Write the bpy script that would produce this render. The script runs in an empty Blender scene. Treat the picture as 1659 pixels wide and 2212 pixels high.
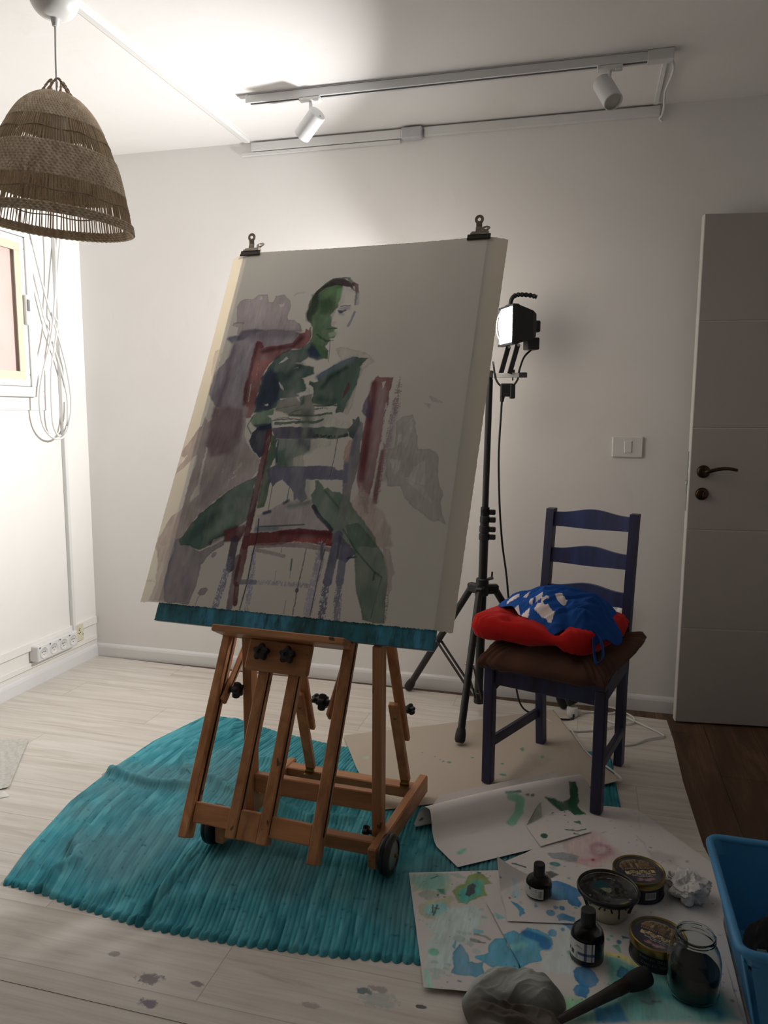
import bpy, bmesh, math, random
import numpy as np
from mathutils import Vector, Matrix, noise as mnoise
random.seed(7)
SC = bpy.context.scene
# ---------------------------------------------------------------- camera, world, exposure
cam_d = bpy.data.cameras.new('camera')
cam = bpy.data.objects.new('camera', cam_d)
SC.collection.objects.link(cam)
cam_d.sensor_fit = 'VERTICAL'; cam_d.sensor_height = 36.0
cam_d.lens = 1640.0 / 2212.0 * 36.0
cam_d.clip_start = 0.02
RT = [[0.965893, 0.039553, -0.255901], [0.258876, -0.125561, 0.957715], [0.00575, -0.991297, -0.131518]]
CAM = (2.4665, -3.367, 1.29)
cam.matrix_world = Matrix(((RT[0][0], -RT[0][1], -RT[0][2], CAM[0]), (RT[1][0], -RT[1][1], -RT[1][2], CAM[1]),
                           (RT[2][0], -RT[2][1], -RT[2][2], CAM[2]), (0, 0, 0, 1)))
SC.camera = cam
world = bpy.data.worlds.new('world'); SC.world = world; world.use_nodes = True
world.node_tree.nodes['Background'].inputs[0].default_value = (0.05, 0.06, 0.08, 1)
world.node_tree.nodes['Background'].inputs[1].default_value = 0.2
SC.view_settings.view_transform = 'Standard'; SC.view_settings.look = 'None'
SC.view_settings.gamma = 1.0; SC.view_settings.use_curve_mapping = False
SC.view_settings.exposure = 0.12
LAMP_GLOW = 26.0             # radiance of the LED panel itself
LAMP_WATTS = 26.0            # light the reflector throws forward
LAMP_SPREAD = 118.0

# ---------------------------------------------------------------- helpers
def lin(h):
    if isinstance(h, str):
        h = h.lstrip('#'); h = [int(h[i:i+2], 16) for i in (0, 2, 4)]
    return tuple(((c/255)/12.92 if c/255 <= 0.04045 else ((c/255+0.055)/1.055)**2.4) for c in h)

class NT:
    def __init__(s, name):
        s.m = bpy.data.materials.new(name); s.m.use_nodes = True
        s.t = s.m.node_tree; s.t.nodes.clear()
        s.out = s.n('ShaderNodeOutputMaterial'); s.b = s.n('ShaderNodeBsdfPrincipled')
        s.l(s.b.outputs[0], s.out.inputs[0])
    def n(s, typ, **kw):
        x = s.t.nodes.new(typ)
        for k, v in kw.items(): setattr(x, k, v)
        return x
    def l(s, a, b): s.t.links.new(a, b)
    def coord(s, scale=(1, 1, 1), gen='Object'):
        tc = s.n('ShaderNodeTexCoord'); mp = s.n('ShaderNodeMapping'); mp.inputs['Scale'].default_value = scale
        s.l(tc.outputs[gen], mp.inputs[0]); return mp.outputs[0]
    def noise(s, scale, stretch=(1, 1, 1), detail=4, rough=0.55, dist=0.0):
        x = s.n('ShaderNodeTexNoise'); x.inputs['Scale'].default_value = scale
        x.inputs['Detail'].default_value = detail; x.inputs['Roughness'].default_value = rough
        x.inputs['Distortion'].default_value = dist
        s.l(s.coord(stretch), x.inputs['Vector']); return x.outputs['Fac']
    def ramp(s, fac, stops):
        r = s.n('ShaderNodeValToRGB'); e = r.color_ramp.elements
        while len(e) < len(stops): e.new(0.5)
        for k, (p, c) in enumerate(stops):
            e[k].position = p; e[k].color = (*c[:3], 1) if not isinstance(c, (int, float)) else (c, c, c, 1)
        s.l(fac, r.inputs[0]); return r.outputs[0]
    def mix(s, fac, a, b, mode='MIX'):
        x = s.n('ShaderNodeMix', data_type='RGBA', blend_type=mode)
        for i, v in ((0, fac), (6, a), (7, b)):
            if hasattr(v, 'links'): s.l(v, x.inputs[i])
            elif isinstance(v, (int, float)): x.inputs[i].default_value = v
            else: x.inputs[i].default_value = (*v[:3], 1)
        return x.outputs[2]
    def math(s, op, a, b=0.0):
        x = s.n('ShaderNodeMath', operation=op)
        for i, v in ((0, a), (1, b)):
            if hasattr(v, 'links'): s.l(v, x.inputs[i])
            else: x.inputs[i].default_value = v
        return x.outputs[0]
    def base(s, c):
        if hasattr(c, 'links'): s.l(c, s.b.inputs['Base Color'])
        else: s.b.inputs['Base Color'].default_value = (*c[:3], 1)
    def bump(s, h, strength=0.3, dist=0.002):
        x = s.n('ShaderNodeBump'); x.inputs['Strength'].default_value = strength; x.inputs['Distance'].default_value = dist
        s.l(h, x.inputs['Height']); s.l(x.outputs[0], s.b.inputs['Normal'])
    def set(s, rough=0.5, metal=0.0, spec=0.5):
        s.b.inputs['Roughness'].default_value = rough; s.b.inputs['Metallic'].default_value = metal
        s.b.inputs['Specular IOR Level'].default_value = spec; return s

def mat(name, col, rough=0.5, metal=0.0, spec=0.5, var=0.08, vs=6.0, stretch=(1, 1, 1), bump=0.0, bs=60.0, col2=None, rand=0.0):
    m = NT(name); c = lin(col) if not isinstance(col, tuple) else col
    c2 = lin(col2) if col2 else tuple(x*(1-2.2*var) for x in c)
    f = m.noise(vs, stretch)
    out = m.ramp(f, [(0.3, c2), (0.7, c)])
    if rand:
        oi = m.n('ShaderNodeObjectInfo')
        h = m.n('ShaderNodeHueSaturation'); h.inputs['Value'].default_value = 1
        v = m.math('ADD', m.math('MULTIPLY', oi.outputs['Random'], rand), 1-rand/2)
        m.l(v, h.inputs['Value']); m.l(out, h.inputs['Color']); out = h.outputs[0]
    m.base(out)
    if bump: m.bump(m.noise(bs, stretch), bump)
    m.set(rough, metal, spec); return m.m

def vmat(name, rough=0.8, spec=0.25, trans=0.0, tcol=(1, 1, 1), bump=0.0, bs=300.0):
    m = NT(name); a = m.n('ShaderNodeAttribute', attribute_name='Col')
    m.base(a.outputs[0]); m.set(rough, 0, spec)
    if bump: m.bump(m.noise(bs), bump, 0.0006)
    if trans:
        t = m.n('ShaderNodeBsdfTranslucent'); m.l(m.mix(1.0, a.outputs[0], tcol, 'MULTIPLY'), t.inputs[0])
        x = m.n('ShaderNodeMixShader'); x.inputs[0].default_value = trans
        m.l(m.b.outputs[0], x.inputs[1]); m.l(t.outputs[0], x.inputs[2]); m.l(x.outputs[0], m.out.inputs[0])
    return m.m

ORG = {}
def tag(o, label=None, cat=None, group=None, kind=None):
    if label: o['label'] = label
    if cat: o['category'] = cat
    if group: o['group'] = group
    if kind: o['kind'] = kind
    return o
def thing(name, label, cat, loc=(0, 0, 0), group=None, kind=None):
    o = bpy.data.objects.new(name, None); SC.collection.objects.link(o)
    o.empty_display_size = 0.05
    o.location = loc; ORG[o.name] = Vector(loc); return tag(o, label, cat, group, kind)

class MB:
    def __init__(s): s.v = []; s.f = []; s.col = None
    def add(s, v, f):
        k = len(s.v); s.v += [tuple(p) for p in v]; s.f += [tuple(i+k for i in q) for q in f]; return s
    def box(s, c, size, R=None, b=0.0):
        h = [max(x/2, 1e-5) for x in size]; b = min(b, min(h)*0.9)
        V = []; F = []
        if b <= 0:
            for sx in (-1, 1):
                for sy in (-1, 1):
                    for sz in (-1, 1): V.append((sx*h[0], sy*h[1], sz*h[2]))
            F = [(0, 1, 3, 2), (4, 6, 7, 5), (0, 4, 5, 1), (2, 3, 7, 6), (0, 2, 6, 4), (1, 5, 7, 3)]
        else:
            idx = {}
            for sx in (-1, 1):
                for sy in (-1, 1):
                    for sz in (-1, 1):
                        for a in range(3):
                            p = [sx*(h[0]-b), sy*(h[1]-b), sz*(h[2]-b)]
                            p[a] = (sx, sy, sz)[a]*h[a]
                            idx[(sx, sy, sz, a)] = len(V); V.append(tuple(p))
            def fix(face):
                A, B, D = (Vector(V[i]) for i in face[:3])
                n = (B-A).cross(D-A); m = sum((Vector(V[i]) for i in face), Vector())
                return tuple(face) if n.dot(m) > 0 else tuple(reversed(face))
            for a in range(3):
                o1, o2 = [k for k in range(3) if k != a]
                for sg in (-1, 1):
                    q = []
                    for (p, r) in ((-1, -1), (1, -1), (1, 1), (-1, 1)):
                        k = [0, 0, 0]; k[a] = sg; k[o1] = p; k[o2] = r; q.append(idx[(*k, a)])
                    F.append(fix(q))
            for a in range(3):
                o1, o2 = [k for k in range(3) if k != a]
                for p in (-1, 1):
                    for r in (-1, 1):
                        k0 = [0, 0, 0]; k1 = [0, 0, 0]; k0[a] = -1; k1[a] = 1
                        for k in (k0, k1): k[o1] = p; k[o2] = r
                        F.append(fix([idx[(*k0, o1)], idx[(*k1, o1)], idx[(*k1, o2)], idx[(*k0, o2)]]))
            for sx in (-1, 1):
                for sy in (-1, 1):
                    for sz in (-1, 1): F.append(fix([idx[(sx, sy, sz, a)] for a in range(3)]))
        c = Vector(c)
        return s.add([((R @ Vector(p)) if R else Vector(p))+c for p in V], F)
    def bar(s, p, q, w, d, side=(1, 0, 0), b=0.002):
        """box from p to q; w along `side`, d along the remaining axis"""
        p, q = Vector(p), Vector(q); z = (q-p).normalized(); x = Vector(side); x = (x-z*x.dot(z)).normalized(); y = z.cross(x)
        return s.box((p+q)/2, (w, d, (q-p).length), Matrix((x, y, z)).transposed(), b)
    def tube(s, pts, r, n=8, closed=False, cap=True):
        P = [Vector(p) for p in pts]; m = len(P); rs = r if isinstance(r, (list, tuple)) else [r]*m
        T = []
        for i in range(m):
            a = P[(i-1) % m] if (closed or i > 0) else P[i]; c = P[(i+1) % m] if (closed or i < m-1) else P[i]
            T.append((c-a).normalized())
        up = Vector((0, 0, 1)) if abs(T[0].z) < 0.9 else Vector((1, 0, 0))
        N = (up-T[0]*up.dot(T[0])).normalized(); V = []; F = []
        for i in range(m):
            N = N-T[i]*N.dot(T[i]); N.normalize(); B = T[i].cross(N)
            for k in range(n):
                a = 2*math.pi*k/n; V.append(P[i]+(N*math.cos(a)+B*math.sin(a))*rs[i])
        for i in range(m if closed else m-1):
            j = (i+1) % m
            for k in range(n): F.append((i*n+k, i*n+(k+1) % n, j*n+(k+1) % n, j*n+k))
        if cap and not closed: F += [tuple(range(n-1, -1, -1)), tuple(range((m-1)*n, m*n))]
        return s.add(V, F)
    def cyl(s, p, q, r, n=20, b=0.0, r2=None):
        p, q = Vector(p), Vector(q); r2 = r if r2 is None else r2; d = (q-p).normalized()
        if b: return s.tube([p, p+d*0.0001, p+d*b, q-d*b, q-d*0.0001, q], [r-b, r-b, r, r2, r2-b, r2-b], n)
        return s.tube([p, q], [r, r2], n)
    def lathe(s, prof, c=(0, 0, 0), n=32, axis=(0, 0, 1), cap0=False, cap1=False):
        z = Vector(axis).normalized(); up = Vector((1, 0, 0)) if abs(z.x) < 0.9 else Vector((0, 1, 0))
        x = (up-z*up.dot(z)).normalized(); y = z.cross(x); c = Vector(c); V = []; F = []
        for (r, h) in prof:
            for k in range(n):
                a = 2*math.pi*k/n; V.append(c+(x*math.cos(a)+y*math.sin(a))*r+z*h)
        for i in range(len(prof)-1):
            for k in range(n): F.append((i*n+k, i*n+(k+1) % n, (i+1)*n+(k+1) % n, (i+1)*n+k))
        if cap0: F.append(tuple(range(n-1, -1, -1)))
        if cap1: F.append(tuple(range((len(prof)-1)*n, len(prof)*n)))
        return s.add(V, F)
    def prism(s, poly, z0, z1, M=None):
        n = len(poly); M = M or Matrix.Identity(4)
        V = [M @ Vector((x, y, z0)) for x, y in poly]+[M @ Vector((x, y, z1)) for x, y in poly]
        F = [tuple(range(n-1, -1, -1)), tuple(range(n, 2*n))]+[(i, (i+1) % n, n+(i+1) % n, n+i) for i in range(n)]
        return s.add(V, F)
    def grid(s, P, closed_u=False):
        """P[j][i] points"""
        h, w = len(P), len(P[0])
        V = [p for r in P for p in r]; F = []
        for j in range(h-1):
            for i in range(w if closed_u else w-1):
                k = (i+1) % w; F.append((j*w+i, j*w+k, (j+1)*w+k, (j+1)*w+i))
        return s.add(V, F)
    def ball(s, c, r, n=12, sq=(1, 1, 1)):
        prof = [(math.sin(math.pi*i/n), -math.cos(math.pi*i/n)) for i in range(n+1)]
        k = len(s.v); s.lathe([(max(a, 1e-4), b) for a, b in prof], (0, 0, 0), 2*n)
        for i in range(k, len(s.v)):
            p = s.v[i]; s.v[i] = tuple(c[j]+p[j]*r*sq[j] for j in range(3))
        return s
    def build(s, name, m, parent=None, smooth=False, loc=None, label=None, cat=None, group=None, kind=None, solid=0.0, sub=0, auto=None):
        o0 = ORG[parent.name] if parent is not None else Vector(loc or (0, 0, 0))
        me = bpy.data.meshes.new(name)
        V = np.array(s.v, dtype=float)-np.array(o0)
        me.from_pydata(V.tolist(), [], s.f); me.update()
        if isinstance(m, (list, tuple)):
            for x in m: me.materials.append(x)
        else: me.materials.append(m)
        if smooth or auto:
            me.polygons.foreach_set('use_smooth', [True]*len(me.polygons))
            if auto:
                bm = bmesh.new(); bm.from_mesh(me)
                for e in bm.edges:
                    if len(e.link_faces) == 2 and e.calc_face_angle(0) > auto: e.smooth = False
                bm.to_mesh(me); bm.free()
        if s.col is not None:
            at = me.color_attributes.new('Col', 'FLOAT_COLOR', 'POINT')
            a = np.ones((len(s.v), 4), dtype=np.float32); a[:, :3] = s.col; at.data.foreach_set('color', a.ravel())
        o = bpy.data.objects.new(name, me); SC.collection.objects.link(o)
        if parent is not None: o.parent = parent
        else: o.location = o0
        ORG[o.name] = o0
        if solid:
            md = o.modifiers.new('thickness', 'SOLIDIFY'); md.thickness = solid; md.offset = 0
        if sub:
            md = o.modifiers.new('subdivision', 'SUBSURF'); md.levels = sub; md.render_levels = sub
        return tag(o, label, cat, group, kind)
def copy_tree(o, parent=None):
    c = o.copy(); SC.collection.objects.link(c); ORG[c.name] = ORG[o.name]
    if parent is not None: c.parent = parent
    for ch in list(o.children): copy_tree(ch, c)
    return c
def smooth_path(pts, k=6, closed=False):
    P = [Vector(p) for p in pts]; n = len(P); out = []
    for i in range(n if closed else n-1):
        if closed: a, b, c, d = P[i-1], P[i], P[(i+1) % n], P[(i+2) % n]
        else: a, b, c, d = P[max(i-1, 0)], P[i], P[i+1], P[min(i+2, n-1)]
        for j in range(k):
            t = j/k; out.append(0.5*((2*b)+(c-a)*t+(2*a-5*b+4*c-d)*t*t+(3*b-a-3*c+d)*t**3))
    if not closed: out.append(P[-1])
    return out
def rotz(a): return Matrix.Rotation(math.radians(a), 3, 'Z')
def V3(*a): return Vector(a)
def nz(x, y, z=0.0): return mnoise.noise(Vector((x, y, z)))
def vnoise(x, y, seed=0):
    """numpy value noise, about -1..1"""
    x = np.asarray(x, float); y = np.asarray(y, float)
    xi = np.floor(x).astype(np.int64); yi = np.floor(y).astype(np.int64); fx = x-xi; fy = y-yi
    fx = fx*fx*(3-2*fx); fy = fy*fy*(3-2*fy)
    def h(a, b):
        n = (a*374761393+b*668265263+seed*974711) & 0xffffffff
        n = ((n ^ (n >> 13))*1274126177) & 0xffffffff
        return ((n ^ (n >> 16)) & 0xffff)/32767.5-1
    return (h(xi, yi)*(1-fx)+h(xi+1, yi)*fx)*(1-fy)+(h(xi, yi+1)*(1-fx)+h(xi+1, yi+1)*fx)*fy
def fbm(x, y, seed=0, oct=3):
    s = 0; a = 0.5
    for k in range(oct): s = s+a*vnoise(x*2**k, y*2**k, seed+k); a *= 0.5
    return s
# ---------------------------------------------------------------- materials of the room
def wall_mat(name, c, c2, stain):
    m = NT(name)
    a = m.ramp(m.noise(1.1, (1, 1, 1), 5, 0.6, 0.6), [(0.3, lin(c2)), (0.62, lin(c))])
    b = m.ramp(m.noise(3.3, (1, 1, 0.5), 6, 0.7, 1.2), [(0.60, 0.0), (0.75, 1.0)])
    m.base(m.mix(m.math('MULTIPLY', b, 0.35), a, lin(stain)))
    m.bump(m.noise(26, (1, 1, 1), 5), 0.10, 0.006); m.set(0.82, 0, 0.25); return m.m
M_wall = wall_mat('plaster_warm', 'F1EFED', 'EDEAE7', 'E3DFDB')
M_wall_l = wall_mat('plaster_white', 'F4F2EE', 'F0EDE8', 'E8E4DC')
M_ceil = wall_mat('ceiling_paint', 'F3F1EF', 'EFECE9', 'E6E1D9')
M_white = mat('white_plastic', 'E8E8E6', 0.4, var=0.02)
M_whitem = mat('white_metal', 'E4E4E4', 0.35, var=0.02)
M_skirt = mat('skirting_white', 'EDEDED', 0.4, var=0.02, vs=3)
M_cream = mat('cream_tape', 'DED6BE', 0.7, var=0.05, vs=14, bump=0.2)
M_pinkpane = mat('pink_board', 'DCC6BF', 0.75, var=0.03)
M_grey = mat('grey_plastic', '8E9091', 0.45)
M_black = mat('black_plastic', '17181A', 0.42, var=0.1)
M_blackm = mat('black_metal', '141518', 0.35, var=0.1)
M_silver = mat('brushed_steel', 'C4C6C8', 0.28, 1.0, var=0.05, vs=30, stretch=(1, 1, 8))
M_bronze = mat('dark_bronze', '4A3A2E', 0.32, 0.9, var=0.15, vs=25)
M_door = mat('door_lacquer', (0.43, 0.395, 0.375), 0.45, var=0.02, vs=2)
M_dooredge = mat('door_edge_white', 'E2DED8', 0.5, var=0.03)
M_rubber = mat('rubber', '1D1D20', 0.65)
M_dark = mat('dark_slot', '0A0A0B', 0.8)
RX, RY, RZ = 3.72, -4.3, 2.5

# dark laminate floor: slab plus planks
m = NT('dark_oak_laminate')
oi = m.n('ShaderNodeObjectInfo')
f1 = m.noise(2.2, (6, 0.55, 1), 6, 0.62, 1.4); f2 = m.noise(9, (14, 0.6, 1), 4, 0.6, 0.4)
c = m.ramp(f1, [(0.28, lin('3D2D23')), (0.5, lin('5E4736')), (0.72, lin('775D48'))])
c = m.mix(m.math('MULTIPLY', m.ramp(f2, [(0.45, 0.0), (0.7, 1.0)]), 0.5), c, lin('443226'))
hs = m.n('ShaderNodeHueSaturation'); m.l(m.math('ADD', m.math('MULTIPLY', oi.outputs['Random'], 0.35), 0.85), hs.inputs['Value']); m.l(c, hs.inputs['Color'])
dust = m.ramp(m.noise(38, (1, 1, 1), 5, 0.7), [(0.70, 0.0), (0.74, 1.0)])
m.base(m.mix(m.math('MULTIPLY', dust, 0.25), hs.outputs[0], lin('A79C90'))); m.bump(f2, 0.08, 0.001); m.set(0.48, 0, 0.35)
M_oak = m.m
M_slab = mat('floor_slab', '2A211B', 0.9)
floor = MB().box((RX/2, RY/2, -0.06), (RX+0.2, -RY+0.2, 0.10)).build('floor', M_slab, kind='structure')
proto = None; PW = 0.186
for i in range(20):
    y1 = -0.003-random.random()*0.9; ends = [0.0]
    while y1 > RY: ends.append(y1); y1 -= 1.38
    ends.append(RY)
    for k in range(len(ends)-1):
        L = ends[k]-ends[k+1]
        if L < 0.02: continue
        MB().box(((i+0.5)*PW, (ends[k]+ends[k+1])/2, -0.0055), (PW-0.0012, L-0.0012, 0.011), None, 0.001).build('plank', M_oak, floor)

def shell(name, c, size, m): return MB().box(c, size).build(name, m, kind='structure')
shell('wall_back', (RX/2, 0.06, RZ/2), (RX+0.24, 0.12, RZ+0.2), M_wall)
shell('wall_left', (-0.06, RY/2-0.0, RZ/2), (0.12, -RY, RZ+0.2), M_wall_l)
M_wallf = wall_mat('plaster_taupe', 'F0EEEC', 'ECE9E6', 'E2DEDA')
shell('wall_right', (RX+0.06, RY/2, RZ/2), (0.12, -RY, RZ+0.2), M_wallf)
shell('wall_front', (RX/2, RY-0.06, RZ/2), (RX+0.24, 0.12, RZ+0.2), M_wallf)
shell('ceiling', (RX/2, RY/2, RZ+0.06), (RX+0.24, -RY+0.24, 0.12), M_ceil)

def skirting(name, p, q, out):
    """profiled skirting board from p to q, `out` points into the room"""
    p, q, o = Vector(p), Vector(q), Vector(out)
    prof = [(0, 0), (0.013, 0), (0.013, 0.052), (0.010, 0.062), (0.004, 0.070), (0, 0.070)]
    n = len(prof); V = [p+o*a+Vector((0, 0, h)) for a, h in prof]+[q+o*a+Vector((0, 0, h)) for a, h in prof]
    F = [(i, (i+1) % n, n+(i+1) % n, n+i) for i in range(n)]+[tuple(range(n)), tuple(range(2*n-1, n-1, -1))]
    return MB().add(V, F).build(name, M_skirt, kind='structure')
skirting('baseboard_back', (0.0, 0, 0), (RX, 0, 0), (0, -1, 0))
skirting('baseboard_left', (0, -0.013, 0), (0, RY, 0), (1, 0, 0))
skirting('baseboard_right', (RX, -0.013, 0), (RX, RY, 0), (-1, 0, 0))
# two horizontal ledges on the left wall above the skirting
MB().box((0.006, RY/2, 0.199), (0.014, -RY-0.02, 0.040), None, 0.002).build('trim_1', M_wall_l, kind='structure')
MB().box((0.005, RY/2, 0.108), (0.012, -RY-0.02, 0.026), None, 0.002).build('trim_2', M_wall_l, kind='structure')

# window on the left wall
W = thing('window_1', None, None, (0, -0.86, 1.70), kind='structure')
ya, yb, za, zb = -0.385, -1.40, 1.345, 2.085
def frame(name, m, y0, y1, z0, z1, w, x0, x1, parent=W):
    mb = MB()
    xm, xs = (x0+x1)/2, x1-x0
    mb.box((xm, (y0+y1)/2, z1-w/2), (xs, y0-y1, w), None, 0.003); mb.box((xm, (y0+y1)/2, z0+w/2), (xs, y0-y1, w), None, 0.003)
    mb.box((xm, y0-w/2, (z0+z1)/2), (xs, w, z1-z0-2*w), None, 0.003); mb.box((xm, y1+w/2, (z0+z1)/2), (xs, w, z1-z0-2*w), None, 0.003)
    return mb.build(name, m, parent)
frame('casing', M_wall_l, ya+0.085, yb-0.085, za-0.06, zb+0.06, 0.087, 0.0, 0.008)
frame('window_frame', M_white, ya, yb, za, zb, 0.045, 0.0, 0.040)
sash = frame('sash', M_skirt, ya-0.047, yb+0.047, za+0.047, zb-0.047, 0.05, 0.004, 0.034)
frame('masking_tape', M_cream, ya-0.075, yb+0.075, za+0.075, zb-0.075, 0.036, 0.0335, 0.0355)
MB().box((0.012, (ya+yb)/2, (za+zb)/2), (0.008, ya-yb-0.19, zb-za-0.19)).build('pane', M_pinkpane, W)
lk = MB().box((0.043, ya-0.060, 1.725), (0.018, 0.022, 0.13), None, 0.004).build('window_lock', M_white, W)
MB().box((0.054, ya-0.060, 1.745), (0.008, 0.014, 0.05), None, 0.002).build('latch', M_grey, lk)

# door leaf, open against the back wall
D = thing('door_1', None, None, (2.8655, -0.1105, 0), kind='structure')
dx = Vector((0.366, 0.045, 0)).normalized(); dn = Vector((-dx.y, dx.x, 0)); D0 = Vector((2.8655, -0.1105, 0.006))
RD = Matrix((dx, dn, Vector((0, 0, 1)))).transposed()
def dpt(u, n, z): return D0+dx*u+dn*n+Vector((0, 0, z))
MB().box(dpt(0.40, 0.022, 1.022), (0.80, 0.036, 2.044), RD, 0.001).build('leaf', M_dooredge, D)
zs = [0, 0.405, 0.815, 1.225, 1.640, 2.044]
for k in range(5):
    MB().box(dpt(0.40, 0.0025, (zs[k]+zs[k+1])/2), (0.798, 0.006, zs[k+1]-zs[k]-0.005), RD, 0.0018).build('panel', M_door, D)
MB().box(dpt(-0.0005, 0.022, 1.01), (0.003, 0.022, 0.24), RD, 0.001).build('lock_plate', M_silver, D)
MB().box(dpt(-0.004, 0.022, 1.005), (0.010, 0.012, 0.018), RD, 0.002).build('latch_bolt', M_silver, D)
hd = MB().lathe([(0.0, 0.012), (0.018, 0.012), (0.025, 0.007), (0.026, 0)], dpt(0.052, -0.0005, 1.052), 28, -dn).build('handle_rose', M_bronze, D, True)
pth = smooth_path([dpt(0.052, -0.008, 1.052), dpt(0.053, -0.035, 1.054), dpt(0.062, -0.047, 1.056), dpt(0.10, -0.049, 1.066), dpt(0.135, -0.047, 1.068), dpt(0.168, -0.043, 1.062)], 5)
MB().tube(pth, [0.0085-0.0025*i/len(pth) for i in range(len(pth))], 12).build('lever', M_bronze, hd, True)
tr = MB().lathe([(0.0, 0.010), (0.019, 0.010), (0.024, 0.006), (0.0255, 0)], dpt(0.052, -0.0005, 0.962), 28, -dn).build('thumbturn_rose', M_bronze, D, True)
MB().box(dpt(0.052, -0.018, 0.962), (0.007, 0.018, 0.022), RD, 0.002).build('thumbturn', M_bronze, tr)

# ---------------------------------------------------------------- LED work light on a tripod
m = NT('led_panel'); m.t.nodes.remove(m.b); e = m.n('ShaderNodeEmission'); e.inputs[0].default_value = (0.95, 0.98, 1.0, 1); e.inputs[1].default_value = LAMP_GLOW
m.l(e.outputs[0], m.out.inputs[0]); M_led = m.m
HX, HY = 2.062, -0.25
T = thing('tripod_work_light', 'black LED work light with handle, glowing white, on a black tripod', 'work light', (HX, HY, 0))
n = Vector((-0.89, -0.456, 0.0)).normalized(); t = Vector((0.456, -0.89, 0)).normalized(); w = t.cross(n)*-1
if w.z < 0: w = -w
F0 = Vector((2.137, -0.25, 1.630))
def L(a, b, c): return F0+t*a+w*b+n*c
def frust(mb, lv):
    V = []; F = []
    for (hw, hh, c) in lv: V += [L(-hw, -hh, c), L(hw, -hh, c), L(hw, hh, c), L(-hw, hh, c)]
    for i in range(len(lv)-1):
        for k in range(4): F.append((i*4+k, i*4+(k+1) % 4, i*4+4+(k+1) % 4, i*4+4+k))
    F += [(3, 2, 1, 0), tuple(range(len(V)-4, len(V)))]
    return mb.add(V, F)
head = frust(MB(), [(0.070, 0.068, 0.0), (0.071, 0.069, 0.008), (0.079, 0.077, 0.008), (0.079, 0.077, -0.014), (0.076, 0.073, -0.02), (0.060, 0.055, -0.085), (0.050, 0.044, -0.102), (0.046, 0.040, -0.104)]).build('lamp_head', M_black, T)
G_ = []
for j in range(13):
    q = -1+j/6; G_.append([L(0.069*p, 0.067*q, 0.0015+0.004*(1-p**4)**0.6*(1-q**4)**0.6) for p in [-1+i/6 for i in range(13)]])
MB().grid(G_).build('led_panel', M_led, head, True)
RL = Matrix((t, w, n)).transposed()
ld = bpy.data.lights.new('led_beam', 'AREA'); ld.shape = 'RECTANGLE'; ld.size = 0.136; ld.size_y = 0.132; ld.energy = LAMP_WATTS; ld.spread = math.radians(LAMP_SPREAD); ld.color = (1.0, 0.99, 0.975)
lo = bpy.data.objects.new('led_beam', ld); SC.collection.objects.link(lo); lo.parent = T
lo.matrix_local = Matrix.Translation(L(0, 0, 0.009)-Vector((HX, HY, 0))) @ Matrix((t, w*-1, n*-1)).transposed().to_4x4()
MB().box(L(0, 0.0, -0.118), (0.05, 0.045, 0.03), RL, 0.004).build('driver_box', M_black, head)
MB().box(L(0, -0.068, -0.105), (0.055, 0.048, 0.05), RL, 0.004).build('terminal_box', M_black, head)
for k, q in enumerate((-0.030, 0.0, 0.030)):
    pts = smooth_path([L(q, -0.066, 0.003), L(q*1.1, -0.045, 0.024+0.003*k), L(q*1.15, 0, 0.034+0.003*k), L(q*1.1, 0.045, 0.024+0.003*k), L(q, 0.066, 0.003)], 5)
    MB().tube(pts, 0.0013, 6).build('guard_wire', M_silver, head, True)
hp = smooth_path([L(0.0, 0.074, -0.012), L(0, 0.095, -0.013), L(0, 0.113, -0.022), L(0, 0.122, -0.042), L(0, 0.123, -0.07), L(0, 0.121, -0.10), L(0, 0.116, -0.122)], 8)
rs = [0.0085+(0.0018*math.sin(i*1.35) if i > 18 else 0) for i in range(len(hp))]; rs[-1] = 0.004
MB().tube(hp, rs, 12).box(L(0, 0.077, -0.02), (0.05, 0.012, 0.045), RL, 0.003).build('handle', M_black, head, True, auto=0.6)
for sgn in (-1, 1):
    a = MB().bar(L(sgn*0.050, -0.074, -0.028), L(sgn*0.050, -0.190, 0.004), 0.006, 0.020, t, 0.001).build('yoke_arm', M_black, T)
    MB().cyl(L(sgn*0.050, -0.078, -0.028)-t*0.006, L(sgn*0.050, -0.078, -0.028)+t*0.006, 0.006, 12).build('bolt', M_silver, a)
MB().box((2.135, -0.25, 1.436), (0.145, 0.02, 0.018), None, 0.001).build('cross_bar', M_silver, T)
MB().box((2.205, -0.25, 1.4365), (0.032, 0.022, 0.020), None, 0.002).build('bar_end_cap', M_black, T)
MB().box((2.072, -0.25, 1.440), (0.028, 0.030, 0.030), None, 0.003).cyl((2.072, -0.25, 1.40), (2.072, -0.25, 1.43), 0.0125, 16).build('clamp', M_black, T)
kb = MB().cyl((2.165, -0.252, 1.446), (2.165, -0.252, 1.458), 0.008, 12).cyl((2.165, -0.252, 1.415), (2.165, -0.252, 1.427), 0.003, 8).build('wing_nut', M_black, T)
bx = MB().box((2.144, -0.262, 1.377), (0.052, 0.030, 0.052), rotz(12), 0.004).box((2.165, -0.256, 1.372), (0.020, 0.040, 0.058), rotz(12), 0.003).cyl((2.127, -0.262, 1.352), (2.125, -0.262, 1.330), 0.010, 12, 0, 0.007).build('junction_box', M_grey if False else M_black, T)
MB().tube(smooth_path([L(0.0, -0.092, -0.105), (2.205, -0.215, 1.51), (2.19, -0.24, 1.46), (2.185, -0.255, 1.42), (2.170, -0.262, 1.395)], 6), 0.0042, 8).build('lamp_cable', M_black, T, True)
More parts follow.
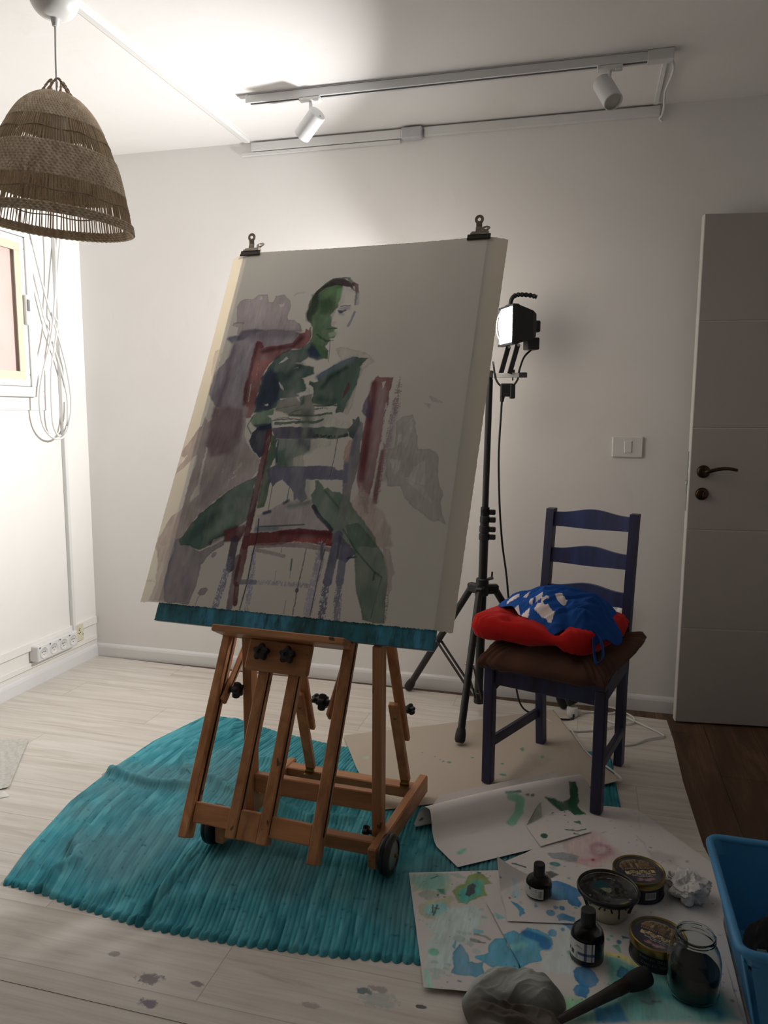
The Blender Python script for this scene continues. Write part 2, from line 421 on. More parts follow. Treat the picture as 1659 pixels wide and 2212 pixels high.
MB().tube(smooth_path([(2.085, -0.25, 1.49), (2.090, -0.262, 1.465), (2.096, -0.266, 1.43), (2.108, -0.266, 1.405), (2.122, -0.264, 1.392)], 6), 0.0042, 8).build('lamp_cable', M_black, T, True)
# column
px = lambda z: (2.0625+0.010*(z-0.55)/0.85, HY, z)
MB().tube([px(0.07), px(0.90)], 0.0185, 20).build('lower_tube', M_blackm, T, True, auto=0.6)
MB().tube([px(0.84), px(1.42)], 0.0135, 20).build('upper_tube', M_blackm, T, True, auto=0.6)
for z, r in ((0.776, 0.0225), (0.808, 0.0215), (0.848, 0.0205), (0.880, 0.0185)):
    c = MB().cyl((*px(z-0.014)[:2], z-0.014), (*px(z+0.014)[:2], z+0.014), r, 20, 0.002).build('collar', M_black, T, True, auto=0.6)
    MB().box((px(z)[0]+r+0.012, HY-0.004, z), (0.026, 0.014, 0.022), None, 0.003).cyl((px(z)[0]+r+0.014, HY-0.004, z), (px(z)[0]+r+0.014, HY-0.016, z), 0.004, 8).build('clamp_screw', M_black, c)
hub = MB().cyl((HX, HY, 0.525), (HX, HY, 0.60), 0.027, 24, 0.004).build('hub', M_black, T, True, auto=0.6)
MB().cyl((HX+0.02, HY-0.01, 0.598), (HX+0.046, HY-0.014, 0.606), 0.006, 10).cyl((HX+0.04, HY-0.014, 0.604), (HX+0.042, HY-0.014, 0.632), 0.004, 8).build('hub_screw', M_black, hub)
feet = [(2.034, -0.597), (1.703, -0.060), (2.414, -0.085)]
low = MB().cyl((HX-0.002, HY, 0.055), (HX-0.002, HY, 0.105), 0.024, 20, 0.003).build('lower_spider', M_black, T, True, auto=0.6)
for (fx, fy) in feet:
    d = Vector((fx-HX, fy-HY, 0)).normalized(); s = Vector((-d.y, d.x, 0))
    a = Vector((HX, HY, 0.552))+d*0.055; b = Vector((fx, fy, 0.0280 if fy < -0.3 else 0.0152))
    MB().box(Vector((HX, HY, 0.552))+d*0.042, (0.055, 0.034, 0.040), Matrix((d, s, Vector((0, 0, 1)))).transposed(), 0.006).build('hub_lug', M_black, T)
    lg = MB().tube([a, b], 0.0150, 16).build('leg', M_blackm, T, True, auto=0.6)
    u = (b-a).normalized()
    MB().tube([b-u*0.050, b-u*0.030, b-u*0.006, b+u*0.004], [0.0165, 0.0205, 0.0210, 0.015], 16).build('rubber_foot', M_rubber, lg, True, auto=0.8)
    mid = a+(b-a)*0.50
    for q in (-0.013, 0.013):
        MB().bar(Vector((HX, HY, 0.085))+d*0.03+s*q, mid+s*q, 0.0035, 0.012, s, 0.0005).build('brace', M_black, T)
    MB().cyl(mid-s*0.020, mid+s*0.020, 0.005, 10).build('rivet', M_silver, T)
# mains lead hanging from the lamp to the floor
lead = [(2.125, -0.262, 1.332), (2.122, -0.262, 1.25), (2.118, -0.262, 1.13), (2.121, -0.255, 1.0), (2.128, -0.245, 0.87), (2.140, -0.235, 0.74), (2.158, -0.225, 0.62), (2.172, -0.225, 0.50), (2.19, -0.23, 0.38), (2.205, -0.22, 0.22), (2.215, -0.20, 0.10), (2.24, -0.19, 0.03), (2.29, -0.195, 0.007), (2.36, -0.215, 0.007), (2.42, -0.215, 0.007), (2.452, -0.195, 0.008), (2.45, -0.165, 0.03)]
MB().tube(smooth_path(lead, 6), 0.0042, 8).build('power_lead', M_black, T, True)
pl = MB().lathe([(0.0, 0), (0.022, 0), (0.024, 0.01), (0.024, 0.035), (0.018, 0.05), (0.006, 0.055)], (2.449, -0.150, 0.052), 20, (-0.45, 0.25, 0.85)).build('lead_plug', M_black, T, True)
# ---------------------------------------------------------------- pendant lamp with woven shade
M_straw = mat('seagrass', 'EEDCC4', 0.8, var=0.16, vs=70, stretch=(1, 1, 0.4), bump=0.5, bs=260, col2='C4AC90')
M_stake = mat('seagrass_stake', 'DAC4A6', 0.75, var=0.2, vs=40, stretch=(1, 1, 0.1), col2='A68E72')
M_rope = mat('seagrass_rope', 'B8A48C', 0.8, var=0.2, vs=80, bump=0.5, bs=300)
M_bulb = mat('opal_bulb', 'D9D8D2', 0.3, var=0.01)
PX, PY = 0.975, -1.4
P = thing('pendant_lamp', 'woven seagrass bell pendant lamp hanging from a white ceiling rose', 'lamp', (PX, PY, 2.17))
MB().lathe([(p.x, p.z) for p in smooth_path([(0.010, 0, 2.3715), (0.030, 0, 2.375), (0.050, 0, 2.388), (0.064, 0, 2.412), (0.071, 0, 2.445), (0.074, 0, 2.4995)], 6)], (0.981, PY, 0), 40, cap0=True).lathe([(0.006, 2.352), (0.0085, 2.353), (0.013, 2.374)], (0.981, PY, 0), 16, cap0=True).build('ceiling_rose', M_white, P, True)
MB().tube([(0.981, PY, 2.36), (0.978, PY, 2.28), (PX, PY, 2.14)], 0.0032, 8).build('cord', M_white, P, True)
MB().lathe([(0.014, 2.150), (0.020, 2.145), (0.021, 2.085), (0.019, 2.08)], (PX, PY, 0), 20, cap0=True).build('lamp_holder', M_white, P, True)
MB().lathe([(0.016, 2.085), (0.022, 2.07), (0.032, 2.045), (0.034, 2.03), (0.030, 2.012), (0.018, 1.999), (0.002, 1.995)], (PX, PY, 0), 24).build('bulb', M_bulb, P, True)
prof = smooth_path([(0.030, 0, 2.172), (0.058, 0, 2.164), (0.100, 0, 2.126), (0.136, 0, 2.068), (0.167, 0, 1.995), (0.190, 0, 1.925), (0.206, 0, 1.865), (0.216, 0, 1.815)], 24)
PR = [(p.x, p.z) for p in prof]
def rad(z):
    for i in range(len(PR)-1):
        if PR[i][1] >= z >= PR[i+1][1]:
            t = (PR[i][1]-z)/max(PR[i][1]-PR[i+1][1], 1e-9); return PR[i][0]+(PR[i+1][0]-PR[i][0])*t
    return PR[0][0] if z > PR[0][1] else PR[-1][0]
TL = Matrix.Rotation(math.radians(4.5), 3, 'Y'); PIV = Vector((PX, PY, 2.17))
def sh(r, a, z):
    return PIV+TL @ Vector((r*math.cos(a), r*math.sin(a), z-2.17))
NS = 148
def band(name, z0, z1, rows, thick=0.0018):
    nw = 84; nr = rows*4; nu = nw*6; G = []
    for side in (1, -1):
        rg = range(nr+1) if side == 1 else range(nr, -1, -1)
        for j in rg:
            z = z0+(z1-z0)*j/nr; r0 = rad(z); row = []
            for i in range(nu):
                a = 2*math.pi*i/nu; ph = math.pi*(i/3)
                s_ = math.sin(ph+math.pi*(j//4)); q = abs(math.sin(math.pi*(j/4)))**0.6
                wob = 0.0012*math.sin(7*a+z*40)
                row.append(sh(r0+wob+side*thick*(0.30+1.7*q*(0.5+0.5*s_*side)), a, z+0.0008*s_))
            G.append(row)
    return MB().grid(G, True).build(name, M_straw, P, True)
band('woven_crown', 2.172, 2.082, 13); band('woven_belt', 2.010, 1.914, 12); band('woven_rim', 1.842, 1.815, 4, 0.003)
mb = MB()
for i in range(NS):
    a0 = 2*math.pi*(i+0.3*random.uniform(-1, 1))/NS
    pts = []
    for z in (2.09, 2.05, 2.00, 1.92, 1.88, 1.84): pts.append(sh(rad(z)-0.0005, a0+random.uniform(-0.004, 0.004), z))
    mb.tube(pts, random.uniform(0.0015, 0.0023), 5, cap=False)
mb.build('stakes', M_stake, P, True, kind='stuff')
for z in (2.046, 1.878):
    MB().tube([sh(rad(z)+0.001+0.0008*math.sin(74*k), 2*math.pi*k/120, z+0.003*math.sin(9*math.pi*k/60)) for k in range(120)], 0.0019, 5, True).build('twining_cord', M_rope, P, True)
for k in range(3):
    a = 0.5+k*2.1; b = a+1.6
    p0, p1 = sh(0.045, a, 2.164), sh(0.045, b, 2.164); top = sh(0.016, (a+b)/2, 2.212)
    base = smooth_path([p0, p0*0.35+top*0.65+Vector((0, 0, 0.004)), top, p1*0.35+top*0.65+Vector((0, 0, 0.004)), p1], 10)
    mb = MB()
    for ph in (0, math.pi): mb.tube([q+Vector((0.0021*math.cos(i*0.9+ph), 0.0021*math.sin(i*0.9+ph), 0.0012*math.sin(i*0.9+ph))) for i, q in enumerate(base)], 0.0022, 6)
    mb.build('rope_loop', M_rope, P, True)

# ---------------------------------------------------------------- track and spotlights
TY = -0.482
K = thing('ceiling_track', 'white lighting track rail screwed along the ceiling', 'track', (1.9, TY, 2.5))
MB().box((1.88, TY, 2.4965), (1.48, 0.036, 0.006), None, 0.001).box((1.88, TY-0.0155, 2.482), (1.48, 0.005, 0.030), None, 0.001).box((1.88, TY+0.0155, 2.482), (1.48, 0.005, 0.030), None, 0.001).box((1.88, TY-0.0105, 2.469), (1.48, 0.006, 0.003)).box((1.88, TY+0.0105, 2.469), (1.48, 0.006, 0.003)).build('rail', M_whitem, K)
MB().box((1.88, TY, 2.485), (1.47, 0.024, 0.012)).build('contact_strip', M_dark, K)
MB().box((1.142, TY, 2.483), (0.012, 0.037, 0.033), None, 0.002).box((1.125, TY, 2.4965), (0.045, 0.030, 0.004)).build('end_cap', M_whitem, K)
MB().box((2.652, TY, 2.482), (0.085, 0.040, 0.036), None, 0.003).build('feed_box', M_white, K)
def spot(name, x, label, d, zc):
    s = thing(name, label, 'spotlight', (x, TY, 2.468), 'white spotlights on the ceiling track')
    d = Vector(d).normalized()
    MB().box((x, TY, 2.4605), (0.085, 0.034, 0.014), None, 0.003).box((x+0.028, TY-0.012, 2.451), (0.02, 0.014, 0.008), None, 0.002).build('adapter', M_white, s)
    c = Vector((x-0.004, TY, zc))
    MB().cyl((x, TY, 2.455), (x, TY, zc+0.030), 0.0065, 12).build('stem', M_whitem, s)
    a, b = c-d*0.056, c+d*0.056; R_ = 0.033
    h = MB().lathe([(0.0, 0), (R_-0.003, 0), (R_, 0.003), (R_, 0.111), (R_-0.0015, 0.112), (R_-0.004, 0.112), (R_-0.004, 0.102)], a, 36, d).build('spot_body', M_whitem, s, auto=0.6)
    MB().lathe([(0.0, 0.090), (0.012, 0.091), (0.022, 0.096), (R_-0.004, 0.102)], a, 32, d).build('reflector', M_silver, h, True)
    MB().lathe([(0.0, 0.1035), (0.010, 0.1045), (R_-0.0045, 0.1030)], a, 32, d).build('lens', mat(name+'_lens', 'CFCFC8', 0.25), h, True)
    e = Vector((-d.z, 0, d.x)).normalized()
    MB().cyl(a+e*0.014-d*0.0015, a+e*0.014+d*0.002, 0.0035, 10).build('switch', M_grey, h)
    return s
spot('track_spotlight', 1.398, 'left spotlight on the track, its grey back cap towards us', (-0.74, 0.40, -0.52), 2.372)
spot('track_spotlight', 2.488, 'right spotlight on the track, lens towards us', (0.33, -0.46, -0.72), 2.384)

# ---------------------------------------------------------------- cable trunking, boxes and cables at the ceiling
MB().box((0.930, -0.66, 2.492), (0.026, 1.24, 0.015), None, 0.002).box((0.930, -0.66, 2.4985), (0.040, 1.24, 0.003)).build('ceiling_trunking', M_white, None, loc=(0.93, -0.66, 2.5), label='white cable trunking running along the ceiling to the pendant lamp', cat='trunking')
MB().box((1.288, -0.010, 2.474), (0.70, 0.020, 0.036), None, 0.002).box((1.26, -0.007, 2.446), (0.745, 0.012, 0.014), None, 0.001).build('wall_trunking', M_white, None, loc=(1.28, 0, 2.47), label='short white cable trunking under the ceiling, left of the junction box', cat='trunking')
MB().box((2.215, -0.010, 2.474), (0.95, 0.020, 0.036), None, 0.002).build('wall_trunking', M_white, None, loc=(2.21, 0, 2.47), label='long white cable trunking under the ceiling, right of the junction box', cat='trunking')
jb = thing('junction_box', 'grey white junction box between two trunkings under the ceiling', 'junction box', (1.687, 0, 2.47))
MB().box((1.687, -0.019, 2.470), (0.092, 0.038, 0.046), None, 0.005).build('box', mat('junction_grey', 'C9CACC', 0.45), jb)
MB().tube([(1.64, -0.010, 2.478), (1.66, -0.012, 2.474)], 0.005, 8).build('cable_gland', M_white, jb)
pts = [(2.688, TY+0.01, 2.478), (2.700, TY+0.06, 2.470), (2.703, -0.30, 2.486), (2.694, -0.18, 2.482), (2.700, -0.07, 2.470), (2.697, -0.028, 2.452), (2.690, -0.012, 2.445), (2.70, -0.008, 2.434)]
MB().tube(smooth_path(pts, 6), 0.0045, 8).build('feed_cable', M_white, None, True, loc=(2.69, -0.02, 2.46), label='loose white cable from the right end of the track down to the wall', cat='cable')
MB().box((2.672, -0.245, 2.4945), (0.016, 0.42, 0.010), None, 0.001).build('feed_trunking', M_white, None, loc=(2.672, -0.245, 2.5), label='thin white trunking joining the track end to the wall', cat='trunking')

# ---------------------------------------------------------------- left wall: conduit, sockets, hanging cables
MB().box((0.010, -0.1965, 1.335), (0.020, 0.020, 2.33), None, 0.002).build('wall_conduit', M_white, None, loc=(0, -0.1965, 1.335), label='tall white cable conduit standing on the left wall', cat='conduit')
S = thing('power_socket_strip', 'white four gang socket strip on the left wall', 'socket', (0, -0.358, 0.163))
MB().box((0.024, -0.358, 0.163), (0.048, 0.285, 0.074), None, 0.004).build('socket_housing', M_white, S)
def arc(c, r, a0, a1, k=12): return [(c[0], c[1]+r*math.cos(a0+(a1-a0)*i/k), c[2]+r*math.sin(a0+(a1-a0)*i/k)) for i in range(k+1)]
for k in range(4):
    c = (0.048, -0.252-0.070*k, 0.163)
    s = MB().lathe([(0.0, 0.0005), (0.0235, 0.0005), (0.0245, 0.003), (0.0265, 0.003), (0.0275, 0)], c, 28, (1, 0, 0)).build('socket', M_white, S, True)
    mb = MB()
    for (a, b) in ((-0.009, 0.003), (0, 0.004), (0.009, 0.003), (0.0, -0.009)): mb.cyl((0.0480, c[1]+a, c[2]+b), (0.0492, c[1]+a, c[2]+b), 0.0024, 8)
    mb.build('socket_holes', M_dark, s, kind='stuff')
    MB().box((0.0485, c[1]-0.024, 0.191), (0.002, 0.008, 0.006), None, 0.0005).build('rating_mark', mat('blue_mark', '3E4E86', 0.5), s)
Q = thing('wall_socket', 'yellowed single wall socket beside the conduit on the left wall', 'socket', (0, -0.160, 0.170))
MB().box((0.007, -0.158, 0.168), (0.014, 0.072, 0.088), None, 0.003).build('cover_plate', mat('aged_plastic', 'E2DBC2', 0.5, var=0.03), Q)
mb = MB()
for (a, b) in ((-0.009, 0.0), (0, -0.004), (0.009, 0.0), (0.0, 0.014), (0.005, 0.020), (-0.03, -0.02), (0.028, -0.014)): mb.cyl((0.0138, -0.158+a, 0.168+b), (0.0152, -0.158+a, 0.168+b), 0.0026, 8)
mb.build('socket_holes', M_dark, Q, kind='stuff')
def wcable(name, pts, x, label, r=0.0048):
    p = smooth_path([(x+0.003*math.sin(i*0.6), a, b) for i, (a, b) in enumerate(pts)], 6)
    return MB().tube(p, r, 8).build(name, M_white, None, True, loc=(x, pts[0][0], pts[0][1]), label=label, cat='cable')
wcable('hanging_cable', [(-0.43, 2.16), (-0.417, 2.096), (-0.396, 1.992), (-0.355, 1.838), (-0.306, 1.68), (-0.229, 1.517), (-0.18, 1.366), (-0.178, 1.27), (-0.186, 1.21)], 0.026, 'white cable slanting from the window corner to the conduit', 0.0042)
wcable('hanging_cable', [(-0.42, 2.17), (-0.405, 2.099), (-0.369, 1.957), (-0.313, 1.783), (-0.251, 1.644), (-0.192, 1.476), (-0.170, 1.322), (-0.190, 1.211), (-0.255, 1.163), (-0.301, 1.202), (-0.312, 1.299), (-0.303, 1.47), (-0.276, 1.578), (-0.245, 1.687), (-0.261, 1.727), (-0.232, 1.899), (-0.182, 2.139), (-0.17, 2.2)], 0.042, 'white cable loop crossing in front of the conduit, the narrower loop')
wcable('hanging_cable', [(-0.26, 2.2), (-0.259, 2.122), (-0.261, 1.936), (-0.279, 1.788), (-0.317, 1.616), (-0.385, 1.445), (-0.410, 1.34), (-0.402, 1.236), (-0.361, 1.175), (-0.298, 1.152), (-0.24, 1.175), (-0.205, 1.256), (-0.196, 1.33)], 0.058, 'white cable loop hanging lowest and furthest left on the left wall')
# back wall switch and socket
s = thing('light_switch', 'white rocker light switch on the back wall', 'switch', (2.6275, 0, 1.147))
MB().box((2.6275, -0.006, 1.147), (0.125, 0.012, 0.088), None, 0.004).build('cover_plate', M_white, s)
MB().box((2.630, -0.0135, 1.147), (0.030, 0.006, 0.050), None, 0.002).build('rocker', M_white, s)
s = thing('wall_socket', 'white wall socket low on the back wall behind the blue chair', 'socket', (2.600, 0, 0.44))
MB().box((2.600, -0.006, 0.443), (0.125, 0.012, 0.085), None, 0.004).build('cover_plate', M_white, s)
mb = MB()
for (a, b) in ((-0.012, 0.0), (0.0, -0.004), (0.012, 0.0)): mb.cyl((2.575+a, -0.0118, 0.443+b), (2.575+a, -0.0132, 0.443+b), 0.003, 8)
mb.build('socket_holes', M_dark, s, kind='stuff')
# ---------------------------------------------------------------- vinyl sheets on the floor
def vinyl_mat(name, stains):
    m = NT(name)
    tc = m.n('ShaderNodeTexCoord'); sp = m.n('ShaderNodeSeparateXYZ'); m.l(tc.outputs['Object'], sp.inputs[0])
    row = m.math('FLOOR', m.math('DIVIDE', sp.outputs[1], 0.183))
    off = m.math('MULTIPLY', m.math('FRACT', m.math('MULTIPLY', row, 0.3819)), 1.4)
    col = m.math('FLOOR', m.math('DIVIDE', m.math('ADD', sp.outputs[0], off), 1.4))
    cid = m.n('ShaderNodeCombineXYZ'); m.l(col, cid.inputs[0]); m.l(row, cid.inputs[1])
    wn = m.n('ShaderNodeTexWhiteNoise', noise_dimensions='2D'); m.l(cid.outputs[0], wn.inputs['Vector'])
    # grain, shifted per printed plank
    mp = m.n('ShaderNodeMapping'); mp.inputs['Scale'].default_value = (0.9, 11, 1); m.l(tc.outputs['Object'], mp.inputs[0])
    sh_ = m.n('ShaderNodeVectorMath', operation='MULTIPLY_ADD'); m.l(wn.outputs['Color'], sh_.inputs[0]); sh_.inputs[1].default_value = (9, 9, 9); m.l(mp.outputs[0], sh_.inputs[2])
    g = m.n('ShaderNodeTexNoise'); g.inputs['Scale'].default_value = 2.4; g.inputs['Detail'].default_value = 6; g.inputs['Roughness'].default_value = 0.6; g.inputs['Distortion'].default_value = 1.1; m.l(sh_.outputs[0], g.inputs['Vector'])
    mp2 = m.n('ShaderNodeVectorMath', operation='MULTIPLY'); mp2.inputs[1].default_value = (1.0, 4.5, 1); m.l(sh_.outputs[0], mp2.inputs[0])
    g2 = m.n('ShaderNodeTexNoise'); g2.inputs['Scale'].default_value = 4; g2.inputs['Detail'].default_value = 3; m.l(mp2.outputs[0], g2.inputs['Vector'])
    wv = m.n('ShaderNodeTexWave', wave_type='BANDS', bands_direction='Y'); wv.inputs['Scale'].default_value = 0.55; wv.inputs['Distortion'].default_value = 7; wv.inputs['Detail'].default_value = 3; wv.inputs['Detail Scale'].default_value = 0.7; m.l(sh_.outputs[0], wv.inputs['Vector'])
    c = m.ramp(g.outputs['Fac'], [(0.24, lin('C6BCB0')), (0.42, lin('DCD5CB')), (0.6, lin('E8E2DA'))])
    c = m.mix(m.math('MULTIPLY', m.ramp(wv.outputs['Fac'], [(0.55, 0.0), (0.95, 1.0)]), 0.16), c, lin('BFB4A7'))
    c = m.mix(m.math('MULTIPLY', m.ramp(g2.outputs['Fac'], [(0.52, 0.0), (0.70, 1.0)]), 0.17), c, lin('A99C8E'))
    c = m.mix(m.math('MULTIPLY', wn.outputs['Value'], 0.16), c, lin('B9ADA0'))
    fy = m.math('FRACT', m.math('DIVIDE', sp.outputs[1], 0.183)); fx = m.math('FRACT', m.math('DIVIDE', m.math('ADD', sp.outputs[0], off), 1.4))
    seam = m.math('MAXIMUM', m.math('LESS_THAN', fy, 0.016), m.math('LESS_THAN', fx, 0.0022))
    c = m.mix(m.math('MULTIPLY', seam, 0.4), c, lin('8B7F71'))
    dust = m.ramp(m.noise(55, (1, 1, 1), 5, 0.75), [(0.70, 0.0), (0.73, 1.0)])
    c = m.mix(m.math('MULTIPLY', dust, 0.35), c, lin('7E7469'))
    for (x, y, r, asp, hexc, op) in stains:
        mv = m.n('ShaderNodeMapping', vector_type='TEXTURE'); mv.inputs['Location'].default_value = (x, y, 0); mv.inputs['Scale'].default_value = (r*asp, r, 1)
        m.l(tc.outputs['Object'], mv.inputs[0])
        ln = m.n('ShaderNodeVectorMath', operation='LENGTH'); m.l(mv.outputs[0], ln.inputs[0])
        d = m.math('ADD', ln.outputs['Value'], m.math('MULTIPLY', m.math('SUBTRACT', m.noise(48 if r < 0.1 else 14, (1, 1, 1), 4, 0.7), 0.5), 2.2))
        c = m.mix(m.math('MULTIPLY', m.ramp(d, [(0.62, 1.0), (0.95, 0.0)]), op), c, lin(hexc))
    m.base(c); m.bump(g2.outputs['Fac'], 0.06, 0.0008); m.set(0.42, 0, 0.35); return m.m
def slab_mesh(poly, z0, z1): return MB().prism(poly, z0, z1)
VZ = 0.0025
STAINS_A = [(1.55, -1.98, 0.022, 1.5, '5A4B5C', 0.75), (1.66, -1.965, 0.010, 2.2, '6A5A68', 0.7), (1.585, -2.045, 0.016, 1.6, '5B4D72', 0.8), (2.03, -1.885, 0.012, 2.0, '2F5A6C', 0.8), (2.06, -1.87, 0.012, 2.2, '8A7C74', 0.6), (1.93, -1.955, 0.010, 2.6, '7A6C66', 0.5), (2.165, -1.895, 0.007, 2.0, '33383C', 0.9), (2.07, -1.90, 0.03, 1.6, '8FA9A6', 0.4), (1.42, -1.93, 0.010, 1.8, '6C6268', 0.6)]
STAINS_B = [(2.08, -2.115, 0.03, 2.0, '9BB5A8', 0.5), (1.86, -2.10, 0.012, 2.5, '8A7D74', 0.5)]
back = [(0.014, -0.016), (0.40, -0.030), (0.743, -0.040), (1.373, -0.036), (2.065, -0.052), (2.834, -0.095)]
right = [(2.841, -0.297), (2.837, -0.652), (2.843, -0.875), (2.849, -1.065), (2.866, -1.181), (2.878, -1.421), (2.90, -2.0717)]
slab_mesh(list(reversed(back+right+[(0.014, -2.0717)])), 0.0, VZ).build('vinyl_sheet', vinyl_mat('pale_wood_vinyl', STAINS_A), None, loc=(0, 0, 0), label='pale wood print vinyl sheet covering the dark floor up to the back wall', cat='floor covering')
slab_mesh(list(reversed([(0.014, -2.0735), (2.90, -2.0735), (2.93, -4.28), (0.014, -4.28)])), 0.0, VZ).build('vinyl_sheet', vinyl_mat('pale_wood_vinyl_front', STAINS_B), None, loc=(0, -0.063, 0), label='pale wood print vinyl sheet in the left foreground beyond the dark seam', cat='floor covering')
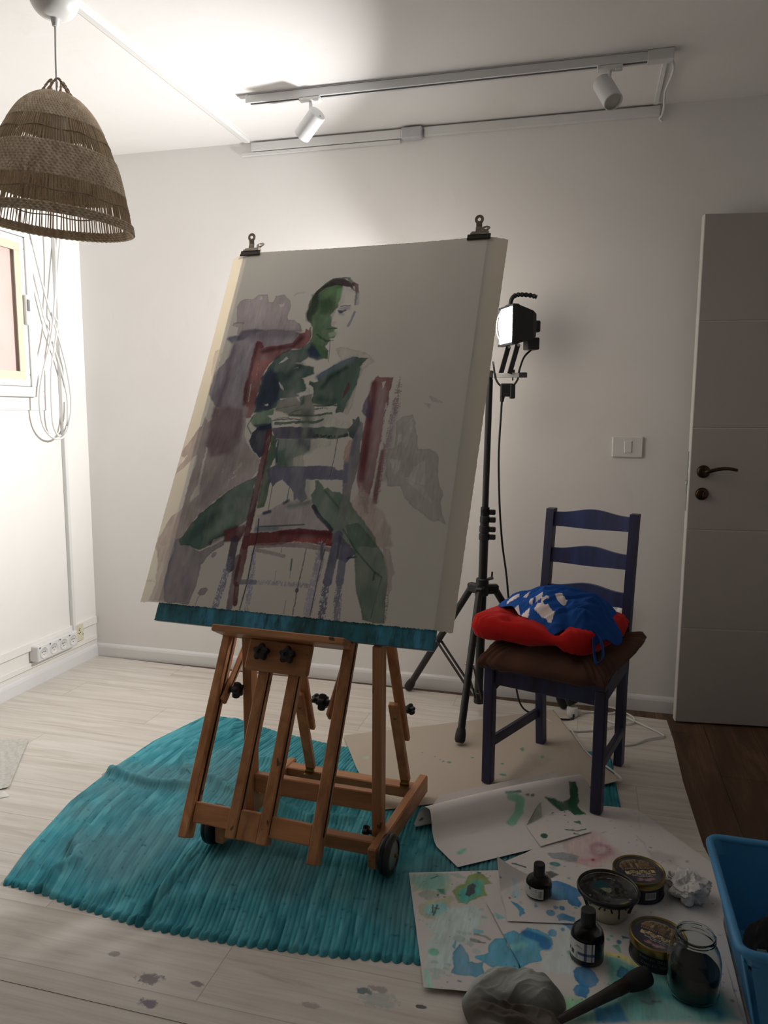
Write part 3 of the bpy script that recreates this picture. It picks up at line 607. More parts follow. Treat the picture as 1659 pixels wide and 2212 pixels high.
# ---------------------------------------------------------------- artwork strokes and one painted chair shadow, in sheet metres
# (kind, colour as seen, opacity, width, softness, wobble, dry brush, dark edge, points)
PAINTING = [
('p',(128,113,110),0.9,0,0,0.0045,0,1,[(-.4231,1.7187),(-.4169,1.7351),(-.4,1.7495),(-.3706,1.748),(-.3457,1.765),(-.3137,1.7633),(-.3013,1.7341),(-.2812,1.7331),(-.2752,1.7568),(-.2477,1.7599),(-.2173,1.736),(-.2085,1.7148),(-.2104,1.6913),(-.2129,1.6709),(-.2061,1.6589),(-.1867,1.6582),(-.1575,1.6368),(-.1445,1.6134),(-.1767,1.6116),(-.3731,1.6152),(-.3882,1.6069),(-.3991,1.6043),(-.3985,1.6367),(-.4233,1.6436),(-.4066,1.6579),(-.4162,1.6852)]),
('p',(153,144,131),0.85,0,0,0.0023,0,0,[(-.2607,1.7232),(-.2351,1.7279),(-.2374,1.7132),(-.2509,1.7108)]),
('p',(153,144,131),0.7,0,0,0.0023,0,0,[(-.3417,1.7481),(-.338,1.7631),(-.3279,1.7505),(-.3348,1.7432)]),
('l',(112,84,88),0.6,0.009,0,0.0069,0,0,[(-.419,1.6494),(-.3971,1.6545),(-.3789,1.6509)]),
('p',(108,96,100),0.9,0,0.0037,0.0044,0,1,[(-.4019,1.5692),(-.3796,1.6184),(-.2613,1.6202),(-.1773,1.6145),(-.153,1.6022),(-.1668,1.5656),(-.2449,1.5478),(-.3007,1.5492),(-.3138,1.4867),(-.3114,1.4305),(-.3002,1.3612),(-.276,1.2836),(-.408,1.2824),(-.4009,1.3199),(-.4243,1.3447),(-.448,1.381),(-.4469,1.4091),(-.448,1.4575),(-.4188,1.4885),(-.4052,1.5141),(-.4032,1.5401)]),
('p',(74,70,82),0.75,0,0.0057,0.0023,0,0,[(-.4324,1.5876),(-.4256,1.5948),(-.3839,1.6008),(-.3738,1.6182),(-.3321,1.6226),(-.3001,1.6186),(-.3422,1.6054),(-.3709,1.5829),(-.3983,1.5778),(-.4062,1.5693)]),
('l',(92,84,88),0.5,0.0318,0.0147,0,0,0,[(-.3651,1.6061),(-.2854,1.6036),(-.2017,1.6009),(-.1578,1.5995)]),
('l',(84,68,78),0.6,0.0201,0.011,0,0,0,[(-.3968,1.5603),(-.3987,1.4882),(-.3928,1.4313),(-.3947,1.3614),(-.3946,1.3063)]),
('l',(122,112,114),0.6,0.0172,0.011,0,0,0,[(-.331,1.5586),(-.3454,1.5015),(-.354,1.4449),(-.3513,1.389)]),
('p',(140,125,112),0.8,0,0,0.0045,0,0,[(-.4774,1.5477),(-.4606,1.5502),(-.4573,1.5152),(-.4603,1.4605),(-.4623,1.4462),(-.4705,1.4606)]),
('p',(132,118,110),0.8,0,0,0.0045,1,0,[(-.4531,1.5325),(-.4415,1.5323),(-.436,1.4888),(-.4364,1.4459),(-.4479,1.446)]),
('p',(104,46,46),0.93,0,0.0018,0.0043,0,0,[(-.3114,1.5351),(-.3097,1.5753),(-.2886,1.569),(-.2783,1.5486),(-.2247,1.5558),(-.1696,1.5657),(-.1469,1.5991),(-.1285,1.6014),(-.1277,1.6171),(-.1167,1.6096),(-.1146,1.6252),(-.1057,1.595),(-.1127,1.5641),(-.1274,1.5448),(-.1674,1.543),(-.1964,1.5268),(-.2263,1.5021),(-.2417,1.4855),(-.2517,1.4577),(-.2572,1.4106),(-.2565,1.3612),(-.2558,1.3124),(-.2598,1.2837),(-.276,1.2836),(-.2881,1.334),(-.3024,1.3476),(-.3116,1.4082),(-.309,1.4669)]),
('l',(76,32,36),0.7,0.017,0.0072,0,0,0,[(-.2749,1.5342),(-.2172,1.5471),(-.1644,1.5542),(-.1385,1.5847)]),
('l',(78,36,42),0.7,0.0141,0.0072,0,0,0,[(-.3069,1.5637),(-.306,1.5008),(-.3064,1.4444),(-.3035,1.375),(-.2963,1.3339)]),
('p',(132,74,68),0.65,0,0.0036,0,0,0,[(-.2941,1.4977),(-.2345,1.5022),(-.2465,1.4828),(-.2566,1.4549),(-.2694,1.4162),(-.2981,1.4443)]),
('l',(153,144,131),0.8,0.0028,0,0,1,0,[(-.2803,1.4861),(-.2787,1.4441)]),
('l',(153,144,131),0.9,0.0025,0,0.0021,0,0,[(-.2908,1.408),(-.287,1.3749),(-.2846,1.3421)]),
('p',(120,104,99),0.88,0,0.0017,0.0061,0,0,[(-.4018,1.3175),(-.2816,1.318),(-.2724,1.2672),(-.2693,1.217),(-.2272,1.1655),(-.1865,1.1294),(-.1822,1.0984),(-.2037,1.0668),(-.2395,1.0458),(-.2894,1.0102),(-.327,.9723),(-.3632,.9289),(-.3824,.8893),(-.4043,.8498),(-.4175,.8326),(-.415,.792),(-.4268,.7912),(-.4316,.8399),(-.4665,.824),(-.5012,.8382),(-.5061,.8544),(-.4862,.8916),(-.4655,.9263),(-.4302,.9421),(-.4244,.9648),(-.4234,1.0501),(-.4177,1.1081),(-.4187,1.1462),(-.4578,1.1187),(-.4831,1.0974),(-.5047,1.0849),(-.502,1.1085),(-.4728,1.1389),(-.5051,1.1529),(-.507,1.1708),(-.4836,1.1892),(-.4691,1.2166),(-.4482,1.244),(-.4342,1.2503),(-.4329,1.2806),(-.421,1.2595),(-.4055,1.2718)]),
('p',(96,74,76),0.65,0,0.0105,0.0063,0,0,[(-.4111,1.3175),(-.2999,1.318),(-.2817,1.2433),(-.2785,1.1934),(-.2983,1.1522),(-.3767,1.1385),(-.3951,1.1733),(-.4046,1.2567)]),
('l',(104,92,92),0.4,0.0471,0.0135,0,0,0,[(-.2913,1.1843),(-.296,1.0833),(-.3595,.9819)]),
('p',(153,144,131),0.92,0,0,0.0041,0,0,[(-.3973,1.1703),(-.3904,1.1675),(-.3834,1.0717),(-.3796,1.0233),(-.3721,1.0066),(-.4027,.9743),(-.4027,.9968),(-.3916,1.0342),(-.3917,1.08)]),
('l',(153,144,131),0.8,0.0064,0,0,1,0,[(-.2779,1.0584),(-.255,1.0733)]),
('l',(153,144,131),0.8,0.0088,0,0,1,0,[(-.2666,1.0843),(-.2478,1.1162)]),
('l',(153,144,131),0.7,0.0024,0,0,1,0,[(-.3069,1.1144),(-.3108,1.0828)]),
('l',(153,144,131),0.8,0.0049,0,0.0042,0,0,[(-.4844,1.1356),(-.4936,1.1235),(-.4752,1.1477)]),
('p',(130,115,106),0.72,0,0.0033,0.0059,0,0,[(-.5086,.8346),(-.4935,.8697),(-.4623,.9262),(-.4305,.9481),(-.3444,.9525),(-.384,.8933),(-.4045,.8553),(-.4144,.8462),(-.4157,.8069),(-.4214,.7511),(-.4036,.647),(-.4642,.6443),(-.4588,.6989),(-.4734,.7694),(-.491,.8074),(-.5036,.8179)]),
('l',(118,104,96),0.4,0.0088,0.0049,0,1,0,[(-.5033,.7118),(-.468,.7091)]),
('l',(112,98,90),0.6,0.0042,0,0,1,0,[(-.488,.8132),(-.4734,.7694)]),
('p',(104,92,94),0.9,0,0,0.0038,0,1,[(-.4144,.8462),(-.3923,.856),(-.3673,.8324),(-.3225,.8132),(-.2765,.8328),(-.2432,.8543),(-.2398,.8407),(-.2723,.8167),(-.3051,.7707),(-.3024,.7385),(-.305,.6927),(-.3127,.6445),(-.4028,.6444),(-.4197,.7239),(-.4185,.7734),(-.4126,.796)]),
('l',(92,94,104),0.6,0.0076,0.0065,0,0,0,[(-.4113,.8352),(-.4126,.796),(-.4168,.7515),(-.4105,.6974)]),
('l',(122,114,104),0.6,0.0145,0.0064,0,0,0,[(-.3538,.8277),(-.3598,.7941),(-.3658,.7717)]),
('p',(112,100,98),0.9,0,0,0.0018,0,1,[(-.287,.681),(-.2818,.6947),(-.2655,.7),(-.2581,.694),(-.2662,.6801),(-.2799,.6763)]),
('l',(96,86,86),0.8,0.0025,0,0,0,0,[(-.2799,.6763),(-.2858,.6653),(-.2889,.644)]),
('p',(104,92,92),0.8,0,0,0.0019,0,0,[(-.2732,.8029),(-.2683,.8128),(-.2581,.8135),(-.2601,.8039),(-.2674,.7979)]),
('p',(114,66,64),0.9,0,0.0016,0.0037,0,1,[(.1624,1.4284),(.1675,1.4313),(.1767,1.4267),(.2212,1.4293),(.2192,1.4068),(.2166,1.3711),(.2196,1.3357),(.2142,1.3181),(.2174,1.2315),(.2169,1.1692),(.2186,1.0943),(.216,1.0153),(.2192,.9967),(.2036,1.0256),(.1775,1.0516),(.1702,1.0623),(.1653,1.098),(.1605,1.1481),(.1563,1.219),(.1546,1.2768),(.1487,1.3593),(.151,1.3952)]),
('l',(94,42,44),0.75,0.0227,0.0094,0,0,0,[(.1603,1.4072),(.1688,1.2915),(.1723,1.1908),(.1808,1.0792)]),
('l',(124,100,98),0.6,0.0225,0.0124,0,0,0,[(.1947,1.386),(.1989,1.2773),(.2043,1.1633),(.2076,1.0802)]),
('p',(153,144,131),0.9,0,0,0.0019,0,0,[(.1846,1.4131),(.1984,1.4145),(.1919,1.386)]),
('p',(120,92,88),0.8,0,0,0.0037,1,0,[(.2373,1.3977),(.2436,1.4275),(.2524,1.4065),(.258,1.3358),(.2535,1.2778),(.2517,1.2207),(.2469,1.1505),(.2475,1.0816),(.248,1.0141),(.238,.995),(.2288,1.0025),(.2289,1.081),(.2286,1.1639),(.2337,1.2318),(.2361,1.3182)]),
('l',(100,56,54),0.65,0.0162,0.006,0,0,0,[(.2303,1.1696),(.2342,1.0812),(.2362,1.0056)]),
('l',(153,144,131),0.8,0.0072,0,0,1,0,[(.214,1.3357),(.222,1.2202),(.2217,1.1082),(.2218,1.0129)]),
('l',(118,106,108),0.5,0.0165,0.0122,0,0,0,[(.2489,1.3067),(.2509,1.1925),(.2554,1.0819)]),
('p',(64,58,78),0.85,0,0,0.0038,0,0,[(.1477,1.3653),(.1594,1.3297),(.1663,1.3061),(.1639,1.2871),(.135,1.3089),(.1398,1.3296)]),
('p',(142,122,110),0.7,0,0.0058,0.0052,0,0,[(.1574,.983),(.1829,1.0519),(.2345,1.0001),(.265,.9751),(.2991,.9247),(.3152,.8713),(.2696,.8683),(.2209,.9253)]),
('l',(120,96,90),0.5,0.0161,0,0,1,0,[(.1793,1.0572),(.1953,1.0117),(.218,.9727)]),
('p',(128,119,108),0.8,0,0.0015,0.0035,0,1,[(.2598,1.2721),(.2787,1.2896),(.3074,1.2955),(.3196,1.2671),(.335,1.2166),(.3429,1.1806),(.3792,1.1815),(.4006,1.1765),(.408,1.1603),(.4204,1.088),(.4424,1.0361),(.4392,1.0047),(.451,.9718),(.4639,.9495),(.4426,.9611),(.4257,.9576),(.3652,.9933),(.3296,1.0258),(.3085,1.0623),(.2668,1.0607),(.2491,1.1367),(.2473,1.1812),(.2682,1.1845),(.2651,1.221)]),
('p',(147,138,125),0.9,0,0,0.0018,0,0,[(.2611,1.1453),(.2959,1.1435),(.2927,1.1133),(.2817,1.0992)]),
('p',(147,138,125),0.9,0,0,0.0018,0,0,[(.3303,1.0901),(.3457,1.1259),(.3714,1.1457),(.3828,1.0653),(.3203,1.087)]),
('p',(147,138,125),0.8,0,0.0015,0.0018,0,0,[(.2893,1.2554),(.3087,1.2869),(.3128,1.2415),(.3049,1.1881),(.2913,1.2074)]),
('p',(147,138,125),0.8,0,0,0.0018,0,0,[(.2749,1.193),(.2745,1.2296),(.2826,1.2297),(.2834,1.2072)]),
('p',(147,138,125),0.6,0,0.0014,0.0017,0,0,[(.3811,1.0599),(.4157,1.0114),(.3267,1.0792)]),
('p',(128,119,110),0.6,0,0,0.0037,0,0,[(.3539,1.362),(.371,1.3533),(.3967,1.339),(.3673,1.3418)]),
('p',(128,119,110),0.6,0,0,0.0018,0,0,[(.3416,1.336),(.3579,1.3331),(.3567,1.3231)]),
('p',(143,131,118),0.8,0,0.0017,0.004,0,1,[(.0014,1.5373),(.0149,1.5449),(.0827,1.529),(.1267,1.5093),(.1429,1.4904),(.1093,1.4601),(.0986,1.4235),(.0976,1.381),(.0982,1.33),(.0871,1.2973),(.0774,1.3032),(.0697,1.3449),(.0949,1.4603),(.0306,1.4925),(.011,1.518)]),
('p',(50,72,64),0.95,0,0.0035,0.0063,0,1,[(-.246,1.4588),(-.223,1.5101),(-.179,1.5384),(-.1297,1.5405),(-.1042,1.5658),(-.0708,1.5519),(-.0322,1.5253),(-.0279,1.503),(-.0605,1.5005),(-.0984,1.5076),(-.1196,1.4921),(-.1429,1.4861),(-.0722,1.469),(-.0671,1.4438),(-.084,1.4377),(-.1063,1.4286),(-.0835,1.4065),(-.0784,1.3817),(-.1133,1.3756),(-.1046,1.3632),(-.1335,1.3571),(-.1695,1.354),(-.1708,1.3323),(-.1741,1.32),(-.2506,1.3041),(-.2556,1.3383),(-.2564,1.395),(-.2527,1.4332)]),
('p',(38,44,60),0.85,0,0.0105,0.0063,0,0,[(-.2478,1.4396),(-.2285,1.465),(-.2022,1.4454),(-.1785,1.3946),(-.1749,1.3509),(-.1955,1.3199),(-.2483,1.3073),(-.2539,1.3446),(-.2532,1.395)]),
('l',(34,54,48),0.6,0.0285,0.014,0,0,0,[(-.1573,1.4386),(-.1381,1.4637),(-.1224,1.4762)]),
('p',(30,42,64),0.85,0,0.0105,0.0042,0,0,[(-.1105,1.5368),(-.0929,1.5557),(-.0634,1.5453),(-.0461,1.5193),(-.0611,1.5037),(-.0929,1.5107)]),
('p',(168,164,168),0.9,0,0,0.0021,0,0,[(-.2053,1.4872),(-.1796,1.5125),(-.1704,1.5059),(-.1903,1.4901)]),
('p',(153,144,131),0.9,0,0,0.0042,0,0,[(-.1851,1.4104),(-.1834,1.4167),(-.1706,1.4008),(-.1603,1.382),(-.1747,1.3914)]),
('l',(190,190,190),0.8,0.0025,0,0,1,0,[(-.1448,1.4663),(-.1272,1.4699)]),
('p',(153,144,131),0.8,0,0,0.0042,0,0,[(-.2208,1.3291),(-.2083,1.3353),(-.2034,1.3276),(-.212,1.3245)]),
('p',(94,93,81),0.9,0,0.0034,0.0061,0,0,[(-.1735,1.3447),(-.1335,1.3571),(-.1093,1.3571),(-.0861,1.3325),(-.0776,1.3632),(-.052,1.3693),(-.0349,1.3145),(-.0347,1.2844),(-.1077,1.2929),(-.1263,1.2958),(-.1714,1.3077)]),
('p',(62,76,66),0.8,0,0.0034,0,0,0,[(-.0943,1.357),(-.0806,1.3632),(-.0748,1.3356),(-.0825,1.3295)]),
('l',(70,72,62),0.7,0.0031,0,0.002,0,0,[(-.1727,1.3138),(-.1383,1.3232),(-.1035,1.3294)]),
('l',(70,72,62),0.7,0.0037,0,0.002,0,0,[(-.1263,1.2958),(-.0989,1.3081),(-.0764,1.3143)]),
('p',(52,76,64),0.95,0,0.0017,0.006,0,1,[(-.0502,1.4342),(-.0216,1.4557),(.0253,1.4894),(.0666,1.5043),(.1191,1.5032),(.1021,1.4849),(.0938,1.4665),(.1,1.4479),(.0961,1.4052),(.0825,1.369),(.0771,1.3359),(.0712,1.3061),(.0483,1.306),(.0432,1.3329),(-.0392,1.3357),(-.0482,1.3509),(-.051,1.3939),(-.0715,1.4064),(-.0714,1.4204),(-.0548,1.4125),(-.0375,1.4155)]),
('l',(76,88,100),0.65,0.0172,0.0085,0,0,0,[(-.0457,1.4342),(-.0097,1.4556),(.0265,1.4831),(.0646,1.4996)]),
('l',(34,54,46),0.65,0.0153,0.0084,0,0,0,[(-.0213,1.3937),(-.0019,1.4306),(.05,1.4672)]),
('l',(36,60,50),0.5,0.021,0.0133,0,0,0,[(-.0305,1.3509),(.0293,1.3449)]),
('p',(84,42,42),0.9,0,0.0017,0,0,0,[(.069,1.4115),(.0781,1.3932),(.0617,1.3569),(.0607,1.3781)]),
('l',(70,90,74),0.65,0.0164,0.0082,0,0,0,[(.0949,1.4603),(.0874,1.4053),(.073,1.327)]),
('p',(142,136,126),0.9,0,0,0.002,0,0,[(-.075,1.394),(-.0604,1.3816),(-.0645,1.3724),(-.0808,1.3786)]),
('p',(72,98,72),0.9,0,0.0017,0.0062,0,0,[(-.2523,1.2979),(-.2173,1.3074),(-.1781,1.3107),(-.1777,1.2954),(-.2053,1.2952),(-.1827,1.277),(-.1763,1.2619),(-.2053,1.2554),(-.2352,1.252),(-.2519,1.2702)]),
('p',(40,58,60),0.85,0,0.0051,0,0,0,[(-.236,1.2551),(-.1763,1.2619),(-.1722,1.2438),(-.2164,1.2371)]),
('l',(60,80,64),0.8,0.005,0,0,0,0,[(-.2525,1.2856),(-.263,1.2517),(-.2411,1.2246)]),
('p',(142,136,120),0.75,0,0.0033,0.0039,0,0,[(-.0766,1.2871),(.0095,1.2967),(.0385,1.297),(.0499,1.2822),(.111,1.2594),(.1036,1.2534),(-.0252,1.2517),(-.071,1.2601)]),
('l',(52,70,56),0.9,0.0043,0,0.004,0,0,[(-.1723,1.271),(-.12,1.2806),(-.0741,1.2751)]),
('l',(56,74,60),0.9,0.009,0,0.004,0,0,[(-.1611,1.262),(-.1138,1.2656),(-.0142,1.2697),(.0047,1.2773)]),
('l',(62,76,62),0.9,0.0072,0,0.004,0,0,[(-.12,1.2943),(-.0776,1.2916),(-.019,1.2935),(.0321,1.2999)]),
('l',(52,70,56),0.8,0.0024,0,0.002,0,0,[(-.1652,1.2802),(-.1444,1.2819),(-.118,1.2852)]),
('l',(60,72,58),0.7,0.036,0.0166,0,0,0,[(-.0548,1.2963),(-.0463,1.2694)]),
('l',(44,62,50),0.9,0.0078,0,0.004,1,0,[(-.0297,1.3175),(-.0065,1.3192),(.0142,1.3177)]),
('l',(40,60,48),0.9,0.006,0,0.004,0,0,[(-.038,1.3296),(.0034,1.3282),(.0437,1.3299)]),
('p',(62,58,76),0.94,0,0,0.004,0,0,[(-.1658,1.2424),(-.1431,1.2487),(-.0688,1.2497),(-.0555,1.2143),(-.0601,1.2084),(-.1494,1.2097)]),
('p',(66,84,70),0.92,0,0,0.0039,0,0,[(-.0688,1.2497),(-.0304,1.2488),(.0475,1.2498),(.0993,1.2461),(.1069,1.2202),(.0771,1.2138),(-.0027,1.2124),(-.0549,1.2114)]),
('l',(46,46,42),0.7,0.0117,0.0032,0,1,0,[(-.0102,1.221),(.0593,1.2179)]),
('l',(34,40,36),0.8,0.0086,0,0.0057,0,0,[(.0765,1.2167),(.103,1.2259)]),
('p',(62,58,70),0.7,0,0.0082,0,0,0,[(-.0682,1.2468),(-.0243,1.2474),(-.0027,1.2124),(-.0607,1.2113)]),
('l',(100,110,88),0.6,0.0178,0.0099,0,0,0,[(-.0501,1.2589),(-.048,1.2204)]),
('p',(42,58,58),0.95,0,0,0.0038,0,0,[(.1026,1.2433),(.1158,1.2639),(.1115,1.2799),(.1221,1.2756),(.1299,1.2874),(.1387,1.2612),(.1327,1.2321),(.1252,1.2118),(.1125,1.2203)]),
('p',(34,40,58),0.95,0,0.0017,0.0061,0,0,[(-.236,1.2293),(-.2138,1.2524),(-.179,1.2604),(-.1705,1.2363),(-.1797,1.1972),(-.1779,1.1497),(-.1908,1.1405),(-.2218,1.1694),(-.2396,1.199)]),
('p',(94,99,89),0.88,0,0.0049,0.0039,0,0,[(-.1574,1.1917),(-.1362,1.204),(-.0894,1.2078),(-.0194,1.2091),(-.0146,1.1713),(-.0324,1.1593),(-.037,1.1534),(-.0634,1.1411),(-.058,1.1153),(-.1038,1.111),(-.1226,1.1162),(-.1402,1.1683)]),
('p',(68,90,76),0.8,0,0.0081,0.0039,0,0,[(-.1329,1.1626),(-.1054,1.1721),(-.0894,1.1259),(-.0805,1.1117),(-.1154,1.1106)]),
('l',(72,74,76),0.65,0.0264,0.0162,0,0,0,[(-.0524,1.1997),(-.0216,1.177)]),
('p',(136,129,111),0.9,0,0.0032,0.0019,0,0,[(-.0634,1.1411),(-.0364,1.1505),(-.0235,1.1163),(-.0605,1.1138)]),
('p',(143,135,121),0.7,0,0.0048,0.0038,0,0,[(-.0159,1.2063),(.0502,1.2061),(.0532,1.1902),(.0322,1.1811),(-.0146,1.1713)]),
('l',(58,64,80),0.8,0.0077,0.0033,0,0,0,[(-.1377,1.2039),(-.1316,1.1568),(-.1222,1.1278)]),
('p',(153,144,131),0.85,0,0,0.002,0,0,[(-.1387,1.1684),(-.14,1.2009),(-.1362,1.204),(-.1362,1.1773)]),
('p',(56,80,58),0.92,0,0,0.0039,0,0,[(-.1685,1.2273),(-.1421,1.2039),(-.1389,1.1625),(-.1303,1.151),(-.1448,1.1097),(-.1292,1.0669),(-.1284,1.0242),(-.1291,.9763),(-.1504,.9669),(-.1582,1.0515),(-.1636,1.1266),(-.1584,1.1827)]),
('p',(78,76,92),0.93,0,0.0016,0.0038,0,0,[(-.1481,1.098),(-.1219,1.1133),(-.0976,1.1097),(-.0172,1.1137),(.045,1.1156),(.0819,1.114),(.089,1.1058),(.1116,1.1037),(.12,1.0734),(.0755,1.0745),(.0028,1.0718),(-.0051,1.0687),(.0001,1.0297),(.0108,1.0052),(-.0043,.9962),(-.0218,1.012),(-.0273,.9979),(-.0394,1.028),(-.0578,1.0469),(-.0857,1.0685),(-.0989,1.0623),(-.1154,1.0446),(-.1344,1.0639)]),
('l',(96,94,98),0.6,0.034,0.0125,0,0,0,[(-.0306,1.0677),(-.0139,1.0151)]),
('l',(120,122,104),0.5,0.0141,0.0093,0,0,0,[(.0017,1.0633),(.0147,1.0136)]),
('p',(92,86,90),0.86,0,0,0.0018,0,0,[(.131,1.2263),(.1367,1.2728),(.148,1.2642),(.1521,1.2325),(.1514,1.1895),(.1608,1.136),(.1578,1.0913),(.1509,1.0388),(.1561,.9956),(.1459,.8755),(.1274,.8743),(.1259,.9537),(.1271,1.0351),(.1114,1.1346),(.1211,1.1575),(.124,1.2032)]),
('l',(80,76,92),0.6,0.013,0.0063,0,0,0,[(.1342,1.2235),(.1322,1.1578)]),
('l',(78,76,96),0.7,0.0139,0.0046,0,0,0,[(.1218,1.1236),(.1278,1.0681)]),
('p',(138,104,92),0.85,0,0,0.0019,0,0,[(.1076,1.1401),(.1059,1.1799),(.1151,1.2059),(.1215,1.2089),(.1229,1.1632),(.1225,1.1349)]),
('l',(60,54,56),0.9,0.0026,0,0.0019,0,0,[(.072,1.2108),(.0738,1.1563),(.0739,1.0828)]),
('p',(52,78,66),0.95,0,0.0016,0.0039,0,1,[(-.4028,.8444),(-.3838,.8838),(-.3573,.9292),(-.3205,.9698),(-.288,1.0047),(-.2542,1.034),(-.2126,1.0552),(-.182,1.0731),(-.1838,1.0314),(-.177,.9904),(-.182,.9278),(-.1957,.9136),(-.2424,.8706),(-.2795,.8576),(-.2855,.8358),(-.3243,.8173),(-.3546,.8313),(-.3903,.8317)]),
('p',(98,98,90),0.7,0,0.008,0.0038,0,0,[(-.2331,.9961),(-.1874,.9981),(-.1792,.9279),(-.2085,.9075),(-.2181,.9584)]),
('l',(86,102,84),0.6,0.0252,0.016,0,0,0,[(-.3009,.8724),(-.2279,.928),(-.2032,.9564)]),
('l',(36,40,36),0.65,0.0139,0.0127,0,0,0,[(-.2876,.8437),(-.2531,.8673),(-.2244,.8904)]),
('l',(42,64,56),0.5,0.0342,0.0163,0,0,0,[(-.3706,.8573),(-.326,.9008),(-.2901,.9438)]),
('p',(84,38,38),0.85,0,0.0047,0.0057,0,0,[(-.2464,.8865),(-.2207,.8987),(-.181,.9117),(-.1744,.8961),(-.1823,.8584),(-.2146,.8511),(-.2384,.8549)]),
('p',(128,116,112),0.92,0,0.0015,0.0037,0,0,[(-.1439,.9393),(-.055,.9938),(-.0273,.9979),(.0075,.994),(.028,1.0032),(.0391,.9763),(.0679,.9425),(.1071,.91),(.058,.9097),(.0032,.9065),(-.0646,.8944),(-.1433,.887)]),
('l',(84,94,76),0.6,0.0168,0.0093,0.0056,0,0,[(-.0407,.9806),(-.0132,.9847),(.0186,.9945)]),
('l',(90,98,104),0.7,0.014,0.0062,0,0,0,[(-.1373,.8983),(-.067,.9051)]),
('l',(54,64,62),0.8,0.005,0,0,0,0,[(-.1277,.9071),(-.0547,.914),(.0222,.9224)]),
('l',(60,58,70),0.8,0.0114,0.0031,0,0,0,[(-.1235,.9515),(-.1046,.958)]),
('l',(62,72,66),0.8,0.0102,0.0047,0,0,0,[(-.0623,.9879),(-.0499,.9968)]),
('p',(96,28,30),0.96,0,0,0.0036,0,0,[(-.1593,.8805),(-.0781,.8909),(.0032,.9065),(.0585,.9071),(.1105,.9062),(.1261,.8952),(.1272,.8612),(.0948,.8617),(.0664,.8677),(.011,.8695),(-.0691,.851),(-.1595,.8451)]),
('l',(136,56,46),0.7,0.0188,0,0,1,0,[(-.0028,.8686),(.0518,.8721),(.1141,.8734)]),
('l',(74,22,26),0.6,0.0163,0.0075,0,0,0,[(-.0495,.8899),(.0328,.8975),(.1096,.8969)]),
('p',(74,96,78),0.9,0,0.0015,0.0036,0,0,[(.0253,1.0169),(.0342,1.0422),(.027,1.0643),(.0348,1.0674),(.052,1.0513),(.0603,1.0378),(.073,1.0438),(.0916,1.0335),(.1167,1.0319),(.1514,1.0062),(.1822,.97),(.2332,.92),(.2586,.893),(.2677,.8681),(.1619,.8611),(.1382,.8881),(.1124,.9103),(.0446,.9766)]),
('l',(44,46,60),0.9,0.0136,0,0.0018,0,0,[(.0391,.9831),(.0664,.9505),(.1051,.9205),(.1151,.9104)]),
('l',(56,78,64),0.7,0.006,0.003,0,0,0,[(.0663,1.0352),(.1263,.9806),(.1807,.9038)]),
('p',(100,100,94),0.65,0,0.0044,0,0,0,[(.1296,1.0215),(.1517,1.0197),(.163,.9424),(.1459,.8755),(.1248,.8741),(.1259,.9537)]),
('l',(84,36,40),0.94,0.0219,0,0.0019,0,0,[(-.1752,1.2302),(-.173,1.1676),(-.1704,1.0914),(-.1692,1.0225),(-.1678,.966),(-.166,.8966),(-.164,.8396)]),
('l',(60,44,48),0.5,0.0087,0.0064,0,0,0,[(-.1606,1.1267),(-.1575,1.023),(-.1606,.9107)]),
('l',(40,40,48),0.85,0.0023,0,0,0,0,[(-.1169,1.0446),(-.111,.9605)]),
('l',(50,50,58),0.85,0.0028,0,0,0,0,[(-.0566,1.0413),(-.0544,.991)]),
('l',(58,48,60),0.9,0.0275,0,0.0019,0,0,[(-.2034,.8588),(-.2024,.8131),(-.1974,.7683)]),
('l',(92,88,106),0.85,0.024,0,0,1,0,[(-.2058,.794),(-.2105,.7152),(-.2179,.6487)]),
('l',(88,72,78),0.85,0.0211,0,0.0018,0,0,[(-.1776,.8035),(-.1745,.7329),(-.1694,.6476)]),
('l',(90,42,44),0.9,0.0272,0,0.0018,0,0,[(-.1651,.8612),(-.1631,.7858),(-.1628,.7265)]),
('l',(84,32,36),0.92,0.0152,0,0.0018,0,0,[(-.161,.7193),(-.1521,.6582)]),
('l',(160,150,150),0.7,0.0039,0,0,1,0,[(-.1773,.8528),(-.1803,.8147)]),
('l',(112,106,120),0.8,0.019,0,0,1,0,[(-.1283,.8258),(-.117,.7522),(-.1096,.6459)]),
('l',(44,42,50),0.95,0.0042,0,0,0,0,[(-.137,.9321),(-.1295,.8825),(-.1305,.8181),(-.1277,.722),(-.1327,.6438)]),
('l',(110,106,114),0.7,0.0157,0,0,1,0,[(-.1525,.7255),(-.0517,.7336),(.0821,.7338)]),
('l',(86,84,96),0.75,0.0152,0,0,0,0,[(-.1492,.7283),(-.102,.7306)]),
('l',(122,104,98),0.85,0.0115,0,0.0018,0,0,[(-.1217,.8319),(-.0725,.8258),(-.0236,.8181)]),
('l',(108,82,78),0.75,0.0152,0,0.0018,0,0,[(-.1208,.8451),(-.0393,.8542),(.0382,.8556),(.1194,.8492)]),
('l',(70,60,60),0.9,0.0033,0,0.0017,0,0,[(.0461,.845),(.0431,.7216),(.0443,.6443)]),
('e',(66,56,56),0.9,0,0,0,0,0,[(.0421,.7173,.006,.0079)]),
('l',(66,84,72),0.9,0.0052,0,0,0,0,[(.0051,.8109),(.0086,.7765)]),
('l',(70,84,74),0.8,0.0015,0,0,0,0,[(.0086,.7765),(.0109,.7513)]),
('l',(80,74,76),0.8,0.0018,0,0,0,0,[(.0132,.6836),(.0144,.6432)]),
('l',(70,66,66),0.8,0.0023,0,0,0,0,[(-.0365,.8413),(-.0356,.8284)]),
('l',(90,84,84),0.7,0.0015,0,0,0,0,[(-.039,.7728),(-.036,.7331)]),
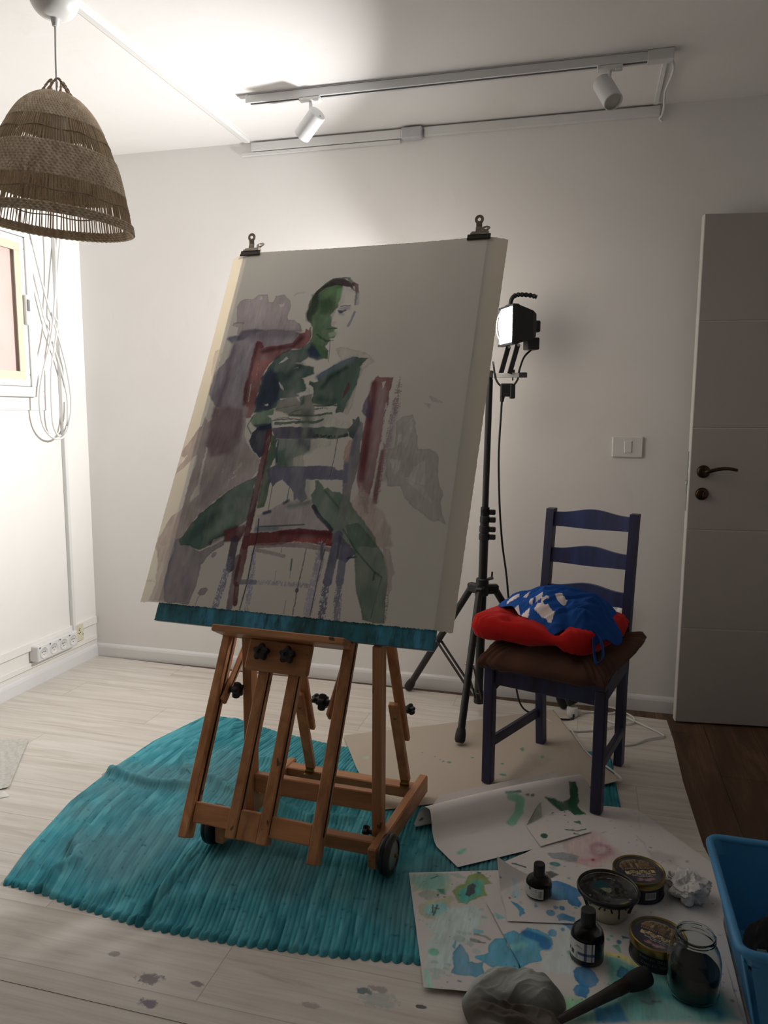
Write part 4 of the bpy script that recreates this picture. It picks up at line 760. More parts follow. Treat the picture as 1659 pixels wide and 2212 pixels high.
('l',(118,110,118),0.85,0.031,0,0,1,0,[(.091,.859),(.0958,.8156),(.0921,.7399),(.0905,.6556)]),
('l',(84,78,84),0.8,0.0111,0.0044,0,0,0,[(.0948,.8593),(.1007,.8195)]),
('l',(70,64,70),0.9,0.0036,0,0,0,0,[(.1062,.849),(.1021,.7835),(.0998,.646)]),
('l',(76,72,92),0.92,0.0285,0,0.0017,0,0,[(.1407,.8953),(.1362,.8005),(.1346,.7505)]),
('l',(80,76,98),0.9,0.0257,0,0,1,0,[(.1333,.7574),(.1329,.7116),(.1365,.6461)]),
('p',(70,66,84),0.92,0,0,0.0017,0,0,[(.1444,.8955),(.2055,.8449),(.1816,.8145),(.1505,.8231)]),
('l',(86,82,98),0.88,0.0253,0,0.0017,0,0,[(.1672,.8531),(.1703,.7958),(.1727,.7535)]),
('l',(90,86,104),0.88,0.0254,0,0,1,0,[(.1714,.7605),(.1776,.6981),(.1841,.6438)]),
('l',(58,56,76),0.9,0.0065,0,0.0017,0,0,[(.1832,.8261),(.2113,.8328)]),
('p',(74,92,74),0.92,0,0.0014,0.0017,0,1,[(.1575,.9258),(.1969,.9355),(.2402,.8977),(.2749,.8639),(.3013,.8338),(.3139,.7996),(.3205,.7586),(.3212,.7107),(.3297,.6477),(.2973,.6445),(.2646,.6515),(.2565,.6778),(.2283,.7371),(.2137,.7991),(.2043,.8412)]),
('l',(52,70,56),0.8,0.005,0.0014,0,0,0,[(.1521,.9144),(.2085,.8487),(.2724,.793),(.2998,.7776)]),
('l',(54,72,56),0.8,0.0034,0.0014,0,0,0,[(.2998,.7776),(.2925,.715),(.2882,.6571)]),
('l',(90,104,86),0.5,0.0206,0.0081,0,0,0,[(.295,.7427),(.3054,.6587)]),
('l',(96,88,76),0.8,0.0089,0,0,1,0,[(.324,.7588),(.3332,.658)]),
('p',(132,114,106),0.8,0,0.0014,0.0017,0,0,[(.2891,.8649),(.3074,.8626),(.3364,.7909),(.3276,.7798),(.3353,.7426),(.3283,.7318),(.3161,.7859)]),
('l',(50,66,54),0.8,0.0077,0,0,0,0,[(.2765,.7898),(.2757,.7688)]),
('p',(64,93,54),0.95,0,0.0018,0.0043,0,1,[(-.1254,1.7591),(-.1015,1.7906),(-.0743,1.8055),(-.024,1.7889),(-.0243,1.751),(-.03,1.7031),(-.0417,1.6877),(-.051,1.6722),(-.0419,1.6507),(-.0368,1.6243),(-.0138,1.6182),(-.0264,1.6083),(-.0123,1.5974),(-.0209,1.5796),(-.038,1.5801),(-.0354,1.5671),(-.0489,1.5495),(-.0303,1.5286),(-.0273,1.5005),(-.0462,1.5111),(-.0718,1.5424),(-.1071,1.5718),(-.0985,1.5897),(-.1014,1.616),(-.1143,1.6429),(-.1363,1.665),(-.1405,1.6974),(-.137,1.7297)]),
('p',(46,54,42),0.85,0,0.0073,0.0044,0,0,[(-.1402,1.684),(-.1362,1.7134),(-.1325,1.7567),(-.1169,1.7668),(-.103,1.7226),(-.1054,1.6851),(-.1172,1.6696),(-.1132,1.6376),(-.1315,1.6542)]),
('p',(48,68,40),0.7,0,0.0145,0.0065,0,0,[(-.099,1.7278),(-.0732,1.7482),(-.0341,1.7247),(-.0368,1.6875),(-.0534,1.6723),(-.0793,1.6787),(-.0997,1.7063)]),
('p',(76,104,74),0.6,0,0.0071,0.0043,0,1,[(-.0836,1.6629),(-.0529,1.6696),(-.0393,1.6243),(-.0568,1.6145),(-.0734,1.6361)]),
('p',(92,128,80),0.65,0,0.0054,0,0,0,[(-.0434,1.7737),(-.025,1.7808),(-.0272,1.7404),(-.0345,1.714)]),
('l',(78,112,66),0.5,0.0212,0.0183,0,0,0,[(-.0803,1.7594),(-.0523,1.7687)]),
('l',(52,76,42),0.6,0.0234,0.018,0,0,0,[(-.1022,1.669),(-.0875,1.6208)]),
('p',(50,36,38),0.95,0,0.0018,0.0044,0,0,[(-.1265,1.7646),(-.0975,1.7958),(-.0664,1.816),(-.0162,1.8129),(.0057,1.8007),(.022,1.7647),(.0137,1.7705),(.0013,1.7847),(-.024,1.7889),(-.0621,1.7938),(-.0988,1.7767),(-.1203,1.7588)]),
('l',(66,78,62),0.85,0.0059,0,0.0022,0,0,[(-.0972,1.7945),(-.0669,1.8188),(-.0299,1.8206),(-.0052,1.8205)]),
('l',(84,92,78),0.8,0.0105,0.0036,0,0,0,[(-.0067,1.8151),(.0146,1.7921)]),
('l',(82,36,40),0.95,0.013,0,0.0022,0,0,[(.0142,1.7948),(.0255,1.786),(.0331,1.7574)]),
('l',(124,112,108),0.75,0.0103,0.0053,0,0,0,[(.0374,1.7531),(.0422,1.713)]),
('l',(84,80,90),0.9,0.0077,0,0.0021,0,0,[(.0323,1.7481),(.0344,1.7094)]),
('p',(140,126,118),0.65,0,0.0054,0,0,0,[(-.023,1.7834),(.0053,1.7764),(.0228,1.7606),(-.0075,1.7663)]),
('p',(142,134,120),0.5,0,0.0054,0,0,0,[(-.0245,1.7781),(.0028,1.763),(-.0074,1.7127),(-.026,1.7083)]),
('p',(122,110,112),0.7,0,0.0053,0.0021,0,0,[(-.024,1.6975),(-.0054,1.702),(.0191,1.7009),(.0186,1.6903),(-.0034,1.6913)]),
('l',(66,58,62),0.9,0.0036,0,0.0021,0,0,[(-.018,1.7047),(-.0014,1.7071),(.0184,1.7049)]),
('l',(48,52,80),0.9,0.0077,0.0018,0.0021,0,0,[(-.022,1.6868),(-.0112,1.6811),(.0033,1.6878)]),
('l',(84,88,104),0.65,0.0067,0.0071,0,0,0,[(-.0163,1.676),(-.0022,1.6722)]),
('e',(40,44,72),0.9,0,0.0018,0,0,0,[(-.0128,1.6832,.0074,.0065)]),
('p',(152,122,112),0.85,0,0.0035,0.0021,0,0,[(-.0399,1.6401),(-.0262,1.6448),(-.0227,1.6394),(-.0305,1.6293)]),
('p',(136,130,116),0.6,0,0.0054,0,0,0,[(-.048,1.6694),(-.0357,1.6821),(-.0366,1.661),(-.0395,1.6506)]),
('l',(46,62,42),0.9,0.0038,0,0.0021,0,0,[(-.0523,1.6164),(-.0331,1.6176),(-.0138,1.6182)]),
('l',(72,94,66),0.6,0.0066,0.0053,0,0,0,[(-.0463,1.6102),(-.0243,1.6095)]),
('l',(46,68,42),0.75,0.0066,0.0035,0.0042,0,0,[(-.0822,1.5944),(-.0486,1.5727),(-.0335,1.5696)]),
('l',(60,80,58),0.6,0.0046,0,0,0,0,[(-.0362,1.571),(-.0192,1.5705)]),
('p',(126,138,104),0.65,0,0.0053,0,0,0,[(-.0391,1.5983),(-.0094,1.6077),(-.0113,1.5922),(-.0317,1.5851)]),
('l',(98,92,102),0.92,0.0091,0,0.0021,0,0,[(.0387,1.6789),(.0327,1.653),(.0254,1.6272)]),
('l',(60,60,50),0.9,0.002,0,0,0,0,[(-.0314,1.5773),(-.0246,1.5361),(-.0192,1.4898)]),
('l',(134,124,116),0.6,0.0065,0.0038,0,0,0,[(-.203,1.759),(-.1954,1.7655),(-.1678,1.7682)])]
SPLATS_AND_SHADOW = {'A': [
('p',(150,158,132),0.75,0,0.0048,0.0077,0,0,[(2.033,-1.4479),(2.099,-1.4263),(2.1429,-1.4174),(2.1576,-1.4481),(2.1574,-1.4788),(2.1441,-1.5064),(2.1154,-1.5084),(2.0801,-1.5152),(2.0612,-1.5294),(2.0475,-1.494)]),
('p',(118,152,142),0.8,0,0.013,0.0078,0,0,[(2.0465,-1.4569),(2.1002,-1.4324),(2.1373,-1.4285),(2.1459,-1.4759),(2.1276,-1.4961),(2.087,-1.5043),(2.0585,-1.4848)]),
('l',(70,92,80),0.9,0.0047,0,0.0039,0,0,[(2.094,-1.4579),(2.1149,-1.4395)]),
('p',(142,142,130),0.8,0,0.0031,0.0056,0,0,[(2.078,-1.5306),(2.0969,-1.5076),(2.128,-1.5079),(2.1346,-1.5324),(2.1055,-1.5491)]),
('p',(56,120,96),0.85,0,0.0047,0.0038,0,0,[(2.1229,-1.5004),(2.1381,-1.4932),(2.1474,-1.5143),(2.1348,-1.5149)]),
('e',(48,52,50),0.9,0,0,0.0019,0,0,[(2.1282,-1.5226,.0025,.0034),(2.1469,-1.5261,.0046,.0023)]),
('p',(156,150,112),0.7,0,0.003,0.0054,0,0,[(2.0881,-1.585),(2.1077,-1.5599),(2.1396,-1.5397),(2.1644,-1.5184),(2.1758,-1.5325),(2.1624,-1.5476),(2.1739,-1.5723),(2.166,-1.5963),(2.143,-1.6214),(2.1191,-1.6227),(2.0972,-1.61)]),
('p',(122,164,160),0.9,0,0.0074,0.0053,0,0,[(2.1049,-1.5804),(2.1252,-1.5579),(2.1513,-1.545),(2.1662,-1.5689),(2.1601,-1.5926),(2.141,-1.6113),(2.1186,-1.6121),(2.1054,-1.5995)]),
('l',(58,66,62),0.9,0.0043,0,0.0036,0,0,[(2.1218,-1.5673),(2.1279,-1.596)]),
('l',(58,66,62),0.9,0.0051,0,0.0036,0,0,[(2.1335,-1.564),(2.1329,-1.6055)]),
('l',(58,66,62),0.9,0.0043,0,0.0036,0,0,[(2.129,-1.577),(2.1412,-1.5764)]),
('p',(120,132,72),0.9,0,0.0032,0.0057,0,0,[(2.1913,-1.4387),(2.1983,-1.4116),(2.2156,-1.402),(2.2362,-1.4027),(2.2508,-1.4222),(2.2585,-1.4325),(2.2381,-1.4443),(2.2456,-1.4664),(2.2539,-1.4892),(2.2317,-1.5026),(2.2145,-1.5189),(2.2047,-1.5359),(2.1888,-1.536),(2.1799,-1.5199),(2.1661,-1.4973),(2.1694,-1.4739),(2.1916,-1.4525)]),
('p',(74,150,138),0.92,0,0.0079,0.0057,0,0,[(2.2033,-1.4447),(2.2197,-1.4308),(2.2369,-1.4354),(2.2319,-1.4521),(2.2401,-1.4857),(2.2223,-1.4994),(2.2103,-1.5144),(2.2022,-1.5309),(2.1911,-1.5283),(2.1836,-1.5043),(2.1833,-1.4806),(2.199,-1.4642)]),
('p',(82,74,80),0.95,0,0,0.0038,0,0,[(2.2008,-1.4995),(2.2025,-1.4633),(2.2095,-1.4491),(2.2174,-1.4531),(2.2185,-1.4858),(2.209,-1.506)]),
('p',(164,178,172),0.6,0,0.0082,0.0082,0,0,[(2.1254,-1.6446),(2.1653,-1.5636),(2.2275,-1.5352),(2.2547,-1.5555),(2.2551,-1.6087),(2.2279,-1.652),(2.2271,-1.6891),(2.2041,-1.7074),(2.2109,-1.7655),(2.1722,-1.7939),(2.1487,-1.7871),(2.1396,-1.7132),(2.1515,-1.6731)]),
('e',(100,160,128),0.85,0,0.0026,0.0032,0,0,[(2.159,-1.7359,.0131,.0124)]),
('p',(62,128,152),0.95,0,0,0.0046,0,1,[(2.2064,-1.7303),(2.2166,-1.6944),(2.2371,-1.7218),(2.2445,-1.7495),(2.2663,-1.748),(2.276,-1.7386),(2.2852,-1.7844),(2.2422,-1.7941),(2.2109,-1.792),(2.2154,-1.7732)]),
('p',(70,134,156),0.9,0,0,0.0032,0,0,[(2.2006,-1.706),(2.2033,-1.6835),(2.2064,-1.7115)]),
('p',(98,160,166),0.9,0,0,0.0033,0,0,[(2.2394,-1.6285),(2.2629,-1.6297),(2.2658,-1.639),(2.2525,-1.6502),(2.2419,-1.6456)]),
('p',(70,140,162),0.93,0,0,0.0047,0,1,[(2.2583,-1.7252),(2.2905,-1.7048),(2.2888,-1.6911),(2.2853,-1.6754),(2.2955,-1.6531),(2.3158,-1.6451),(2.3571,-1.7117),(2.3598,-1.7422),(2.3063,-1.7569),(2.2892,-1.7439),(2.276,-1.7386),(2.2657,-1.7324)]),
('e',(142,152,144),0.75,0,0,0.0033,0,0,[(2.2062,-1.6517,.0074,.006),(2.22,-1.6542,.0066,.006),(2.2327,-1.6506,.0049,.006),(2.2116,-1.6739,.0148,.012),(2.2396,-1.6856,.0082,.0096),(2.2573,-1.7069,.0098,.0084),(2.2021,-1.7691,.0057,.0048),(2.1997,-1.7819,.0066,.0048),(2.2079,-1.8014,.0057,.0036),(2.1671,-1.7686,.0074,.0048),(2.2245,-1.5962,.0033,.0029),(2.2488,-1.5502,.0066,.0053),(2.2595,-1.5785,.0082,.0057),(2.2462,-1.5044,.0049,.0034),(2.1608,-1.6151,.0026,.0019),(2.1103,-1.6383,.003,.0019),(2.125,-1.6429,.0023,.0014),(2.1677,-1.4638,.0046,.0029),(2.1804,-1.796,.0197,.0096),(2.1792,-1.8136,.0115,.0096)]),
('l',(112,108,100),0.8,0.0068,0,0.005,0,0,[(2.2439,-1.6476),(2.2687,-1.6482),(2.2848,-1.6586)]),
('l',(104,106,104),0.8,0.0118,0,0.0049,0,0,[(2.2419,-1.6679),(2.2568,-1.6687)]),
('l',(74,72,70),0.85,0.0043,0,0.0032,0,0,[(2.2574,-1.6734),(2.2737,-1.6738)]),
('l',(128,176,156),0.7,0.0124,0.0061,0,0,0,[(2.1551,-1.7986),(2.1624,-1.8225),(2.1717,-1.8452)]),
('p',(130,142,132),0.8,0,0,0.004,0,0,[(2.147,-1.4194),(2.1645,-1.4114),(2.1899,-1.4297),(2.164,-1.4306)]),
('l',(40,70,90),0.9,0.0024,0,0,1,0,[(2.1944,-1.3983),(2.2121,-1.3901)]),
('e',(36,80,100),0.9,0,0,0.0018,0,0,[(2.22,-1.3934,.006,.0033),(2.2008,-1.4029,.0014,.0016),(2.2528,-1.4019,.0018,.0022),(2.24,-1.3962,.0014,.0016),(2.2337,-1.8126,.0046,.0025),(2.1751,-1.6138,.0014,.0016),(2.1865,-1.6729,.0014,.0016)])],
'C': [
('p',(172,190,184),0.4,0,0.0107,0.0064,0,0,[(2.4123,-1.5492),(2.475,-1.5499),(2.484,-1.7271),(2.4116,-1.732),(2.424,-1.6662)]),
('p',(72,142,164),0.93,0,0,0.0048,0,1,[(2.2587,-1.7246),(2.2869,-1.6877),(2.2963,-1.6551),(2.3169,-1.6375),(2.3352,-1.6169),(2.3515,-1.6228),(2.3677,-1.5992),(2.3923,-1.5959),(2.413,-1.6041),(2.4248,-1.6162),(2.4302,-1.6383),(2.4225,-1.6585),(2.4046,-1.6683),(2.4077,-1.7024),(2.3894,-1.7152),(2.3651,-1.7419),(2.341,-1.7665),(2.3152,-1.7706),(2.2815,-1.7558),(2.2749,-1.7468)]),
('l',(36,98,146),0.75,0.0301,0.0068,0,0,0,[(2.3713,-1.6173),(2.4111,-1.6302),(2.4155,-1.6489)]),
('l',(118,176,172),0.6,0.0213,0.008,0,0,0,[(2.3122,-1.697),(2.3634,-1.6584)]),
('e',(58,126,160),0.93,0,0,0.0034,0,1,[(2.4292,-1.5973,.0103,.013),(2.4531,-1.5788,.0053,.0065)]),
('p',(44,104,148),0.9,0,0,0.0034,0,0,[(2.4489,-1.553),(2.4766,-1.5427),(2.4756,-1.5764),(2.4657,-1.5664)]),
('p',(108,164,160),0.8,0,0,0.0035,0,0,[(2.2834,-1.5589),(2.2998,-1.5678),(2.3135,-1.5773),(2.2948,-1.5838)]),
('e',(140,150,140),0.7,0,0,0.0035,0,0,[(2.28,-1.5733,.0077,.0091)]),
('p',(96,150,140),0.85,0,0.0111,0.0074,0,0,[(2.5528,-1.6404),(2.5807,-1.6391),(2.6075,-1.6566),(2.6685,-1.6701),(2.7907,-1.6752),(2.8244,-1.7733),(2.4801,-1.8679),(2.5368,-1.8093),(2.5637,-1.7566)]),
('p',(130,172,134),0.75,0,0.0103,0.0055,0,0,[(2.459,-1.8038),(2.5241,-1.795),(2.5113,-1.8424),(2.4737,-1.863)]),
('l',(184,168,88),0.85,0.0122,0.0079,0.0063,0,0,[(2.5556,-1.6375),(2.5876,-1.6393),(2.6145,-1.6526),(2.6481,-1.6576)]),
('p',(46,106,142),0.9,0,0.0068,0.0068,0,0,[(2.5304,-1.8199),(2.582,-1.7916),(2.5989,-1.8353),(2.5364,-1.8525)]),
('l',(56,126,130),0.7,0.0324,0.0146,0.0073,0,0,[(2.6196,-1.6835),(2.6691,-1.7276),(2.7539,-1.7583)]),
('l',(44,108,134),0.7,0.0223,0.0144,0.0072,0,0,[(2.7374,-1.6899),(2.7895,-1.7659)]),
('p',(40,108,148),0.95,0,0,0.003,0,1,[(2.4829,-1.7212),(2.4875,-1.706),(2.5011,-1.6972),(2.5162,-1.698),(2.5285,-1.7106),(2.5351,-1.7304),(2.5322,-1.7484),(2.5189,-1.7586),(2.507,-1.7591),(2.4949,-1.751),(2.4853,-1.7382)]),
('p',(44,112,152),0.95,0,0,0.0029,0,1,[(2.484,-1.7767),(2.4911,-1.7625),(2.503,-1.7564),(2.5136,-1.761),(2.5156,-1.7754),(2.5098,-1.7926),(2.498,-1.7913),(2.4888,-1.7865)]),
('p',(46,108,138),0.93,0,0,0.003,0,1,[(2.579,-1.6908),(2.5877,-1.6743),(2.5998,-1.677),(2.6111,-1.6938),(2.6047,-1.715),(2.5915,-1.7129),(2.5811,-1.706)]),
('p',(40,92,112),0.92,0,0,0.0034,0,0,[(2.5887,-1.5509),(2.5985,-1.5413),(2.6125,-1.5535),(2.6118,-1.5673),(2.5988,-1.5709)]),
('e',(44,98,128),0.9,0,0,0.0017,0,0,[(2.5866,-1.5888,.0063,.0078),(2.561,-1.5505,.0048,.0037)]),
('p',(78,140,118),0.85,0,0,0.0033,0,0,[(2.5719,-1.605),(2.5848,-1.5992),(2.5886,-1.6134),(2.5896,-1.6239),(2.5786,-1.6162)]),
('e',(96,150,126),0.8,0,0,0.0016,0,0,[(2.5617,-1.5857,.0054,.0058),(2.57,-1.5721,.0054,.004),(2.4718,-1.6564,.0054,.0075)]),
('l',(120,130,120),0.6,0.0041,0,0.0057,1,0,[(2.6251,-1.769),(2.64,-1.7738),(2.6607,-1.7663)]),
('l',(110,116,112),0.7,0.0063,0,0.0057,0,0,[(2.6277,-1.7682),(2.644,-1.7709),(2.6661,-1.7631)]),
('e',(60,66,70),0.8,0,0,0.0015,0,0,[(2.4826,-1.8064,.0014,.002),(2.502,-1.7992,.0014,.0024),(2.4793,-1.6785,.0014,.0016),(2.5847,-1.6422,.0031,.0028),(2.6104,-1.6245,.0011,.0016),(2.5971,-1.5759,.0014,.0016)])],
'B': [
('p',(44,106,150),0.95,0,0,0.0037,0,1,[(2.4097,-1.3957),(2.4342,-1.3858),(2.4612,-1.3951),(2.486,-1.4062),(2.495,-1.4331),(2.4848,-1.4417),(2.4962,-1.4669),(2.4905,-1.4824),(2.4753,-1.4811),(2.4648,-1.4672),(2.4611,-1.4569),(2.4443,-1.4672),(2.4168,-1.4691)]),
('l',(70,140,150),0.4,0.0205,0.0126,0,0,0,[(2.4292,-1.4367),(2.4502,-1.4397)]),
('e',(56,122,156),0.94,0,0,0.0018,0,1,[(2.4218,-1.526,.0111,.0135),(2.4336,-1.5009,.0066,.0076),(2.4491,-1.4994,.0073,.0087),(2.3841,-1.5091,.0045,.0054)]),
('p',(52,116,150),0.94,0,0,0.0035,0,0,[(2.4384,-1.5348),(2.4495,-1.521),(2.4645,-1.5223),(2.4812,-1.5283),(2.4815,-1.5427),(2.4439,-1.5492)]),
('p',(58,122,152),0.94,0,0,0.0018,0,0,[(2.3192,-1.5075),(2.3371,-1.5138),(2.3521,-1.529),(2.3559,-1.5442),(2.348,-1.5598),(2.3445,-1.5393),(2.3326,-1.5206)]),
('p',(142,158,164),0.85,0,0.0016,0.0038,0,0,[(2.312,-1.4151),(2.3261,-1.4112),(2.3277,-1.4382),(2.3398,-1.4645),(2.3349,-1.489),(2.323,-1.4923),(2.3165,-1.4797),(2.3209,-1.452)]),
('e',(170,36,48),0.95,0,0,0.0018,0,0,[(2.3152,-1.4938,.003,.0039)]),
('e',(172,164,158),0.6,0,0.0015,0.0037,0,0,[(2.3093,-1.4611,.0071,.0141),(2.3649,-1.4949,.0071,.0057)]),
('e',(150,150,132),0.8,0,0,0,0,0,[(2.3431,-1.5037,.0043,.0051),(2.342,-1.4491,.0032,.004)]),
('e',(40,60,70),0.9,0,0,0,0,0,[(2.2835,-1.4331,.0023,.0029),(2.3285,-1.4856,.0014,.0023)]),
('p',(176,164,176),0.7,0,0.0033,0.004,0,0,[(2.4193,-1.3729),(2.4313,-1.357),(2.4424,-1.3634),(2.4464,-1.3778),(2.4218,-1.3877)]),
('e',(60,140,110),0.8,0,0,0,0,0,[(2.4838,-1.4884,.0052,.0044)])],
'D': [
('p',(176,146,142),0.6,0,0.0145,0.0109,0,0,[(2.4436,-1.1639),(2.5348,-1.0813),(2.5731,-1.1403),(2.6085,-1.2135),(2.5272,-1.3029),(2.4966,-1.2785),(2.4655,-1.2647)]),
('l',(158,112,120),0.65,0.0178,0.0074,0.0044,0,0,[(2.5503,-1.1588),(2.5725,-1.1648),(2.5766,-1.1904),(2.5651,-1.2141),(2.5432,-1.2202),(2.5276,-1.207),(2.5245,-1.1811),(2.5374,-1.1624),(2.5503,-1.1588)]),
('l',(166,112,116),0.6,0.018,0.0142,0.0064,0,0,[(2.4725,-1.2569),(2.5043,-1.2582),(2.534,-1.2466),(2.5526,-1.2277)]),
('e',(148,34,62),0.9,0,0.0035,0,0,0,[(2.5275,-1.2484,.005,.0061)]),
('l',(168,120,122),0.5,0.005,0.0052,0.0063,0,0,[(2.4487,-1.2771),(2.4858,-1.2701),(2.5228,-1.2799),(2.5519,-1.2751)]),
('p',(122,126,130),0.85,0,0.0018,0.0064,0,1,[(2.4005,-1.2527),(2.4211,-1.2435),(2.4474,-1.2327),(2.4911,-1.2414),(2.4839,-1.2639),(2.4617,-1.2751),(2.4204,-1.2713)]),
('e',(36,108,108),0.93,0,0,0.0021,0,0,[(2.4234,-1.2992,.0157,.0109)]),
('e',(150,142,140),0.8,0,0,0.0021,0,0,[(2.4192,-1.3205,.0117,.0081)]),
('p',(78,78,76),0.92,0,0,0.004,0,0,[(2.3995,-1.3403),(2.4196,-1.3379),(2.4355,-1.3479),(2.4119,-1.3687)]),
('l',(30,66,48),0.93,0.0075,0,0.0021,0,0,[(2.3053,-1.327),(2.3244,-1.33),(2.3426,-1.3349)]),
('e',(60,66,66),0.85,0,0,0.002,0,0,[(2.4634,-1.3569,.0041,.0045),(2.4495,-1.3026,.0019,.0019)]),
('l',(176,182,160),0.5,0.0167,0.0132,0,0,0,[(2.4514,-1.364),(2.4835,-1.3613)]),
('e',(112,108,110),0.7,0,0,0.0021,0,0,[(2.7412,-1.1921,.0048,.0057),(2.7886,-1.1845,.0054,.0068),(2.7799,-1.2338,.0038,.0045),(2.6561,-1.1067,.0022,.0034),(2.6327,-1.1268,.0019,.0028),(2.8074,-1.3242,.0038,.0034),(2.8307,-1.3651,.0025,.0028)]),
('p',(150,134,132),0.45,0,0.0108,0.0087,0,0,[(2.6859,-1.1571),(2.777,-1.1667),(2.7566,-1.2174),(2.6981,-1.2001)]),
('l',(150,140,134),0.5,0.0036,0.0038,0.0068,0,0,[(2.6593,-1.0788),(2.6756,-1.124),(2.6905,-1.1792)]),
('l',(150,140,134),0.4,0.0039,0.0041,0.0073,0,0,[(2.6694,-.9629),(2.6682,-1.0376)]),
('p',(16,76,54),0.96,0,0,0.0025,0,0,[(2.4974,-.9898),(2.5217,-.9831),(2.5561,-.9876),(2.5591,-1.0144),(2.5419,-1.0341),(2.5182,-1.0203),(2.5011,-1.0168)])],
'E': [
('l',(24,90,64),0.9,0.022,0,0.005,1,0,[(2.4556,-.9873),(2.4874,-1.0241)]),
('p',(24,88,64),0.9,0,0,0.0072,0,0,[(2.4709,-1.0593),(2.4843,-1.0488),(2.4913,-1.0684),(2.4778,-1.0675)]),
('l',(24,86,62),0.92,0.0052,0,0.0023,0,0,[(2.447,-1.1135),(2.4819,-1.1122),(2.5069,-1.0942)]),
('e',(20,78,62),0.94,0,0,0.0023,0,0,[(2.386,-1.1656,.0105,.0131),(2.4739,-1.1272,.0034,.0044)]),
('l',(60,130,105),0.8,0.0065,0,0.0046,0,0,[(2.4788,-1.129),(2.4953,-1.1339)]),
('e',(30,60,56),0.9,0,0,0,0,0,[(2.4415,-1.0083,.0025,.0034),(2.4428,-1.0282,.0025,.0034),(2.4535,-1.0676,.0018,.0027),(2.5115,-1.0647,.0021,.0027),(2.425,-.9865,.0057,.0027)]),
('l',(110,106,108),0.4,0.0149,0.0103,0,0,0,[(2.3764,-1.0236),(2.3978,-1.0317)])],
'K': [
('e',(50,130,104),0.85,0,0,0.003,0,0,[(2.0204,-.7507,.0064,.0087),(1.9983,-.7497,.004,.0052),(1.9844,-.7408,.0024,.0035),(1.9598,-.7199,.0024,.0035),(2.0979,-.6886,.0056,.0052),(2.2104,-.7082,.0064,.007),(2.2222,-.7954,.0144,.0087),(2.348,-.6146,.0072,.0105),(1.9114,-.6995,.0024,.0035),(2.2721,-.5691,.008,.0175),(2.112,-.9823,.0064,.007)]),
('e',(150,180,160),0.5,0,0.0026,0,0,0,[(1.7156,-.796,.0129,.0107)]),
('p',(150,138,124),0.35,0,0.0148,0.0089,0,0,[(2.2982,-.5908),(2.3803,-.6241),(2.2784,-.8261),(2.2304,-.8718)])]}  # last kraft stroke: the chair's soft shadow band painted into the sheet colour
def seg_dist(x, y, pts, closed):
    n = len(pts); d = np.full(x.shape, 1e9); ins = np.zeros(x.shape, bool)
    for i in range(n if closed else n-1):
        x0, y0 = pts[i][:2]; x1, y1 = pts[(i+1) % n][:2]; ex, ey = x1-x0, y1-y0
        t = np.clip(((x-x0)*ex+(y-y0)*ey)/(ex*ex+ey*ey+1e-12), 0, 1)
        d = np.minimum(d, np.hypot(x-x0-t*ex, y-y0-t*ey))
        if closed and y0 != y1:
            c = ((y0 > y) != (y1 > y)) & (x < ex*(y-y0)/(ey)+x0); ins ^= c
    return np.where(ins, -d, d) if closed else d
def paint(X, Y, strokes, ref, white, px, grey=0.03):
    """lay the strokes on a sheet: X, Y sample points in sheet metres; returns one colour per point"""
    X = X.ravel(); Y = Y.ravel(); rl = np.array(lin(ref)); wl = np.array(white)
    C = np.ones((X.size, 3))*wl*(1+0.035*fbm(X*9, Y*9, 3)[:, None])
    for k, hexc, al, w, s, nn_, d, e, pts in strokes:
        P = np.array(pts); R_ = P[:, 2:].max() if k == 'e' else 0
        pad = w/2+s*2+nn_*2+R_+px*2+0.004
        idx = np.nonzero((X > P[:, 0].min()-pad) & (X < P[:, 0].max()+pad) & (Y > P[:, 1].min()-pad) & (Y < P[:, 1].max()+pad))[0]
        if not len(idx): continue
        x, y = X[idx], Y[idx]
        if nn_ > 0:
            f = 0.55/max(nn_*2.5, 0.004)
            qx = x+nn_*1.3*fbm(x*f, y*f, 11); qy = y+nn_*1.3*fbm(x*f+7.3, y*f, 23)
        else: qx, qy = x, y
        if k == 'p': sd = seg_dist(qx, qy, pts, True)
        elif k == 'l': sd = seg_dist(qx, qy, pts, False)-w/2
        else:
            sd = np.full(x.shape, 1e9)
            for (cx, cy, rx, ry) in pts: sd = np.minimum(sd, (np.hypot((qx-cx)/rx, (qy-cy)/ry)-1)*min(rx, ry))
        so = max(s, px*0.6); gr = 0.0018 if (k == 'p' and sum(hexc) < 420) else 0.0
        a = np.clip(0.5-(sd-gr)/(2*so), 0, 1); a = a*a*(3-2*a)
        if d:
            g = vnoise(x*330, y*330, 5)*0.6+vnoise(x*520, y*70, 9)*0.55
            inn = np.clip(-sd/max(w*0.35, 0.008), 0, 1)
            a = a*np.clip((g+0.05+0.45*inn)*3.0, 0, 1)
        a = a*min(0.96, al*(1.25 if s > 0.003 else 1.0))*np.clip(0.95+0.30*fbm(x*26, y*14, 31), 0, 1.0)
        col = np.clip(np.array(lin(hexc))/rl*wl, 0.004, 0.95)
        gy = col.mean(); dkf = 0.72+0.28*min(1.0, gy/0.45); col = ((1-grey)*col+grey*gy)*dkf
        cc = np.ones((len(idx), 3))*col*(1+0.34*fbm(x*34, y*16, 41)+0.10*vnoise(x*260, y*40, 43))[:, None]
        if e: cc = cc*(1-0.15*np.exp(-(np.minimum(sd, 0)/0.0030)**2))[:, None]
        C[idx] = C[idx]*(1-a[:, None])+cc*a[:, None]
    return np.clip(C, 0.002, 0.95)

